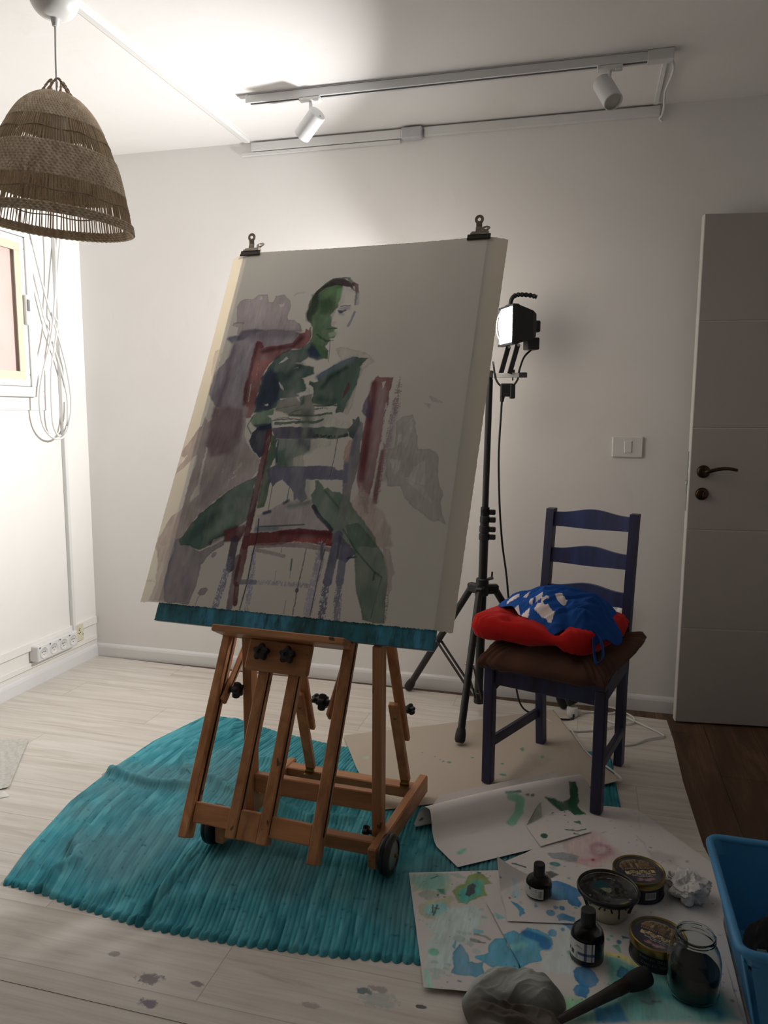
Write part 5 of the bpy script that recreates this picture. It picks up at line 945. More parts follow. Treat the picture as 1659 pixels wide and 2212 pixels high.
# ---------------------------------------------------------------- easel
def wood(name, stretch):
    m = NT(name)
    oi = m.n('ShaderNodeObjectInfo')
    g = m.noise(9, stretch, 5, 0.6, 0.5)
    c = m.ramp(g, [(0.3, lin('9E6A48')), (0.55, lin('C48A5E')), (0.75, lin('D6A276'))])
    hs = m.n('ShaderNodeHueSaturation'); m.l(m.math('ADD', m.math('MULTIPLY', oi.outputs['Random'], 0.3), 0.85), hs.inputs['Value']); m.l(c, hs.inputs['Color'])
    sp = m.ramp(m.noise(24, tuple(0.5+0.5*x if x < 1 else 1.2 for x in stretch), 2, 0.5), [(0.70, 0.0), (0.73, 1.0)])
    m.base(m.mix(m.math('MULTIPLY', sp, 0.8), hs.outputs[0], lin('2B211E'))); m.bump(g, 0.05, 0.001); m.set(0.42, 0, 0.4); return m.m
M_beechv = wood('beech_upright', (3, 3, 0.25)); M_beechh = wood('beech_rail', (0.25, 3, 3)); M_beechd = wood('beech_runner', (3, 0.25, 3))
M_brass = mat('brass', '8B7442', 0.35, 0.9, var=0.1, vs=40)
M_hub = mat('wheel_hub', '8C8B86', 0.4, 0.2, var=0.08)
ea, et = math.radians(-4), math.radians(27.5)
EX = Vector((math.cos(ea), math.sin(ea), 0)); EY = Vector((-math.sin(ea), math.cos(ea), 0)); EZ = Vector((0, 0, 1))
VV = EZ*math.cos(et)+EY*math.sin(et); NN = VV.cross(EX)
if NN.dot(EY) > 0: NN = -NN
HP0 = Vector((1.60, -1.63, 0.12))
def HF(u, v, n=0.0): return HP0+EX*u+VV*v+NN*n
RH = Matrix((EX, VV, NN)).transposed()
if RH.determinant() < 0: RH = Matrix((EX, VV, -NN)).transposed()
def star_knob(name, c, axis, r, h, parent, stem=0.02):
    ax = Vector(axis).normalized(); up = Vector((0, 0, 1)) if abs(ax.z) < 0.9 else Vector((1, 0, 0))
    x = (up-ax*up.dot(ax)).normalized(); y = ax.cross(x); c = Vector(c); V = []; F = []; n = 50
    prof = [(0.62, 0.0), (0.92, 0.08), (1.0, 0.35), (1.0, 0.65), (0.90, 0.92), (0.62, 1.0), (0.30, 0.98), (0.26, 0.80)]
    for (q, t) in prof:
        for k in range(n):
            a = 2*math.pi*k/n; rr = r*q*(1+(0.17*math.cos(5*a) if q > 0.5 else 0)); V.append(c+(x*math.cos(a)+y*math.sin(a))*rr+ax*h*t)
    for i in range(len(prof)-1):
        for k in range(n): F.append((i*n+k, i*n+(k+1) % n, (i+1)*n+(k+1) % n, (i+1)*n+k))
    F += [tuple(range(n-1, -1, -1)), tuple(range((len(prof)-1)*n, len(prof)*n))]
    o = MB().add(V, F).cyl(c-ax*stem, c+ax*0.001, r*0.42, 16).build(name, M_black, parent, True, auto=0.7)
    return o
G = thing('studio_easel', 'beech studio easel on castors, tilted back, with star shaped black knobs', 'easel', (1.70, -1.30, 0))
def runner_pt(x, y, z): return Vector((x+0.1*(y+1.47), y, z))
def runner(x):
    return MB().bar(runner_pt(x, -1.486, 0.061), runner_pt(x, -1.018, 0.061), 0.029, 0.060, (1, 0, 0), 0.004).build('runner', M_beechd, G)
rl_, rr_ = runner(1.4705), runner(1.9365)
def cross(name, x0, y0, x1, y1, z, h, d): return MB().bar((x0, y0, z), (x1, y1, z), d, h, (0, 1, 0), 0.003).build(name, M_beechh, G)
cross('base_crossbar', 1.487, -1.408, 1.928, -1.43, 0.066, 0.042, 0.034)
cross('base_crossbar', 1.523, -1.068, 1.963, -1.098, 0.071, 0.036, 0.045)
cross('upright_crossbar', 1.528, -1.350, 1.912, -1.366, 0.168, 0.058, 0.026)
for x, y in ((1.515, -1.352), (1.9225, -1.372)):
    MB().box((x, y, 0.352), (0.029, 0.042, 0.575), rotz(-4), 0.003).build('upright', M_beechv, G)
# wheels
for sx, x, y in ((1, 1.976, -1.461), (-1, 1.436, -1.447)):
    R_ = 0.057; prof = [(0.012, -0.017), (0.040, -0.0175), (0.050, -0.016), (0.0555, -0.011), (0.057, -0.003), (0.0545, 0), (0.057, 0.003), (0.0555, 0.011), (0.050, 0.016), (0.042, 0.0175), (0.040, 0.012), (0.012, 0.012)]
    w_ = MB().lathe(prof, (x, y, R_+0.0112), 40, (1, -0.10, 0), True, True).build('wheel', mat('castor_tyre', '15171C', 0.3, var=0.1), G, True, auto=0.9)
    MB().lathe([(0.0, 0.018), (0.010, 0.0175), (0.014, 0.0145), (0.038, 0.0140), (0.040, 0.0125)], (x, y, R_+0.0112), 32, (sx, -0.10*sx, 0)).build('hub_cap', M_hub, w_, True)
    MB().cyl((x+sx*0.016, y, R_+0.0112), (x+sx*0.027, y-0.001, R_+0.0112), 0.005, 10).build('axle_nut', M_brass, w_)
star_knob('knob', (1.893, -1.375, 0.075), (-1, 0.05, 0), 0.017, 0.016, G, 0.02)
# rear struts, each in two sliding pieces
for x, xt in ((1.612, 1.632), (1.938, 1.925)):
    a = Vector((x, -1.100, 0.105)); b = Vector((xt, -1.325, 0.62)); d = b-a
    s = MB().bar(a, a+d*0.60, 0.032, 0.020, (1, 0, 0), 0.003).build('rear_strut', M_beechv, G)
    MB().bar(a+d*0.30+Vector((0.012, 0.024, 0.004)), b+Vector((0.012, 0.024, 0)), 0.030, 0.018, (1, 0, 0), 0.003).build('strut_extension', M_beechv, G)
    star_knob('strut_knob', a+d*0.52+Vector((0.03, 0.045, 0)), (0.6, 0.8, 0.1), 0.016, 0.018, G, 0.03)
    MB().cyl(a+d*0.50-Vector((0, 0.012, 0)), a+d*0.50-Vector((0, 0.0085, 0)), 0.006, 12).build('brass_bolt', M_brass, s)
    h = MB().box(a+Vector((0, -0.012, 0.012)), (0.026, 0.003, 0.034), None, 0.001).box(a+Vector((0, -0.018, -0.012)), (0.030, 0.028, 0.003), None, 0.001).cyl(a+Vector((-0.015, -0.012, -0.007)), a+Vector((0.015, -0.012, -0.007)), 0.005, 12).build('hinge', M_brass, G)
    for q in (-0.006, 0.006): MB().ball(a+Vector((q, -0.0145, 0.020)), 0.003, 6).build('screw', M_brass, h, True)
# tilting front frame
def slat(name, u0, u1, v0, v1, n0, n1, m, parent=G, b=0.003):
    return MB().box(HF((u0+u1)/2, (v0+v1)/2, (n0+n1)/2), (u1-u0, v1-v0, n1-n0), RH, b).build(name, m, parent)
def groove(parent, u0, u1, v0, v1, n): return MB().box(HF((u0+u1)/2, (v0+v1)/2, n), (u1-u0, v1-v0, 0.0016), RH).build('groove', M_dark, parent)
for u in (-0.190, 0.200):
    r = slat('frame_rail', u, u+0.028, 0.0, 1.30, -0.046, -0.001, M_beechv)
    MB().box(HF(u+0.0285, 0.62, -0.024), (0.002, 1.10, 0.007), RH).build('groove', M_dark, r)
slat('frame_crossbar', -0.161, 0.199, 0.043, 0.098, -0.034, -0.010, M_beechh)
for u in (-0.047, 0.048):
    r = slat('mast_rail', u, u+0.030, 0.022, 1.20, -0.040, 0.0, M_beechv)
    MB().box(HF(u+0.0305, 0.40, -0.012), (0.002, 0.70, 0.006), RH).build('groove', M_dark, r)
slat('mast_block', -0.0165, 0.0475, 0.023, 0.100, -0.034, -0.006, M_beechv)
slat('clamp_plate', -0.087, 0.115, 0.473, 0.5655, 0.0005, 0.020, M_beechh, G, 0.006)
for u in (-0.030, 0.053): star_knob('knob', HF(u, 0.524, 0.030), NN, 0.0225, 0.022, G, 0.012)
slat('canvas_tray', -0.188, 0.229, 0.564, 0.5845, -0.020, 0.075, M_beechh, G, 0.003)
for sx, u in ((-1, -0.150), (1, 0.186)):
    a = HF(u, 0.375, -0.020); b = a+Vector((0, 0.235, 0.175))
    arm = MB().bar(a, b, 0.013, 0.030, EX, 0.004).build('tilt_arm', M_beechv, G)
    d_ = (b-a).normalized(); up = EX.cross(d_)
    MB().bar(a+d_*0.03-EX*(-sx)*0.0, b-d_*0.01, 0.0145, 0.006, EX, 0).build('slot', M_dark, arm)
    k = a+d_*0.045
    star_knob('knob', k+EX*(-sx)*0.020, EX*(-sx), 0.0215, 0.022, G, 0.02)

# ---------------------------------------------------------------- drawing board, sheet and clips on the easel
m = NT('painted_board')
g = m.noise(3.2, (2.2, 1, 0.5), 5, 0.65, 0.6); dr = m.noise(16, (2.2, 1, 0.22), 4, 0.7, 0.3)
c = m.ramp(g, [(0.33, lin('2A4A50')), (0.48, lin('2F7688')), (0.62, lin('4C9EC4'))])
c = m.mix(m.ramp(dr, [(0.50, 0.0), (0.68, 0.8)]), c, lin('182A30'))
c = m.mix(m.math('MULTIPLY', m.ramp(m.noise(30, (1.5, 1, 0.4), 3), [(0.62, 0.0), (0.7, 1.0)]), 0.4), c, lin('4FA2B4'))
m.base(c); m.set(0.4, 0, 0.45); M_board = m.m
BO = HF(0.02, 1.26, 0.011)
B_ = thing('drawing_board', 'blue green paint stained drawing board standing on the easel tray', 'board', tuple(BO))
MB().box(HF(0.0205, 1.2675, 0.0095), (0.893, 1.366, 0.016), RH, 0.002).build('panel', M_board, B_)
MB().box(HF(0.0205, 1.2675, 0.0010), (0.889, 1.362, 0.0014), RH, 0.001).build('back_face', mat('plywood', 'C6BDB2', 0.7, var=0.08, vs=8, stretch=(1, 1, 0.2)), B_)
MB().box(HF(0.0205, 0.5862, 0.0095), (0.894, 0.0015, 0.0175), RH).build('board_edge', mat('board_edge', '6E6A60', 0.7), B_)

nu, nv = 600, 780
U = np.linspace(-0.510, 0.528, nu); Vv = np.linspace(0.640, 1.9495, nv)
UU, VG = np.meshgrid(U, Vv)
ul = -0.5105+0.0155*np.clip((VG-0.64)/1.3, 0, 1)+0.004*np.sin(VG*5.2); ur = 0.5115+0.0145*np.clip((VG-0.64)/1.3, 0, 1)
S_ = (UU-U[0])/(U[-1]-U[0]); UX = ul+(ur-ul)*S_
UX = UX+0.0014*fbm(VG*160, UX*0+3.1, 5)*np.where((S_ < 0.004) | (S_ > 0.996), 1, 0)
rough = 0.0022*(fbm(UX*120, UX*0, 8)+0.6*vnoise(UX*420, UX*0, 4))
VX = VG+np.where(np.arange(nv)[:, None] == 0, rough, 0)+np.where(np.arange(nv)[:, None] == nv-1, rough*0.8, 0)-0.0035*np.cos((UX-0.05)*6)*((VG-0.64)/1.3)**6
ov = np.clip(UX-0.462, 0, 1)+np.clip(-0.424-UX, 0, 1)
NO = 0.0195+0.0012*fbm(UX*6, VG*5, 2)-0.30*ov-0.8*ov*ov+0.012*np.clip((0.72-VG)/0.08, 0, 1)*np.abs(UX)**2
A3 = np.array(HP0)+UX[..., None]*np.array(EX)+VX[..., None]*np.array(VV)+NO[..., None]*np.array(NN)
mb = MB(); mb.grid([[tuple(p) for p in r] for r in A3.tolist()])
mb.col = paint(UU, VG, PAINTING, (153, 144, 131), (0.80, 0.77, 0.71), 0.0017, 0.22)
M_sheet = vmat('watercolour_paper', 0.85, 0.2, 0.10, (1.0, 0.80, 0.50), 0.05, 400)
SH = mb.build('painting', M_sheet, None, True, loc=tuple(BO), label='large watercolour of a seated figure on a chair, clipped to the easel board', cat='painting')
M_clip = mat('clip_steel', '8D8378', 0.35, 0.85, var=0.2, vs=60)
M_clipd = mat('clip_edge', '3A3733', 0.4, 0.7, var=0.2)
def bulldog(u, v, label, s=1.0):
    o = thing('bulldog_clip', label, 'clip', tuple(HF(u, v, 0.02)), 'bulldog clips on the board')
    for sg, n0 in ((1, 0.0215), (-1, -0.0005)):
        j = MB().box(HF(u, v-0.006, n0+sg*0.0022), (0.078*s, 0.020, 0.0035), RH, 0.001).cyl(HF(u-0.039*s, v-0.014, n0+sg*0.0022), HF(u+0.039*s, v-0.014, n0+sg*0.0022), 0.0036, 10).build('jaw', M_clipd, o)
        MB().box(HF(u, v+0.004, n0+sg*0.005), (0.060*s, 0.008, 0.003), RH, 0.001).build('jaw_ridge', M_clip, j)
    k = MB().cyl(HF(u-0.028*s, v+0.012, 0.010), HF(u+0.028*s, v+0.012, 0.010), 0.012, 16).build('spring_barrel', M_clip, o, True, auto=0.7)
    for sg, du in ((1, -0.004), (-1, 0.010)):
        f = MB(); pts = [HF(u+du, v+0.012, 0.010+sg*0.008), HF(u+du, v+0.035, 0.010+sg*0.012), HF(u+du, v+0.048, 0.010+sg*0.020)]
        f.bar(pts[0], pts[1], 0.022, 0.002, EX, 0.0005).bar(pts[1], pts[2], 0.020, 0.002, EX, 0.0005)
        ax = (NN*0.8+VV*-0.35).normalized()*sg if sg > 0 else (NN*-0.8+VV*-0.35).normalized()
        c_ = HF(u+du, v+0.056, 0.010+sg*0.022)
        f.lathe([(0.0055, -0.001), (0.0145, -0.0015), (0.0155, 0), (0.0145, 0.0015), (0.0055, 0.001), (0.0055, -0.001)], c_, 24, ax)
        f.build('thumb_lever', M_clip, o, True, auto=0.7)
bulldog(-0.412, 1.955, 'metal bulldog clip at the top left corner of the painting')
bulldog(0.433, 1.957, 'metal bulldog clip at the top right corner of the painting', 1.0)
# ---------------------------------------------------------------- blue chair with cushions
def chair_paint(name, stops, brown):
  m = NT(name)
  g = m.noise(11, (1.5, 1.5, 0.2), 5, 0.65, 0.3)
  c = m.ramp(g, stops)
  wr = m.ramp(m.noise(19, (1, 1, 0.3), 4, 0.7), [(0.62, 0.0), (0.70, 1.0)])
  c = m.mix(m.math('MULTIPLY', wr, brown), c, lin('4A3232'))
  c = m.mix(m.math('MULTIPLY', m.ramp(m.noise(45, (1, 1, 0.7), 2), [(0.76, 0.0), (0.78, 1.0)]), 0.8), c, lin('9A7A58'))
  m.base(c); m.bump(g, 0.06, 0.001); m.set(0.45, 0, 0.4); return m.m
M_slat = chair_paint('blue_painted_wood', [(0.30, lin('2C2A42')), (0.5, lin('313C66')), (0.75, lin('3D4C80'))], 0.5)
M_blue = chair_paint('worn_blue_wood', [(0.30, lin('2B2430')), (0.5, lin('2F304C')), (0.75, lin('373D62'))], 0.7)
ca = math.radians(-17.3); CXv = Vector((math.cos(ca), math.sin(ca), 0)); CYv = Vector((-math.sin(ca), math.cos(ca), 0)); CO = Vector((2.358, -0.92, 0))
RC = rotz(-17.3)
def CH(x, y, z): return CO+CXv*x+CYv*y+Vector((0, 0, z))
FZ = 0.0162
H = thing('dining_chair', 'dark blue painted ladder back wooden chair with worn edges, cushions on its seat', 'chair', tuple(CH(0, 0.2, 0)))
for sx in (-1, 1):
    fz = FZ if sx < 0 else FZ+0.0015
    MB().box(CH(sx*0.190, 0, (0.428+fz)/2), (0.036, 0.036, 0.428-fz), RC, 0.004).build('front_leg', M_blue, H)
    z0 = FZ if sx < 0 else 0.004
    P_ = [(0.408, z0), (0.388, 0.30), (0.386, 0.43), (0.420, 0.68), (0.452, 0.93)]
    xs = [sx*0.150, sx*0.154, sx*0.157, sx*0.155, sx*0.155]
    V = []; F = []
    hw, hd = 0.0145, 0.020
    for (y, z), x in zip(P_, xs): V += [CH(x-hw, y-hd, z), CH(x+hw, y-hd, z), CH(x+hw, y+hd, z), CH(x-hw, y+hd, z)]
    for i in range(4):
        for k in range(4): F.append((i*4+k, i*4+(k+1) % 4, i*4+4+(k+1) % 4, i*4+4+k))
    F += [(3, 2, 1, 0), (16, 17, 18, 19)]
    MB().add(V, F).build('rear_post', M_blue, H)
    MB().bar(CH(sx*0.186, 0.016, 0.160), CH(sx*0.160, 0.385, 0.142), 0.018, 0.036, CXv, 0.003).build('stretcher', M_blue, H)
    MB().bar(CH(sx*0.188, 0.016, 0.400), CH(sx*0.162, 0.372, 0.400), 0.020, 0.054, CXv, 0.002).build('side_apron', M_blue, H)
MB().box(CH(0, 0.004, 0.400), (0.344, 0.020, 0.056), RC, 0.003).build('front_apron', M_blue, H)
MB().box(CH(0, 0.388, 0.400), (0.29, 0.020, 0.056), RC, 0.003).build('rear_apron', M_blue, H)
MB().prism([(-0.208, -0.022), (0.208, -0.022), (0.165, 0.372), (-0.165, 0.372)], 0.428, 0.444, Matrix.Translation(CO) @ RC.to_4x4()).build('seat', M_blue, H)
for zb in (0.866, 0.731, 0.594):
    G2 = [[], [], [], []]
    for i in range(17):
        t = i/16; x = -0.141+0.282*t; yb = 0.386+(zb-0.43)*0.132; bow = 0.012*math.sin(math.pi*t)
        up = 0.052+0.016*(0.5-0.5*math.cos(2*math.pi*min(max((t-0.06)/0.88, 0), 1))); dn_ = -0.004*(0.5-0.5*math.cos(2*math.pi*t))
        a = CH(x, yb+bow-0.008, zb+dn_); b = CH(x, yb+bow-0.008+up*0.13, zb+up)
        G2[0].append(a); G2[1].append(b); G2[2].append(b+CYv*0.016); G2[3].append(a+CYv*0.016)
    mb = MB().grid(G2+[G2[0]])
    mb.add([g_[0] for g_ in G2]+[g_[-1] for g_ in G2], [(0, 1, 2, 3), (7, 6, 5, 4)])
    mb.build('back_slat', M_slat, H)

def fabric(name, col, col2, rough=0.95, vs=8, bs=420, bump=0.25):
    m = NT(name); c = m.ramp(m.noise(vs, (1, 1, 1), 4), [(0.3, lin(col2)), (0.7, lin(col))]); m.base(c)
    m.bump(m.noise(bs, (1, 1, 1), 2), bump, 0.0008); m.set(rough, 0, 0.15)
    m.b.inputs['Sheen Weight'].default_value = 0.08; return m.m
def cushion(outline, zc, hgt, dimples, wr, seed, n=96, lift=None, power=0.42, crease=0.0, corner=0.0):
    """closed pillow; outline(a)->(x, y) in chair coordinates"""
    G_ = []; R_ = 22
    for side in (1, -1):
        rg = range(R_+1) if side == 1 else range(R_-1, -1, -1)
        for j in rg:
            r = j/R_; row = []
            for i in range(n):
                a = 2*math.pi*i/n; ox, oy = outline(a); kc = 1+corner*abs(math.sin(2*a))**10; x, y = ox*r*kc, oy*r*kc
                h = hgt*0.5*(1-r**6)**power
                for (dx_, dy_, w_, dd) in dimples:
                    q = ((x-dx_)**2+(y-dy_)**2)/(w_*w_); h *= 1-dd*math.exp(-q)
                f = wr*(nz(x*14+seed, y*14, side*2.0)+0.9*(0.35-abs(nz(x*20+y*12+seed, y*9-x*4, side*3.0)))*2.0)*min(1, 2.5*(1.08-r))
                f += wr*0.9*math.sin(a*29+seed)*max(0, r-0.62)*(1 if r < 1 else 0.4)
                for (dx_, dy_, w_, dd) in dimples:
                    q = math.hypot(x-dx_, y-dy_)/w_
                    f += crease*math.sin(9*math.atan2(y-dy_, x-dx_)+dx_*60)*math.exp(-(q-0.9)**2)*(1 if side > 0 else 0.3)
                z = zc+side*h+f+(lift(x, y) if lift else 0)
                row.append(CH(x+CUX, y+CUY, z))
            G_.append(row)
    return MB().grid(G_, True)
M_brown = fabric('brown_fabric', '5A3F33', '4A332A'); M_red = fabric('red_fabric', 'C4201D', 'AE1B1A')
def rect_outline(hx, hy, p=0.28, skew=0.0, jag=0.0):
    def f(a):
        c, s = math.cos(a), math.sin(a)
        x = hx*math.copysign(abs(c)**p, c); y = hy*math.copysign(abs(s)**p, s)
        k = 1+jag*math.sin(3*a+0.6)+jag*0.5*math.sin(7*a); return ((x+skew*y)*k, y*k)
    return f
CUX, CUY = 0.005, 0.165
b_ = cushion(rect_outline(0.222, 0.198, 0.22, 0.06, 0.022), 0.479, 0.068, [(-0.13, -0.02, 0.1, 0.1)], 0.015, 3.0, n=130, lift=lambda x, y: -0.034*max(0, (-y-0.12)/0.08)**1.2+0.022*max(0, (x-0.10)/0.1)*max(0, (y+0.05)/0.2), power=0.55, corner=0.07)
b_.build('seat_cushion', M_brown, None, True, loc=tuple(CH(0, 0.2, 0.445)), label='brown loose covered cushion lying directly on the chair seat', cat='cushion')
CUX, CUY = -0.045, 0.165
r_ = cushion(rect_outline(0.222, 0.178, 0.26, 0.10, 0.0), 0.560, 0.096, [(-0.09, -0.05, 0.05, 0.45), (0.06, -0.06, 0.05, 0.45), (-0.09, 0.08, 0.05, 0.4), (0.06, 0.08, 0.05, 0.4), (-0.075, -0.150, 0.030, 0.62), (0.075, -0.145, 0.030, 0.62), (-0.07, -0.178, 0.016, 0.5), (0.08, -0.172, 0.016, 0.5)], 0.0055, 9.0, n=140, power=0.28, crease=0.0035)
rc = r_.build('red_cushion', M_red, None, True, loc=tuple(CH(-0.04, 0.165, 0.51)), label='bright red tufted cushion lying between the brown cushion and the blue bag', cat='cushion')
kn = MB().ball(CH(0.148, 0.352, 0.560), 0.018, 8, (1.5, 1.0, 0.8)).ball(CH(0.122, 0.342, 0.566), 0.014, 8, (1.6, 0.8, 0.7))
kn.build('tie_knot', M_red, rc, True)
# crumpled blue bag with white print
def bag():
    n, R_ = 120, 100; G_ = []; cols = []
    OUT = [(-0.235, -0.005), (-0.150, -0.075), (-0.06, -0.135), (0.02, -0.160), (0.06, -0.135), (0.10, -0.150), (0.150, -0.150), (0.20, -0.08), (0.205, -0.01), (0.16, 0.06), (0.145, 0.115), (0.05, 0.14), (-0.08, 0.13), (-0.16, 0.07)]
    P_ = [(x, y) for x, y, _ in smooth_path([(x, y, 0) for x, y in OUT], 22, True)]
    m_ = len(P_)
    blue = np.array(lin('2457A8')); dark = np.array(lin('1B3F84')); white = np.array(lin('E8DEDD'))
    marks = [(-0.172, -0.026, 0.021, 0.009, 25), (-0.118, -0.042, 0.010, 0.010, -10), (-0.064, -0.062, 0.011, 0.013, 20), (-0.036, -0.082, 0.012, 0.012, 20), (-0.138, -0.098, 0.018, 0.017, 35), (-0.092, -0.112, 0.014, 0.016, 15), (-0.024, -0.116, 0.036, 0.010, -18), (0.012, -0.070, 0.024, 0.011, -30), (-0.088, -0.070, 0.006, 0.008, 0)]
    for j in range(R_+1):
        r = j/R_; row = []
        for i in range(m_):
            ox, oy = P_[i]; x, y = ox*r-0.0*r, oy*r
            d1 = x*0.8+y*0.6; d2 = -x*0.5+y*0.86
            h = 0.062*(1-r**2.2)+0.012
            h += 0.016*(1-abs(2*((d2*11+0.5*nz(x*9, y*9, 1)+0.2) % 1)-1))*min(1, 3*(1.0-r)+0.15)*(0.6+0.8*nz(x*7+4, y*7, 0))
            h += 0.012*max(0, 1-2.6*abs(nz(d1*14, d2*46, 5)))**1.3*min(1, 3*(1.02-r))
            h += 0.020*math.exp(-((x-0.115)**2+(y+0.02)**2)/0.0020)+0.010*math.exp(-((x+0.02)**2+(y-0.06)**2)/0.006)
            if r > 0.8: h += 0.010*(r-0.8)/0.2*math.sin(math.atan2(oy, ox)*9+1)
            fall = 0.055*max(0, (x-0.11)/0.09)*(1 if y < 0.06 else 0.4)+0.05*max(0, (-y-0.112)/0.05)
            row.append(CH(x+0.0, y+0.165, 0.600+max(h, 0.006)-fall))
            c_ = blue*(0.86+0.3*nz(x*6, y*6, 2))
            for (mx, my, a_, b2, an) in marks:
                q = math.radians(an); u = (x-mx)*math.cos(q)+(y-my)*math.sin(q); v = -(x-mx)*math.sin(q)+(y-my)*math.cos(q)
                if abs(u) < a_ and abs(v) < b2: c_ = white
            cols.append(c_)
        G_.append(row)
    mb = MB().grid(G_, True); mb.col = np.array(cols); return mb
M_bag = vmat('blue_bag_fabric', 0.9, 0.15, 0.0, (1, 1, 1), 0.25, 420)
bg_ = thing('cloth_bag', 'crumpled royal blue cloth bag with white print on top of the red cushion', 'bag', tuple(CH(0, 0.165, 0.60)))
bag().build('bag_body', M_bag, bg_, True, solid=0.003)
M_bagp = fabric('blue_strap', '22509A', '1B3F84')
st = smooth_path([CH(0.135, 0.06, 0.612), CH(0.172, 0.030, 0.575), CH(0.190, -0.005, 0.535), CH(0.178, -0.028, 0.520), CH(0.165, -0.010, 0.540), CH(0.150, 0.02, 0.585)], 8)
mb = MB(); Lr = []
for i, p in enumerate(st): Lr.append([p-CYv*0.011, p+CYv*0.011])
mb.grid(Lr); mb.build('strap', M_bagp, bg_, True, solid=0.002)
# ---------------------------------------------------------------- rag rug
def poly_y(x, pts):
    xs = [p[0] for p in pts]; ys = [p[1] for p in pts]; return np.interp(x, xs, ys)
RB = [(0.955, -1.776), (1.10, -1.785), (1.20, -1.806), (1.44, -1.832), (1.68, -1.826), (1.91, -1.803), (2.136, -1.769), (2.70, -1.70)]
RT_ = [(0.90, -0.60), (0.955, -0.575), (1.09, -0.588), (1.304, -0.657), (1.598, -0.717), (2.0, -0.62), (2.50, -0.50), (2.62, -0.50)]
RL_ = [(-1.80, 0.976), (-1.70, 0.940), (-1.616, 0.914), (-1.354, 0.858), (-1.117, 0.853), (-0.87, 0.869), (-0.70, 0.915), (-0.57, 0.955)]
RR_ = [(-1.72, 2.705), (-0.90, 2.618), (-0.53, 2.598), (-0.45, 2.55)]
nxr, nyr = 900, 170
S1 = np.linspace(0, 1, nxr); T1 = np.linspace(0, 1, nyr); SS, TT = np.meshgrid(S1, T1)
xb = 0.965+SS*(2.70-0.965); xt = 0.93+SS*(2.60-0.93)
yb = poly_y(xb, RB); yt = poly_y(xt, RT_); YR = yb+(yt-yb)*TT
XR = poly_y(YR, RL_); XQ = poly_y(YR, RR_); XR = XR+(XQ-XR)*SS
NR = 68; ph = SS*NR
scal = np.abs(np.sin(np.pi*ph))
YR = YR-(0.011*scal**0.7-0.005)*np.clip(1-TT*10, 0, 1)+(0.007*scal**0.7)*np.clip((TT-0.93)/0.07, 0, 1)
rib = 0.4*np.abs(np.sin(np.pi*ph))**0.45+0.6*np.abs(np.sin(np.pi*ph*2))**0.45
jit = 0.35*vnoise(ph*1.0, TT*60, 4)+0.25*vnoise(ph*2, TT*170, 6)
ZR = 0.0034+0.0066*rib+0.0018*jit*rib
ZR += 0.0070*np.exp(-((TT-0.006)/0.012)**2)*scal*np.clip((2.16-XR)/0.03, 0, 1)
def ridge(pts, h, w, skew=0.0):
    d = seg_dist(XR, YR, pts, False)
    return h*np.exp(-(d/w)**2)
fold = ridge([(0.87, -1.136), (0.939, -1.156), (1.053, -1.184), (1.19, -1.165)], 0.024, 0.020)
fold += ridge([(1.10, -1.79), (1.075, -1.704), (1.095, -1.64), (1.040, -1.565), (1.022, -1.49)], 0.022, 0.017)
fold += ridge([(0.895, -1.151), (0.935, -1.351), (1.000, -1.588), (1.03, -1.69)], 0.009, 0.010)
fold += ridge([(0.975, -0.60), (0.955, -0.80), (0.925, -1.076)], 0.010, 0.012)
fold += ridge([(1.118, -1.064), (1.064, -0.969), (1.046, -0.855)], 0.020, 0.018)
fold += ridge([(1.20, -1.10), (1.25, -1.09), (1.33, -1.15)], 0.020, 0.020)+ridge([(1.33, -0.93), (1.38, -0.91)], 0.020, 0.022)
fold += ridge([(1.54, -1.20), (1.66, -1.25), (1.78, -1.22)], 0.020, 0.022)+ridge([(1.60, -1.12), (1.70, -1.16)], 0.014, 0.018)
fold += ridge([(1.086, -0.588), (1.141, -0.725)], 0.012, 0.016)
crs = [(1.435, -1.86), (1.424, -1.741), (1.422, -1.670), (1.414, -1.571), (1.406, -1.461)]
dcr = XR-np.interp(YR, [p[1] for p in crs], [p[0] for p in crs]); cw = np.clip((-1.40-YR)/0.15, 0, 1)
fold += cw*(0.020*np.exp(-((dcr+0.014)/0.016)**2)*(dcr < 0.004)+0.004*np.exp(-((dcr-0.02)/0.02)**2))
fold += 0.004*fbm(XR*5, YR*5, 12)
for (wx, wy) in ((1.976, -1.461), (1.436, -1.447), (1.475, -1.47), (1.93, -1.47), (1.48, -1.03), (1.98, -1.03)): fold *= 1-np.exp(-(((XR-wx)/0.05)**2+((YR-wy)/0.06)**2))
for (wx, wy) in ((2.10, -0.8), (2.35, -0.9), (2.35, -1.5), (2.2, -1.2), (2.15, -1.62)): fold *= 1-0.95*np.exp(-(((XR-wx)/0.24)**2+((YR-wy)/0.30)**2)**2)
ZR = ZR+np.maximum(fold, 0)*np.clip(np.minimum(TT, 1-TT)*12+0.35, 0, 1)
edge_ = np.clip(np.minimum(np.minimum(TT, 1-TT)*(nyr-1)/1.4, np.minimum(SS, 1-SS)*(nxr-1)/3.0), 0, 1)
ZR = 0.0029+(ZR-0.0029)*edge_
mb = MB(); A3 = np.stack([XR, YR, ZR+0.0003], -1); mb.grid([[tuple(p) for p in r] for r in A3.tolist()])
hsh = vnoise(np.floor(ph)*3.7, TT*5.0, 21)*0.5+vnoise(np.floor(ph*2)*1.9, TT*26, 25)*0.5
c1, c2, c3, c4 = (np.array(lin(h)) for h in ('4A9AA8', '36808F', '66B4C0', '67878C'))
Cc = c1+(c2-c1)*np.clip(-hsh*1.6, 0, 1)[..., None]+(c3-c1)*np.clip(hsh*1.5, 0, 1)[..., None]
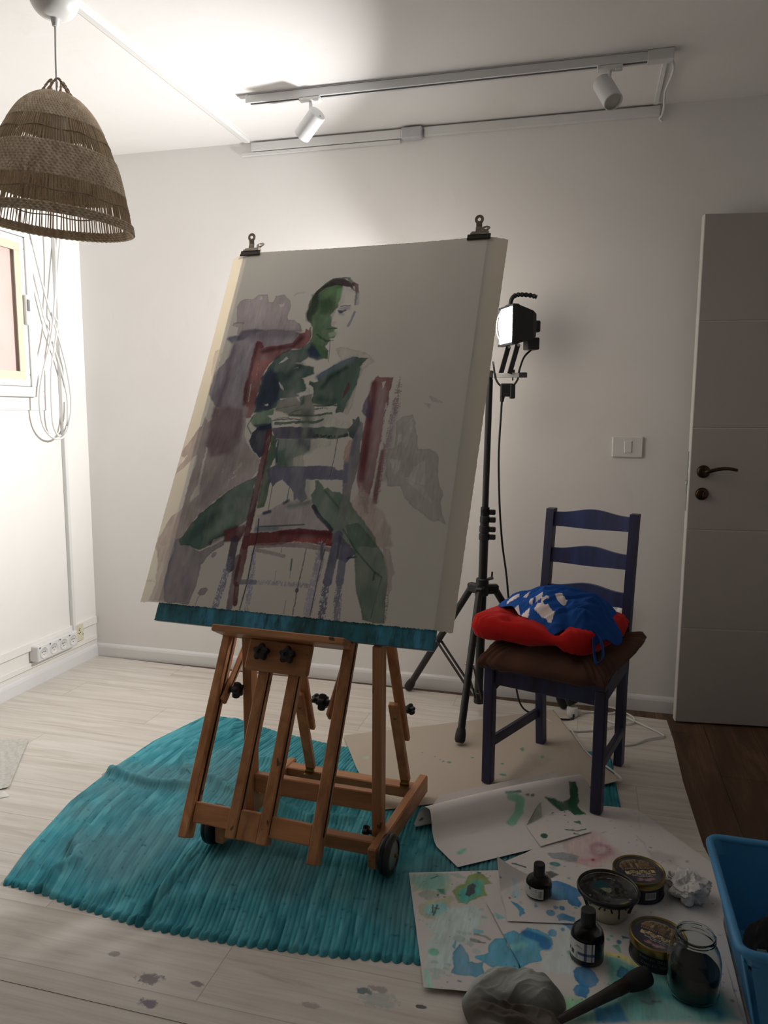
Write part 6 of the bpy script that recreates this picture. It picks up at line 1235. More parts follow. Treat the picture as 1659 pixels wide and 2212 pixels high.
st_ = np.clip(fbm(XR*3.2, YR*3.2, 33)*1.6-0.15, 0, 0.55); Cc = Cc+(c4-Cc)*st_[..., None]
dk = np.clip((vnoise(ph*2, TT*240, 51)-0.72)*4, 0, 1)*0.5; Cc = Cc*(1-dk[..., None])
lt = np.clip((vnoise(ph*3, TT*200, 61)-0.90)*8, 0, 1)*0.5; Cc = Cc+(np.array(lin('9DB6B4'))-Cc)*lt[..., None]
mb.col = Cc.reshape(-1, 3)
mb.build('rag_rug', vmat('rag_weave', 0.95, 0.1, 0.0, (1, 1, 1), 0.3, 500), None, True, loc=(1.8, -1.2, 0), label='large teal ribbed rag rug lying rumpled under the easel', cat='rug')

# ---------------------------------------------------------------- sheets of paper on the floor
M_paper = vmat('drawing_paper', 0.85, 0.2, 0.0, (1, 1, 1), 0.05, 300)
def resample(pts, n):
    P_ = np.array(pts, float); d = np.r_[0, np.cumsum(np.hypot(*np.diff(P_, axis=0)[:, :2].T))]; t = np.linspace(0, d[-1], n)
    return np.stack([np.interp(t, d, P_[:, k]) for k in range(P_.shape[1])], 1)
def coons(bot, right, top, left, nu, nv):
    b, t = resample(bot, nu), resample(top, nu); l, r = resample(left, nv), resample(right, nv)
    u = np.linspace(0, 1, nu)[None, :, None]; v = np.linspace(0, 1, nv)[:, None, None]
    S = (1-v)*b[None]+v*t[None]+(1-u)*l[:, None]+u*r[:, None]
    S = S-((1-u)*(1-v)*b[0]+u*(1-v)*b[-1]+(1-u)*v*t[0]+u*v*t[-1]); return S
WHITE = (0.79, 0.755, 0.735); REF = (178, 165, 158)
def sheet(name, key, BL, BR, TR, TL, z, label, nu=120, nv=120, white=WHITE, zf=None, mid=None, seed=1, ref=REF, cat='paper', thick=0.0):
    mid = mid or {}
    S = coons([BL]+mid.get('b', [])+[BR], [BR]+mid.get('r', [])+[TR], [TL]+mid.get('t', [])+[TR], [BL]+mid.get('l', [])+[TL], nu, nv)
    X, Y = S[..., 0], S[..., 1]
    col = paint(X, Y, SPLATS_AND_SHADOW.get(key, []), ref, white, 0.0026)
    rg = np.random.RandomState(seed); D_ = np.hypot(X.max()-X.min(), Y.max()-Y.min())
    n = int(D_*D_*260); xs = X.min()+rg.rand(n)*(X.max()-X.min()); ys = Y.min()+rg.rand(n)*(Y.max()-Y.min()); Xf, Yf = X.ravel(), Y.ravel()
    tints = [lin(h) for h in ('5E6470', '6E6A66', '2D5E63', '8A8C84', '5A5560')]
    if key in SPLATS_AND_SHADOW and key != 'K':
        for k in range(n):
            q = np.exp(-np.maximum(0, np.hypot((Xf-xs[k]), (Yf-ys[k])*1.2)/(0.0012+0.003*rg.rand()**3)-0.6)**2*2)*0.6*rg.rand(); q = np.where(q > 0.05, q, 0)[:, None]
            col = col*(1-q)+np.array(tints[k % 5])*q
    u = np.linspace(0, 1, nu)[None, :]; v = np.linspace(0, 1, nv)[:, None]
    Z = z+0.0012*(1+fbm(X*7, Y*7, seed))
    if zf is not None: Z = Z+zf(X, Y, u, v)
    mb = MB(); mb.grid([[tuple(p) for p in r] for r in np.stack([X, Y, Z], -1).tolist()]); mb.col = col
    o = mb.build(name, M_paper, None, True, loc=(float(X.mean()), float(Y.mean()), z), label=label, cat=cat, solid=thick)
    return o
KR = (168, 154, 140)
sheet('kraft_paper', 'K', (1.86, -1.146), (2.625, -0.745), (2.367, -0.138), (1.574, -0.632), 0.0118, 'large beige kraft paper sheet with few green drips under the chair', 160, 160, (0.56, 0.49, 0.41), mid={'l': [(1.705, -0.882)], 't': [(2.0, -0.375)], 'r': [(2.504, -0.520), (2.439, -0.295)][0:1], 'b': [(2.20, -0.965)]}, zf=lambda X, Y, u, v: 0.012*np.clip((u-0.9)/0.1, 0, 1)*np.clip((0.35-v)/0.35, 0, 1), seed=3, ref=KR, thick=0.0015)
MB().tube(smooth_path([(2.44, -0.31, 0.017), (2.50, -0.515, 0.018), (2.545, -0.60, 0.020), (2.585, -0.66, 0.024), (2.625, -0.735, 0.027), (2.612, -0.752, 0.025)], 5), [0.002+0.003*(i/30) for i in range(26)], 6).build('torn_paper_strip', mat('torn_white', 'E4E0DA', 0.9, var=0.05), None, True, loc=(2.54, -0.6, 0.018), label='torn white strip along the right edge of the kraft paper', cat='paper')
sheet('drop_paper', 'A', (2.160, -1.852), (2.375, -1.815), (2.292, -1.362), (2.031, -1.446), 0.0132, 'splattered paper with green blots at the far left of the papers', 150, 230, seed=5, mid={'b': [(2.27, -1.835)]})
sheet('drop_paper', 'D', (2.40, -1.90), (2.838, -1.90), (2.665, -0.915), (2.380, -1.000), 0.0132, 'large stained paper with a pink ring reaching the blue basket', 210, 330, seed=7, mid={'r': [(2.843, -1.45), (2.860, -1.36), (2.862, -1.24), (2.855, -1.17), (2.783, -1.075)], 'l': [(2.335, -1.55), (2.275, -1.335), (2.38, -1.212)], 't': [(2.572, -0.925)]}, zf=lambda X, Y, u, v: 0.002*np.abs(np.sin(X*21+Y*9)))
sheet('drop_paper', 'C', (2.30, -2.02), (2.838, -2.06), (2.825, -1.60), (2.255, -1.522), 0.0172, 'paper with big blue and sea green stains in the front, under the brush', 250, 220, seed=9, mid={'l': [(2.365, -1.737)], 't': [(2.50, -1.548)]})
def bz(X, Y, u, v):
    q = np.clip((v-u*0.9-0.58)/0.42, 0, 1); return 0.050*q**1.5
sheet('drop_paper', 'B', (2.319, -1.588), (2.515, -1.545), (2.50, -1.37), (2.268, -1.392), 0.0200, 'small paper with blue ink drops and a curled corner under the smaller bottle', 110, 110, seed=11, zf=bz)
sheet('drop_paper', 'E', (2.378, -1.226), (2.522, -1.105), (2.448, -0.980), (2.328, -1.125), 0.0192, 'small white paper with dark green marks beside the front chair leg', 90, 90, seed=13, mid={'t': [(2.362, -1.012)]})
# sheet rolled into a fold
pr = [(-0.225, 0.0152), (-0.16, 0.0155), (-0.115, 0.0165), (-0.085, 0.020), (-0.063, 0.034), (-0.044, 0.056), (-0.022, 0.076), (0.0, 0.082), (0.016, 0.075), (0.021, 0.056), (0.010, 0.034), (0.003, 0.020), (0.012, 0.0160), (0.04, 0.0155), (0.085, 0.019), (0.125, 0.036)]
PRF = np.array([(p.x, p.z) for p in smooth_path([(a, 0, b) for a, b in pr], 8)])
ra = np.array((0.803, 0.596)); rb_ = np.array((-0.596, 0.803)); R0 = np.array((2.034, -1.198))
ns = 150; sv = np.linspace(0, 1, ns); mb = MB(); rows = []; cols = []
lenp = np.r_[0, np.cumsum(np.hypot(*np.diff(PRF, axis=0).T))]; lenp /= lenp[-1]
for j in range(len(PRF)):
    b_, z_ = PRF[j]; row = []
    for s_ in sv:
        a0 = float(np.interp(lenp[j], [0, 0.25, 0.40, 0.52, 0.62, 0.70, 0.78, 1.0], [-0.012, -0.024, -0.012, 0.0, -0.018, -0.045, -0.030, 0.10])); a1 = 0.56+0.012*math.sin(lenp[j]*5)
        a = a0+(a1-a0)*s_; hh = 0.85+0.25*math.sin(s_*2.2+0.3); zz = 0.0152+(z_-0.0152)*hh+0.0008*nz(a*9, b_*9, 1)
        p = R0+ra*a+rb_*b_*(1.0 if b_ < 0 else 1.0); row.append((float(p[0]), float(p[1]), float(zz+0.006*max(0, (s_-0.9)/0.1)*(b_ > 0.05))))
    rows.append(row)
mb.grid(rows)
Sg, Tg = np.meshgrid(sv*0.58, lenp*0.53)
gm = (20, 92, 66)
FOLD = [('p', (16, 84, 58), 0.95, 0, 0, 0.003, 0, 0, [(0.405, 0.225), (0.435, 0.180), (0.470, 0.135), (0.510, 0.125), (0.503, 0.170), (0.520, 0.190), (0.533, 0.232), (0.535, 0.258), (0.515, 0.262), (0.503, 0.235), (0.495, 0.205), (0.462, 0.195), (0.438, 0.212)]),
        ('l', (72, 150, 112), 0.75, 0.030, 0.003, 0.005, 0, 0, [(0.285, 0.252), (0.315, 0.235), (0.298, 0.195), (0.262, 0.165)]), ('l', (40, 110, 90), 0.8, 0.010, 0.001, 0.003, 0, 0, [(0.275, 0.268), (0.325, 0.262)]),
        ('e', (24, 84, 66), 0.9, 0, 0, 0.001, 0, 0, [(0.345, 0.245, 0.007, 0.004), (0.362, 0.240, 0.008, 0.004), (0.412, 0.165, 0.005, 0.004), (0.434, 0.158, 0.003, 0.003), (0.438, 0.148, 0.003, 0.003)]),
        ('p', (70, 156, 120), 0.8, 0, 0, 0.002, 0, 0, [(0.030, 0.070), (0.05, 0.082), (0.072, 0.086), (0.060, 0.072), (0.045, 0.066)]), ('e', (150, 140, 140), 0.4, 0, 0.004, 0.003, 0, 0, [(0.345, 0.130, 0.018, 0.008), (0.40, 0.09, 0.02, 0.008), (0.13, 0.16, 0.02, 0.006)]),
        ('e', (20, 70, 60), 0.9, 0, 0, 0.001, 0, 0, [(0.02, 0.36, 0.008, 0.005)])]
mb.col = paint(Sg, Tg, FOLD, REF, (0.79, 0.755, 0.745), 0.003)
mb.build('curled_paper', M_paper, None, True, loc=(2.2, -1.15, 0.012), label='white paper rolled into a fold, with a V shaped dark green splash', cat='paper')
# folded corner on the little sheet
MB().add([(2.330, -1.122, 0.022), (2.372, -1.062, 0.023), (2.366, -1.018, 0.048), (2.350, -1.060, 0.044)], [(0, 1, 2), (0, 2, 3)]).build('paper_scrap', mat('scrap_greenish', 'B9C4B4', 0.9, var=0.15, vs=60), None, loc=(2.35, -1.07, 0.022), label='tiny folded greenish paper corner standing on the small white paper', cat='paper', solid=0.0008)
# scraps at the far left
S = coons([(0.55, -1.37), (0.60, -1.33)], [(0.60, -1.33), (0.395, -0.99)], [(0.25, -1.02), (0.395, -0.99)], [(0.55, -1.37), (0.25, -1.02)], 30, 40)
MB().grid([[(x, y, 0.006+0.008*abs(nz(x*22, y*22, 2))+0.004*abs(nz(x*60, y*60, 3))) for x, y in r] for r in S.tolist()]).build('plastic_sheet', mat('bubble_plastic', 'D6D3CC', 0.35, var=0.1, vs=90, bump=0.4, bs=160), None, True, loc=(0.45, -1.2, 0.005), label='crumpled whitish plastic sheet at the left edge of the floor', cat='plastic')
S = coons([(0.55, -1.46), (0.642, -1.375)], [(0.642, -1.375), (0.60, -1.35)], [(0.50, -1.42), (0.60, -1.35)], [(0.55, -1.46), (0.50, -1.42)], 12, 8)
MB().grid([[(x, y, 0.004) for x, y in r] for r in S.tolist()]).build('paper_scrap', mat('scrap_white', 'E9E6E0', 0.85, var=0.02), None, True, loc=(0.58, -1.4, 0.004), label='white paper corner at the left edge in front of the plastic sheet', cat='paper', solid=0.0008)
# white extension lead
ex_ = thing('extension_lead', 'white extension lead coiled on the floor behind the blue chair', 'cable', (2.6, -0.15, 0.003))
pts = [(2.30, -0.20), (2.345, -0.250), (2.40, -0.30), (2.458, -0.325), (2.55, -0.29), (2.625, -0.225), (2.660, -0.14), (2.640, -0.05), (2.60, -0.035), (2.548, -0.055), (2.552, -0.13), (2.62, -0.20), (2.69, -0.185), (2.70, -0.12), (2.655, -0.06), (2.64, -0.10), (2.70, -0.16), (2.77, -0.225), (2.806, -0.272), (2.790, -0.300), (2.74, -0.33), (2.69, -0.385), (2.643, -0.413), (2.57, -0.44)]
MB().tube(smooth_path([(x, y, 0.0065+0.004*(0.5+0.5*math.sin(i*1.7))) for i, (x, y) in enumerate(pts)], 6), 0.0042, 8).build('lead', M_white, ex_, True)
MB().tube(smooth_path([(2.465, -0.150, 0.020), (2.49, -0.125, 0.012), (2.53, -0.10, 0.007), (2.60, -0.10, 0.008), (2.64, -0.07, 0.010), (2.655, -0.06, 0.013)], 6), 0.0042, 8).build('lead', M_white, ex_, True)
MB().lathe([(0.0, 0.0), (0.021, 0.001), (0.023, 0.004), (0.023, 0.036), (0.021, 0.040), (0.0, 0.041)], (2.447, -0.160, 0.004), 28).box((2.474, -0.150, 0.020), (0.018, 0.014, 0.018), rotz(25), 0.003).build('socket_end', M_white, ex_, True, auto=0.7)
wp = thing('wall_plug', 'small white plug in the wall socket behind the chair', 'plug', (2.632, -0.012, 0.44))
MB().lathe([(0.0, 0.0), (0.018, 0.0), (0.018, 0.022), (0.010, 0.032), (0.005, 0.034)], (2.632, -0.0135, 0.441), 20, (0, -1, 0)).build('plug_body', M_white, wp, True, auto=0.7)
MB().tube(smooth_path([(2.632, -0.045, 0.441), (2.634, -0.06, 0.425), (2.640, -0.055, 0.36), (2.650, -0.035, 0.2), (2.665, -0.03, 0.07), (2.65, -0.05, 0.012)], 6), 0.0038, 8).build('cord', M_white, wp, True)
# ---------------------------------------------------------------- things standing on the papers
def text_mesh(body, size, M, ext=0.0004):
    """flat lettering; M places it (x right, y up, z out)"""
    cu = bpy.data.curves.new('lettering', 'FONT'); cu.body = body; cu.size = size; cu.align_x = 'CENTER'; cu.align_y = 'CENTER'; cu.extrude = ext; cu.resolution_u = 2
    o = bpy.data.objects.new('lettering', cu); SC.collection.objects.link(o)
    me = bpy.data.meshes.new_from_object(o.evaluated_get(bpy.context.evaluated_depsgraph_get()))
    bpy.data.objects.remove(o); bpy.data.curves.remove(cu)
    mb = MB().add([M @ v.co for v in me.vertices], [tuple(p.vertices) for p in me.polygons]); bpy.data.meshes.remove(me); return mb
def glass_mat(name, col, rough=0.03):
    m = NT(name); m.base(col); m.set(rough); m.b.inputs['Transmission Weight'].default_value = 1.0; m.b.inputs['IOR'].default_value = 1.3; return m.m
M_glass = glass_mat('jar_glass', (0.86, 0.90, 0.88)); M_smoke = glass_mat('bottle_plastic', (0.62, 0.62, 0.60), 0.12)
M_ink = mat('black_ink', '08090C', 0.15, var=0.0); M_inkw = mat('dirty_water', '0E1216', 0.1, var=0.1)
M_label = vmat('paper_label', 0.6, 0.3)
def label_patch(c, r, z0, z1, a0, a1, strokes, name, parent, white=(0.74, 0.74, 0.72)):
    """curved label: sheet x runs along the arc in metres, y up"""
    n, k = 90, 50; a = np.linspace(a0, a1, n); z = np.linspace(z0, z1, k); AA, ZZ = np.meshgrid(a, z)
    mb = MB(); mb.grid([[(c[0]+r*math.cos(q), c[1]+r*math.sin(q), c[2]+h) for q in a] for h in z])
    mb.col = paint((AA-a0)*r, ZZ-z0, strokes, (222, 222, 218), white, 0.0006); return mb.build(name, M_label, parent, True)
def bottle(name, c, r, h, label, fill, lab):
    c = Vector(c); o = thing(name, label, 'bottle', tuple(c))
    hs = h-0.030
    body = [(r*0.9, 0.0), (r, 0.004), (r, hs*0.60), (r*0.97, hs*0.70), (r*0.86, hs*0.80), (r*0.66, hs*0.90), (r*0.42, hs*0.98), (r*0.36, hs+0.004)]
    MB().lathe(body, c, 40, cap0=True, cap1=True).build('bottle_body', M_smoke, o, True, auto=0.8)
    ik = [(rr-0.0022, max(z, 0.003)) for rr, z in body if z <= hs*fill]+[(0.0, hs*fill)]
    MB().lathe(ik, c, 36, cap0=True).build('ink', M_ink, o, True, auto=0.8)
    cp = MB(); n = 40; prof = [(r*0.43, hs-0.004), (r*0.43, h-0.002), (r*0.40, h), (0.001, h-0.0005)]
    V = []; F = []
    for q, (rr, z) in enumerate(prof):
        for k in range(n): V.append(c+Vector((math.cos(2*math.pi*k/n), math.sin(2*math.pi*k/n), 0))*(rr*(1+(0.03 if k % 2 and q < 2 else 0)))+Vector((0, 0, z)))
    for i in range(3):
        for k in range(n): F.append((i*n+k, i*n+(k+1) % n, (i+1)*n+(k+1) % n, (i+1)*n+k))
    cp.add(V, F).build('cap', M_black, o)
    label_patch(c, r+0.0006, *lab, parent=o, name='label')
    return o
TX = (70, 72, 74)
def lines(x0, x1, y0, y1, n, c=TX, seed=1, w=0.0007):
    rg = random.Random(seed); return [('l', c, 0.75, w, 0, 0, 1, 0, [(x0, y0+(y1-y0)*i/max(n-1, 1)), (x0+(x1-x0)*rg.uniform(0.6, 1.0), y0+(y1-y0)*i/max(n-1, 1))]) for i in range(n)]
def barcode(x0, x1, y0, y1, seed=2):
    rg = random.Random(seed); out = []; x = x0
    while x < x1:
        w = rg.choice((0.0005, 0.0008, 0.0011)); out.append(('l', (34, 34, 36), 0.95, w, 0, 0, 0, 0, [(x, y0), (x, y1)])); x += w+rg.choice((0.0006, 0.0009))
    return out
back_label = lines(0.004, 0.016, 0.004, 0.024, 7, seed=3)+[('l', TX, 0.8, 0.0006, 0, 0, 1, 0, [(0.0185, 0.001), (0.0185, 0.027)])]+lines(0.021, 0.034, 0.005, 0.020, 7, seed=5)+lines(0.037, 0.043, 0.004, 0.014, 5, seed=6)
back_label += [('l', (40, 40, 42), 0.9, 0.0011, 0, 0, 0, 0, [(0.0405+0.0024*math.cos(t), 0.0215+0.0024*math.sin(t)) for t in (0.9, 1.6, 2.4, 3.14, 3.9, 4.7, 5.4)]), ('p', (40, 40, 42), 0.9, 0, 0, 0, 0, 0, [(0.021, 0.022), (0.0235, 0.022), (0.0235, 0.026), (0.021, 0.026)])]+barcode(0.047, 0.054, 0.004, 0.022)
bottle('ink_bottle', (2.387, -1.457, 0.0228), 0.034, 0.086, 'smaller dark ink bottle with a white text label and barcode', 0.66, (0.006, 0.034, math.radians(-165), math.radians(-66), back_label))
BLU = (38, 66, 122)
front_label = lines(0.003, 0.021, 0.020, 0.044, 9, (120, 120, 122), 8)+[('p', (30, 30, 32), 0.95, 0, 0, 0.0005, 0, 0, [(0.015, 0.009), (0.021, 0.009), (0.021, 0.016), (0.015, 0.016)]), ('p', (40, 40, 44), 0.9, 0, 0, 0.0005, 0, 0, [(0.006, 0.012), (0.009, 0.012), (0.009, 0.018), (0.006, 0.018)]), ('p', (150, 172, 178), 0.8, 0, 0.001, 0, 0, 0, [(0.027, 0.002), (0.034, 0.002), (0.032, 0.018), (0.029, 0.018)]),
               ('l', (34, 34, 38), 0.95, 0.0012, 0, 0.0003, 0, 0, [(0.024, 0.030), (0.028, 0.0295), (0.031, 0.032), (0.032, 0.034), (0.0325, 0.030), (0.035, 0.033), (0.0355, 0.030), (0.038, 0.032), (0.039, 0.030), (0.043, 0.030)]),
               ('l', BLU, 0.95, 0.0070, 0, 0, 0, 0, [(0.036, 0.016), (0.0705, 0.016)]), ('l', BLU, 0.95, 0.0065, 0, 0, 0, 0, [(0.0515, 0.0), (0.0515, 0.046)]), ('l', BLU, 0.95, 0.003, 0, 0, 0, 0, [(0.0665, 0.0), (0.0665, 0.046)])]+lines(0.056, 0.063, 0.026, 0.042, 6, (120, 122, 130), 9)+lines(0.056, 0.062, 0.004, 0.009, 3, (120, 122, 130), 10)
bottle('ink_bottle', (2.511, -1.662, 0.0186), 0.039, 0.121, 'larger dark ink bottle with a blue cross on its white label', 0.74, (0.016, 0.060, math.radians(-170), math.radians(-65), front_label))

# ---- paint tub used as palette
c = Vector((2.562, -1.478, 0.0165)); o = thing('paint_bowl', 'round pale tub with a black paint rim, dripping sides and dark paint inside', 'bowl', tuple(c))
M_tub = mat('tub_plastic', 'D6D0B4', 0.5, var=0.06, vs=25)
MB().lathe([(0.046, 0.0), (0.049, 0.002), (0.058, 0.030), (0.067, 0.058), (0.0705, 0.062), (0.0705, 0.066)], c, 48, cap0=True).build('tub', M_tub, o, True, auto=0.9)
MB().lathe([(0.0700, 0.058), (0.0770, 0.060), (0.0790, 0.066), (0.0770, 0.071), (0.0735, 0.072), (0.0712, 0.066), (0.0695, 0.060), (0.0700, 0.058)], c, 56).build('rim', mat('rim_black_paint', '0D0F12', 0.28, var=0.1), o, True)
pool = [('p', (28, 46, 48), 0.9, 0, 0.004, 0.004, 0, 0, [(-0.03, -0.02), (0.0, 0.02), (0.03, 0.03), (0.04, 0.0), (0.01, -0.03)]), ('p', (24, 84, 92), 0.85, 0, 0.003, 0.005, 0, 0, [(-0.045, 0.01), (-0.015, 0.04), (0.0, 0.03), (-0.01, 0.0), (-0.03, -0.005)]), ('p', (150, 156, 130), 0.85, 0, 0.001, 0.003, 0, 0, [(-0.02, 0.0), (0.0, 0.012), (0.012, 0.008), (0.002, -0.012)]),
        ('l', (120, 140, 120), 0.7, 0.006, 0.001, 0.004, 1, 0, [(-0.035, -0.012), (-0.01, -0.026), (0.012, -0.03)]), ('p', (46, 42, 36), 0.9, 0, 0.002, 0.003, 0, 0, [(0.006, 0.008), (0.045, 0.012), (0.05, -0.02), (0.015, -0.03)]), ('p', (176, 160, 96), 0.9, 0, 0.001, 0.002, 0, 0, [(0.028, -0.052), (0.045, -0.044), (0.05, -0.032), (0.04, -0.04)]), ('e', (190, 190, 180), 0.9, 0, 0, 0.001, 0, 0, [(0.052, -0.026, 0.002, 0.0016), (0.045, -0.036, 0.0018, 0.0014), (-0.045, -0.035, 0.002, 0.003)]), ('l', (170, 180, 176), 0.7, 0.0025, 0, 0.002, 1, 0, [(0.0, 0.05), (0.02, 0.048), (0.03, 0.044)])]
rr_ = np.linspace(0.0005, 0.0708, 40); an = np.linspace(0, 2*math.pi, 97)[:-1]; RRm, AAm = np.meshgrid(rr_, an, indexing='ij')
mb = MB().grid([[(c.x+r*math.cos(a), c.y+r*math.sin(a), c.z+0.0615+0.002*(r/0.07)**4+0.0012*nz(r*90*math.cos(a), r*90*math.sin(a))) for a in an] for r in rr_], True)
mb.col = paint(RRm*np.cos(AAm), RRm*np.sin(AAm), pool, (150, 150, 150), (0.30, 0.30, 0.30), 0.0012)*np.where(1, 1, 1)
base_ = paint(RRm*np.cos(AAm), RRm*np.sin(AAm), [('e', (12, 14, 18), 1.0, 0, 0, 0, 0, 0, [(0, 0, 0.2, 0.2)])]+pool, (200, 200, 200), (0.5, 0.5, 0.5), 0.0012); mb.col = base_
mb.build('paint', vmat('wet_paint', 0.2, 0.5), o, True)
M_drip = mat('drip_black', '0B0C10', 0.3, var=0.05)
for k in range(13):
    a = math.radians(-175+k*13.5+random.uniform(-7, 7)); Ld = random.uniform(0.006, 0.050)*(0.5 if k % 3 == 0 else 1)
    f = lambda t: 0.0690-(t/0.058)*0.0200+0.0012
    pts = [c+Vector((math.cos(a+0.03*i*math.sin(k))*f(Ld*i/4+0.0), math.sin(a+0.03*i*math.sin(k))*f(Ld*i/4), 0.060-Ld*i/4)) for i in range(5)]
    MB().tube(pts, [0.003, 0.0022, 0.0018, 0.0020, 0.0026], 8).build('paint_drip', M_drip, o, True)

# ---- biscuit tins
M_tin = mat('tin_navy', '14172E', 0.3, 0.2, var=0.1, vs=20); M_gold = mat('tin_gold', 'A08A52', 0.28, 0.85, var=0.15, vs=40, stretch=(1, 1, 6)); M_cream2 = mat('print_cream', 'CDB888', 0.45, var=0.05); M_wtext = mat('print_white', 'D9D6D4', 0.5, var=0.02); M_gtext = mat('print_gold', 'B79A62', 0.4, var=0.05)
def tin(c, r, h, ang, label, barcode_side):
    c = Vector(c); o = thing('biscuit_tin', label, 'tin', tuple(c), 'biscuit tins on the papers')
    MB().lathe([(r-0.004, 0.0), (r-0.001, 0.001), (r-0.001, 0.003), (r-0.0025, 0.004), (r-0.0025, h-0.012)], c, 64, cap0=True).build('tin_body', M_tin, o, True, auto=0.7)
    lid = MB().lathe([(r-0.0012, h-0.019), (r, h-0.018), (r, h-0.003), (r-0.0015, h-0.0005), (r-0.004, h), (r-0.0060, h-0.0030)], c, 64).build('lid_rim', M_gold, o, True, auto=0.7)
    ca_, sa_ = math.cos(math.radians(ang)), math.sin(math.radians(ang))
    pic = [('e', (22, 24, 52), 1, 0, 0, 0, 0, 0, [(0, 0, 0.2, 0.2)]),
           ('p', (176, 156, 120), 0.95, 0, 0.001, 0.002, 0, 0, [(-0.050, 0.012), (-0.047, 0.030), (-0.030, 0.046), (0.0, 0.052), (0.030, 0.044), (0.046, 0.028), (0.050, 0.014)]),
           ('p', (96, 62, 40), 0.9, 0, 0.001, 0.003, 1, 0, [(-0.044, 0.030), (-0.02, 0.044), (0.01, 0.046), (0.035, 0.036), (0.042, 0.026), (0.0, 0.030), (-0.03, 0.026)])]
    rg = random.Random(int(ang)+40)
    for k in range(11):
        x = -0.042+k*0.0082; pic += [('p', rg.choice([(120, 74, 48), (150, 110, 78), (84, 58, 44), (186, 170, 140)]), 0.9, 0, 0, 0.0008, 0, 0, [(x, 0.014), (x, 0.022+rg.uniform(0, 0.008)), (x+0.0035, 0.030+rg.uniform(0, 0.006)), (x+0.007, 0.022), (x+0.007, 0.014)]), ('l', (70, 50, 40), 0.8, 0.0011, 0, 0, 0, 0, [(x+0.0035, 0.016), (x+0.0035, 0.021)])]
    pic += [('p', (64, 50, 86), 0.9, 0, 0, 0, 0, 0, [(-0.052, 0.002), (0.054, 0.000), (0.054, 0.012), (-0.052, 0.013)])]
    pic += [('e', (192, 150, 154), 0.9, 0, 0.0005, 0.001, 0, 0, [(-0.012, -0.044, 0.010, 0.006), (0.008, -0.047, 0.010, 0.006), (0.022, -0.043, 0.009, 0.005)]), ('e', (170, 44, 66), 0.9, 0, 0, 0.001, 0, 0, [(0.004, -0.041, 0.004, 0.003), (-0.018, -0.043, 0.003, 0.003)])]
    pic += [('l', (150, 130, 86), 0.9, 0.0012, 0, 0, 0, 0, [(0.060*math.cos(t), 0.058*math.sin(t)+0.001) for t in np.linspace(0.15, 2.99, 30)])]
    R1 = r-0.0060; rr = np.linspace(0.0005, R1, 46); a_ = np.linspace(0, 2*math.pi, 121)[:-1]; RM_, AM_ = np.meshgrid(rr, a_, indexing='ij')
    Xl, Yl = RM_*np.cos(AM_), RM_*np.sin(AM_)
    mb = MB().grid([[(c.x+p*ca_-q*sa_, c.y+p*sa_+q*ca_, c.z+h-0.003) for p, q in zip(P_, Q_)] for P_, Q_ in zip(Xl.tolist(), Yl.tolist())], True)
    mb.col = paint(Xl*0.066/R1, Yl*0.066/R1, pic, (205, 205, 205), (0.5, 0.5, 0.5), 0.0008)
    top = mb.build('lid_print', vmat('tin_print', 0.35, 0.4), o, True)
    M0 = Matrix.Translation((c.x, c.y, c.z+h-0.0026)) @ Matrix.Rotation(math.radians(ang), 4, 'Z')
    s = R1/0.066
    text_mesh('DANISH DELIGHTS', 0.0125*s, M0 @ Matrix.Translation((0.001, 0.0062*s, 0)) @ Matrix.Diagonal((0.92, 1, 1, 1))).build('lettering', M_gtext, top)
    V = []; n = 34
    bn = [(-0.042+0.084*i/n, -0.0115-0.0022*math.sin(i*0.55)+0.0065+0.0009*math.sin(i*1.9)) for i in range(n+1)]+[(-0.042+0.084*i/n, -0.0115-0.0022*math.sin(i*0.55)-0.0065-0.0009*math.sin(i*1.7)) for i in range(n, -1, -1)]
    MB().prism([(x*s, y*s) for x, y in bn], -0.0002, 0.0003, M0).build('banner', M_cream2, top)
    mt = M0 @ Matrix.Translation((0, 0, 0.0006))
    text_mesh('COOKIES', 0.0125*s, mt @ Matrix.Translation((0, -0.0125*s, 0)) @ Matrix.Diagonal((1.25, 1, 1, 1))).build('lettering', mat('print_brown', '6E5434', 0.5), top)
    text_mesh('Butter Type of Cookies', 0.0070*s, mt @ Matrix.Translation((0.006*s, -0.0255*s, 0))).build('lettering', M_wtext, top)
    text_mesh('Danish Cookies', 0.0062*s, mt @ Matrix.Translation((0.008*s, -0.0325*s, 0))).build('lettering', M_wtext, top)
    def side(deg, zz, body, size, m_):
        a = math.radians(deg); ax = Vector((math.cos(a), math.sin(a), 0)); tx = Vector((-ax.y, ax.x, 0))
        for i, chr_ in enumerate(body):
            if chr_ == ' ': continue
            q = a+(i-(len(body)-1)/2)*size*0.78/r; ax = Vector((math.cos(q), math.sin(q), 0)); tx = Vector((-ax.y, ax.x, 0))
            p = c+ax*(r-0.0016)+Vector((0, 0, zz)); Mx = Matrix.Identity(4)
            for k in range(3): Mx[k][0] = tx[k]; Mx[k][1] = (0, 0, 1)[k]; Mx[k][2] = ax[k]; Mx[k][3] = p[k]
            yield text_mesh(chr_, size, Mx)
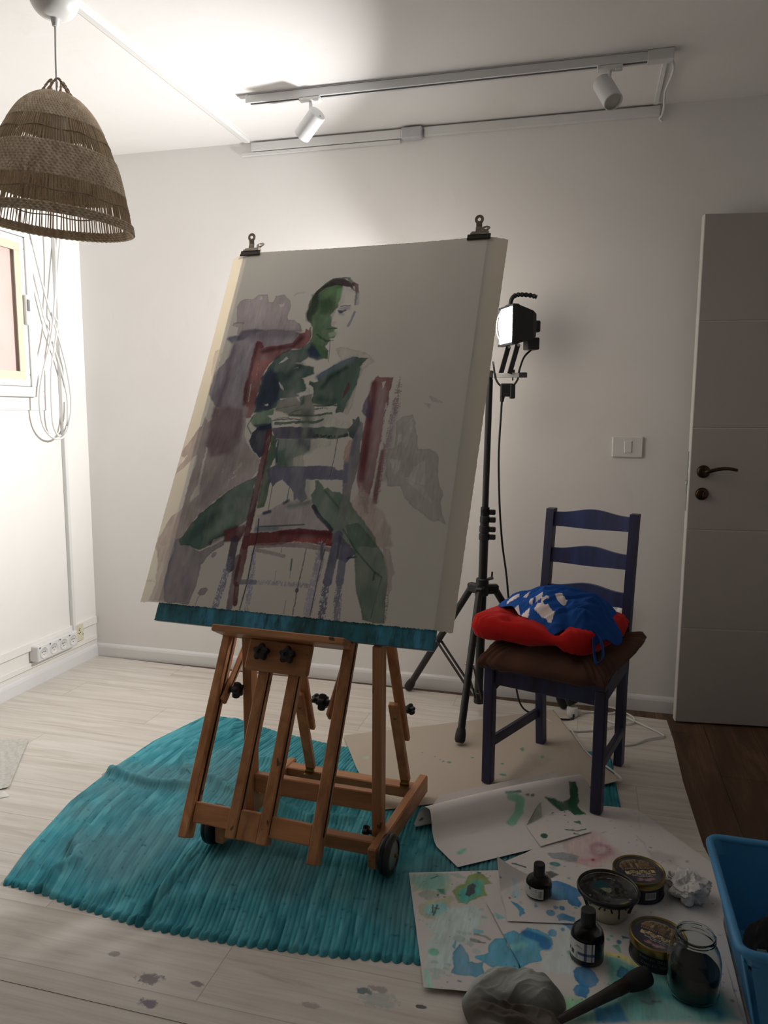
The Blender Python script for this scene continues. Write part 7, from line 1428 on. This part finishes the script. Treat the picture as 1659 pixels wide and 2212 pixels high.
    if barcode_side:
        label_patch(c, r-0.0016, 0.012, 0.032, math.radians(-78), math.radians(-52), barcode(0.003, 0.027, 0.004, 0.017, 7), 'barcode_label', o, (0.5, 0.5, 0.5))
    else:
        big = MB()
        for t in list(side(-92, 0.030, 'DANISH DELIGHTS', 0.0080, None))+list(side(-90, 0.017, 'DANISH COOKIES', 0.0080, None)): big.add(t.v, t.f)
        big.build('side_lettering', mat('print_gold_dark', '8C8478', 0.5), o)
        label_patch(c, r-0.0016, 0.014, 0.034, math.radians(-176), math.radians(-160), [('e', (180, 140, 90), 0.9, 0, 0, 0.001, 0, 0, [(0.009, 0.010, 0.008, 0.008)]), ('e', (90, 60, 40), 0.9, 0, 0, 0, 0, 0, [(0.007, 0.012, 0.0015, 0.0015), (0.011, 0.008, 0.0015, 0.0015)])], 'biscuit_print', o, (0.05, 0.05, 0.07))
    return o
tin((2.644, -1.356, 0.0170), 0.0685, 0.058, 17, 'navy and gold biscuit tin behind the paint bowl, beside the tissue', True)
tin((2.672, -1.612, 0.0170), 0.0650, 0.058, -22, 'navy and gold biscuit tin half hidden behind the glass jar', False)

# ---- glass jar with dark water
c = Vector((2.738, -1.711, 0.0185)); o = thing('glass_jar', 'open glass jar half full of black paint water', 'jar', tuple(c))
out = [(0.0, 0.0), (0.044, 0.0), (0.052, 0.004), (0.056, 0.012), (0.057, 0.050), (0.056, 0.085), (0.051, 0.104), (0.044, 0.117), (0.0405, 0.122), (0.0405, 0.126), (0.0425, 0.127), (0.0425, 0.1295), (0.0405, 0.131), (0.0405, 0.134), (0.0425, 0.1355), (0.0425, 0.138), (0.0415, 0.140), (0.0395, 0.140), (0.0382, 0.137), (0.0382, 0.121), (0.0415, 0.115), (0.0485, 0.102), (0.0535, 0.084), (0.0545, 0.050), (0.0535, 0.014), (0.049, 0.006), (0.0, 0.005)]
MB().lathe(out, c, 56).build('jar', M_glass, o, True, auto=0.9)
MB().lathe([(0.0, 0.0066), (0.047, 0.0078), (0.0518, 0.016), (0.0532, 0.050), (0.0530, 0.064), (0.0, 0.0642)], c, 48).build('water', M_inkw, o, True, auto=0.9)

# ---- crumpled tissue
def crumple(c, rx, ry, h, seed, amp, n=64, k=30):
    G_ = []
    for j in range(k+1):
        t = math.pi*j/k; row = []
        for i in range(n):
            a = 2*math.pi*i/n; d = Vector((math.sin(t)*math.cos(a), math.sin(t)*math.sin(a), -math.cos(t)))
            f = 1+amp*(0.9*nz(d.x*1.3+seed, d.y*1.3, d.z*1.3)+0.75*(0.3-abs(nz(d.x*2.4+seed, d.y*2.4, d.z*2.4)))+0.24*(0.2-abs(nz(d.x*5.5+seed, d.y*5.5, d.z*5.5))))
            p = Vector((d.x*rx*f, d.y*ry*f, d.z*h/2*f)); row.append((c[0]+p.x, c[1]+p.y, max(c[2]+h*0.46+p.z, c[2]+0.0005)))
        G_.append(row)
    return MB().grid(G_, True)
M_tis = mat('tissue_paper', 'E6E4E2', 0.9, var=0.03, vs=20, bump=0.3, bs=120)
o = thing('crumpled_tissue', 'crumpled white tissue with a blue stained edge beside the tin', 'tissue', (2.762, -1.352, 0.0170))
tb = crumple((2.770, -1.360, 0.0170), 0.044, 0.048, 0.066, 4.0, 0.62, 90, 44).build('tissue', M_tis, o, True, auto=0.5)
crumple((2.742, -1.308, 0.0172), 0.026, 0.020, 0.034, 8.0, 0.8, 48, 24).build('tissue_tail', M_tis, o, True, auto=0.5)
crumple((2.808, -1.345, 0.036), 0.010, 0.016, 0.026, 2.0, 0.8, 30, 16).build('stained_edge', mat('blue_stain', '2F4A66', 0.9, var=0.3, vs=60), o, True)

# ---- brush
o = thing('flat_brush', 'thick black paint brush lying beside the rag on the stained paper', 'brush', (2.55, -1.80, 0.02))
M_hand = mat('brush_handle', '2B211D', 0.5, var=0.3, vs=50); M_bris = mat('bristle', '0C0C0F', 0.7, var=0.2, vs=90, stretch=(1, 1, 1), bump=0.6, bs=300)
a, b = Vector((2.445, -1.897, 0.030)), Vector((2.637, -1.724, 0.048)); d = (b-a).normalized()
MB().tube([a+d*x for x in (0, 0.02, 0.08, 0.13, 0.165, 0.180)], [0.0075, 0.0085, 0.0105, 0.0120, 0.0135, 0.0135], 16).build('handle', M_hand, o, True, auto=0.8)
MB().tube([a+d*x for x in (0.172, 0.176, 0.205, 0.209)], [0.0136, 0.0145, 0.0150, 0.0140], 16).build('ferrule', mat('ferrule_dark', '3B2F2A', 0.4, 0.6, var=0.2), o, True, auto=0.8)
mb = MB(); mb.tube([a+d*x+Vector((0, 0, -0.004*(x-0.2)/0.05)) for x in (0.200, 0.212, 0.230, 0.250, 0.264, 0.268)], [0.0145, 0.0180, 0.0212, 0.0220, 0.0205, 0.0130], 20)
mb.build('bristles', M_bris, o, True)

# ---- rag
def rag():
    n, k = 110, 90; G_ = []; cols = []
    OUT = [(2.258, -1.842), (2.270, -1.800), (2.300, -1.782), (2.325, -1.768), (2.360, -1.778), (2.385, -1.760), (2.415, -1.772), (2.440, -1.775), (2.462, -1.805), (2.468, -1.838), (2.452, -1.870), (2.475, -1.905), (2.455, -1.95), (2.38, -1.985), (2.31, -1.97), (2.270, -1.93), (2.250, -1.88)]
    P_ = [(p.x, p.y) for p in smooth_path([(x, y, 0) for x, y in OUT], 14, True)]; cx, cy = 2.368, -1.855
    light = np.array(lin('BBC1BD')); dk = np.array(lin('645D56'))
    for j in range(k+1):
        r = j/k; row = []
        for (ox, oy) in P_:
            x, y = cx+(ox-cx)*r, cy+(oy-cy)*r
            w = 0.016*nz(x*14, y*14, 3)+0.006*nz(x*34, y*34, 1)
            up_ = 1/(1+math.exp(-(y+1.872-0.10*(x-2.36))*110))
            sd_ = (x*0.80+y*0.60); td_ = (-x*0.60+y*0.80)+w; n1 = max(0, 1-1.9*abs(nz(sd_*6, td_*23, 2)))**1.1; n2 = max(0, 1-2.0*abs(nz((x+w)*6, (y+0.25*x+w)*44, 5)))**1.1; n3 = max(0, 1-2.4*abs(nz(sd_*22+3, td_*62, 8)))**1.2
            fold_ = up_*(0.85*n1+0.13*n3)+(1-up_)*(0.9*n2+0.1*n3)
            h = (0.022*up_+0.010)*(1-r**4)+0.021*fold_*min(1, 3*(1.04-r))+0.004*(1-r)
            h -= 0.012*math.exp(-((y+1.880-0.10*(x-2.36))/0.008)**2)*(1-r)
            row.append((x, y, 0.0195+max(h, 0.001)))
            q = min(1, max(0, 0.85*up_+0.5*nz(x*12, y*12, 9)-0.45*math.exp(-((x-2.44)**2+(y+1.82)**2)/0.0016))); cols.append(dk*(1-q)+light*q)
        G_.append(row)
    mb = MB().grid(G_, True); mb.col = np.array(cols); return mb
rag().build('paint_rag', vmat('rag_cloth', 0.95, 0.1, 0.0, (1, 1, 1), 0.35, 700), None, True, loc=(2.37, -1.85, 0.019), label='crumpled grey paint rag in front of the splattered papers', cat='rag')

# ---- blue basket with a dark pouch inside
M_bask = mat('blue_plastic', '4797CF', 0.42, var=0.05, vs=4)
BXc, BYc = 2.986, -1.642; o = thing('plastic_basket', 'blue plastic storage basket with slatted sides at the right edge', 'basket', (BXc, BYc, 0.003))
ZT, ZB = 0.232, 0.016; TXh, TYh, BXh, BYh = 0.184, 0.212, 0.138, 0.186
def ring(hx, hy, z, rc=0.030, n=7):
    out_ = []
    for (sx, sy, a0) in ((1, 1, 0), (-1, 1, 90), (-1, -1, 180), (1, -1, 270)):
        for i in range(n):
            a = math.radians(a0+90*i/(n-1)); out_.append(Vector((BXc+sx*(hx-rc)+rc*math.cos(a), BYc+sy*(hy-rc)+rc*math.sin(a), z)))
    return out_
def hx(t): return BXh+(TXh-BXh)*t
def hy(t): return BYh+(TYh-BYh)*t
def zt(t): return ZB+(ZT-ZB)*t
def strip(t0, t1, th=0.003):
    G_ = [ring(hx(t0), hy(t0), zt(t0)), ring(hx(t1), hy(t1), zt(t1)), ring(hx(t1)-th, hy(t1)-th, zt(t1)), ring(hx(t0)-th, hy(t0)-th, zt(t0))]
    return MB().grid(G_+[G_[0]], True)
MB().tube(ring(TXh+0.004, TYh+0.004, ZT), 0.0095, 10, True).build('rim', M_bask, o, True)
strip(0.84, 1.0).build('upper_band', M_bask, o); strip(0.0, 0.10).build('lower_band', M_bask, o)
bt = ring(BXh, BYh, ZB); MB().add([tuple(p) for p in bt]+[(p.x, p.y, p.z-0.004) for p in bt], [tuple(range(len(bt))), tuple(range(2*len(bt)-1, len(bt)-1, -1))]).build('bottom', M_bask, o)
for sy in (-1, 1):
    V = [Vector((BXc-hx(0.08), BYc+sy*(hy(0.08)-0.0015), zt(0.08))), Vector((BXc+hx(0.08), BYc+sy*(hy(0.08)-0.0015), zt(0.08))), Vector((BXc+hx(0.86), BYc+sy*(hy(0.86)-0.0015), zt(0.86))), Vector((BXc-hx(0.86), BYc+sy*(hy(0.86)-0.0015), zt(0.86)))]
    for q in (V[0], V[3]): q.x += 0.012
    for q in (V[1], V[2]): q.x -= 0.012
    MB().add(V, [(0, 1, 2, 3)]).build('end_panel', M_bask, o, solid=0.003)
for sx in (-1, 1):
    for k in range(19):
        f = -0.93+1.86*k/18; wdt = 0.0095 if abs(f) < 0.9 else 0.030
        MB().bar((BXc+sx*(hx(0.06)-0.001), BYc+f*(hy(0.06)-0.012), zt(0.06)), (BXc+sx*(hx(0.88)-0.001), BYc+f*(hy(0.88)-0.012), zt(0.88)), wdt, 0.0035, (0, 1, 0), 0.001).build('slat', M_bask, o)
for (x, y) in ((-1, -1), (1, -1), (1, 1), (-1, 1)): MB().cyl((BXc+x*0.10, BYc+y*0.14, 0.0040), (BXc+x*0.10, BYc+y*0.14, 0.016), 0.010, 12).build('foot', M_bask, o)
pch = crumple((2.925, -1.660, 0.030), 0.070, 0.085, 0.155, 6.0, 0.30, 70, 36)
po = thing('dark_pouch', 'dark grey cloth pouch leaning inside the blue basket', 'pouch', (2.925, -1.66, 0.03))
pch.build('pouch', fabric('dark_cloth', '2A2A2D', '1E1E21'), po, True)
crumple((2.880, -1.705, 0.100), 0.016, 0.016, 0.05, 3.0, 0.4, 30, 16).build('grey_lining', fabric('grey_cloth', '85888A', '6C6F72'), po, True)
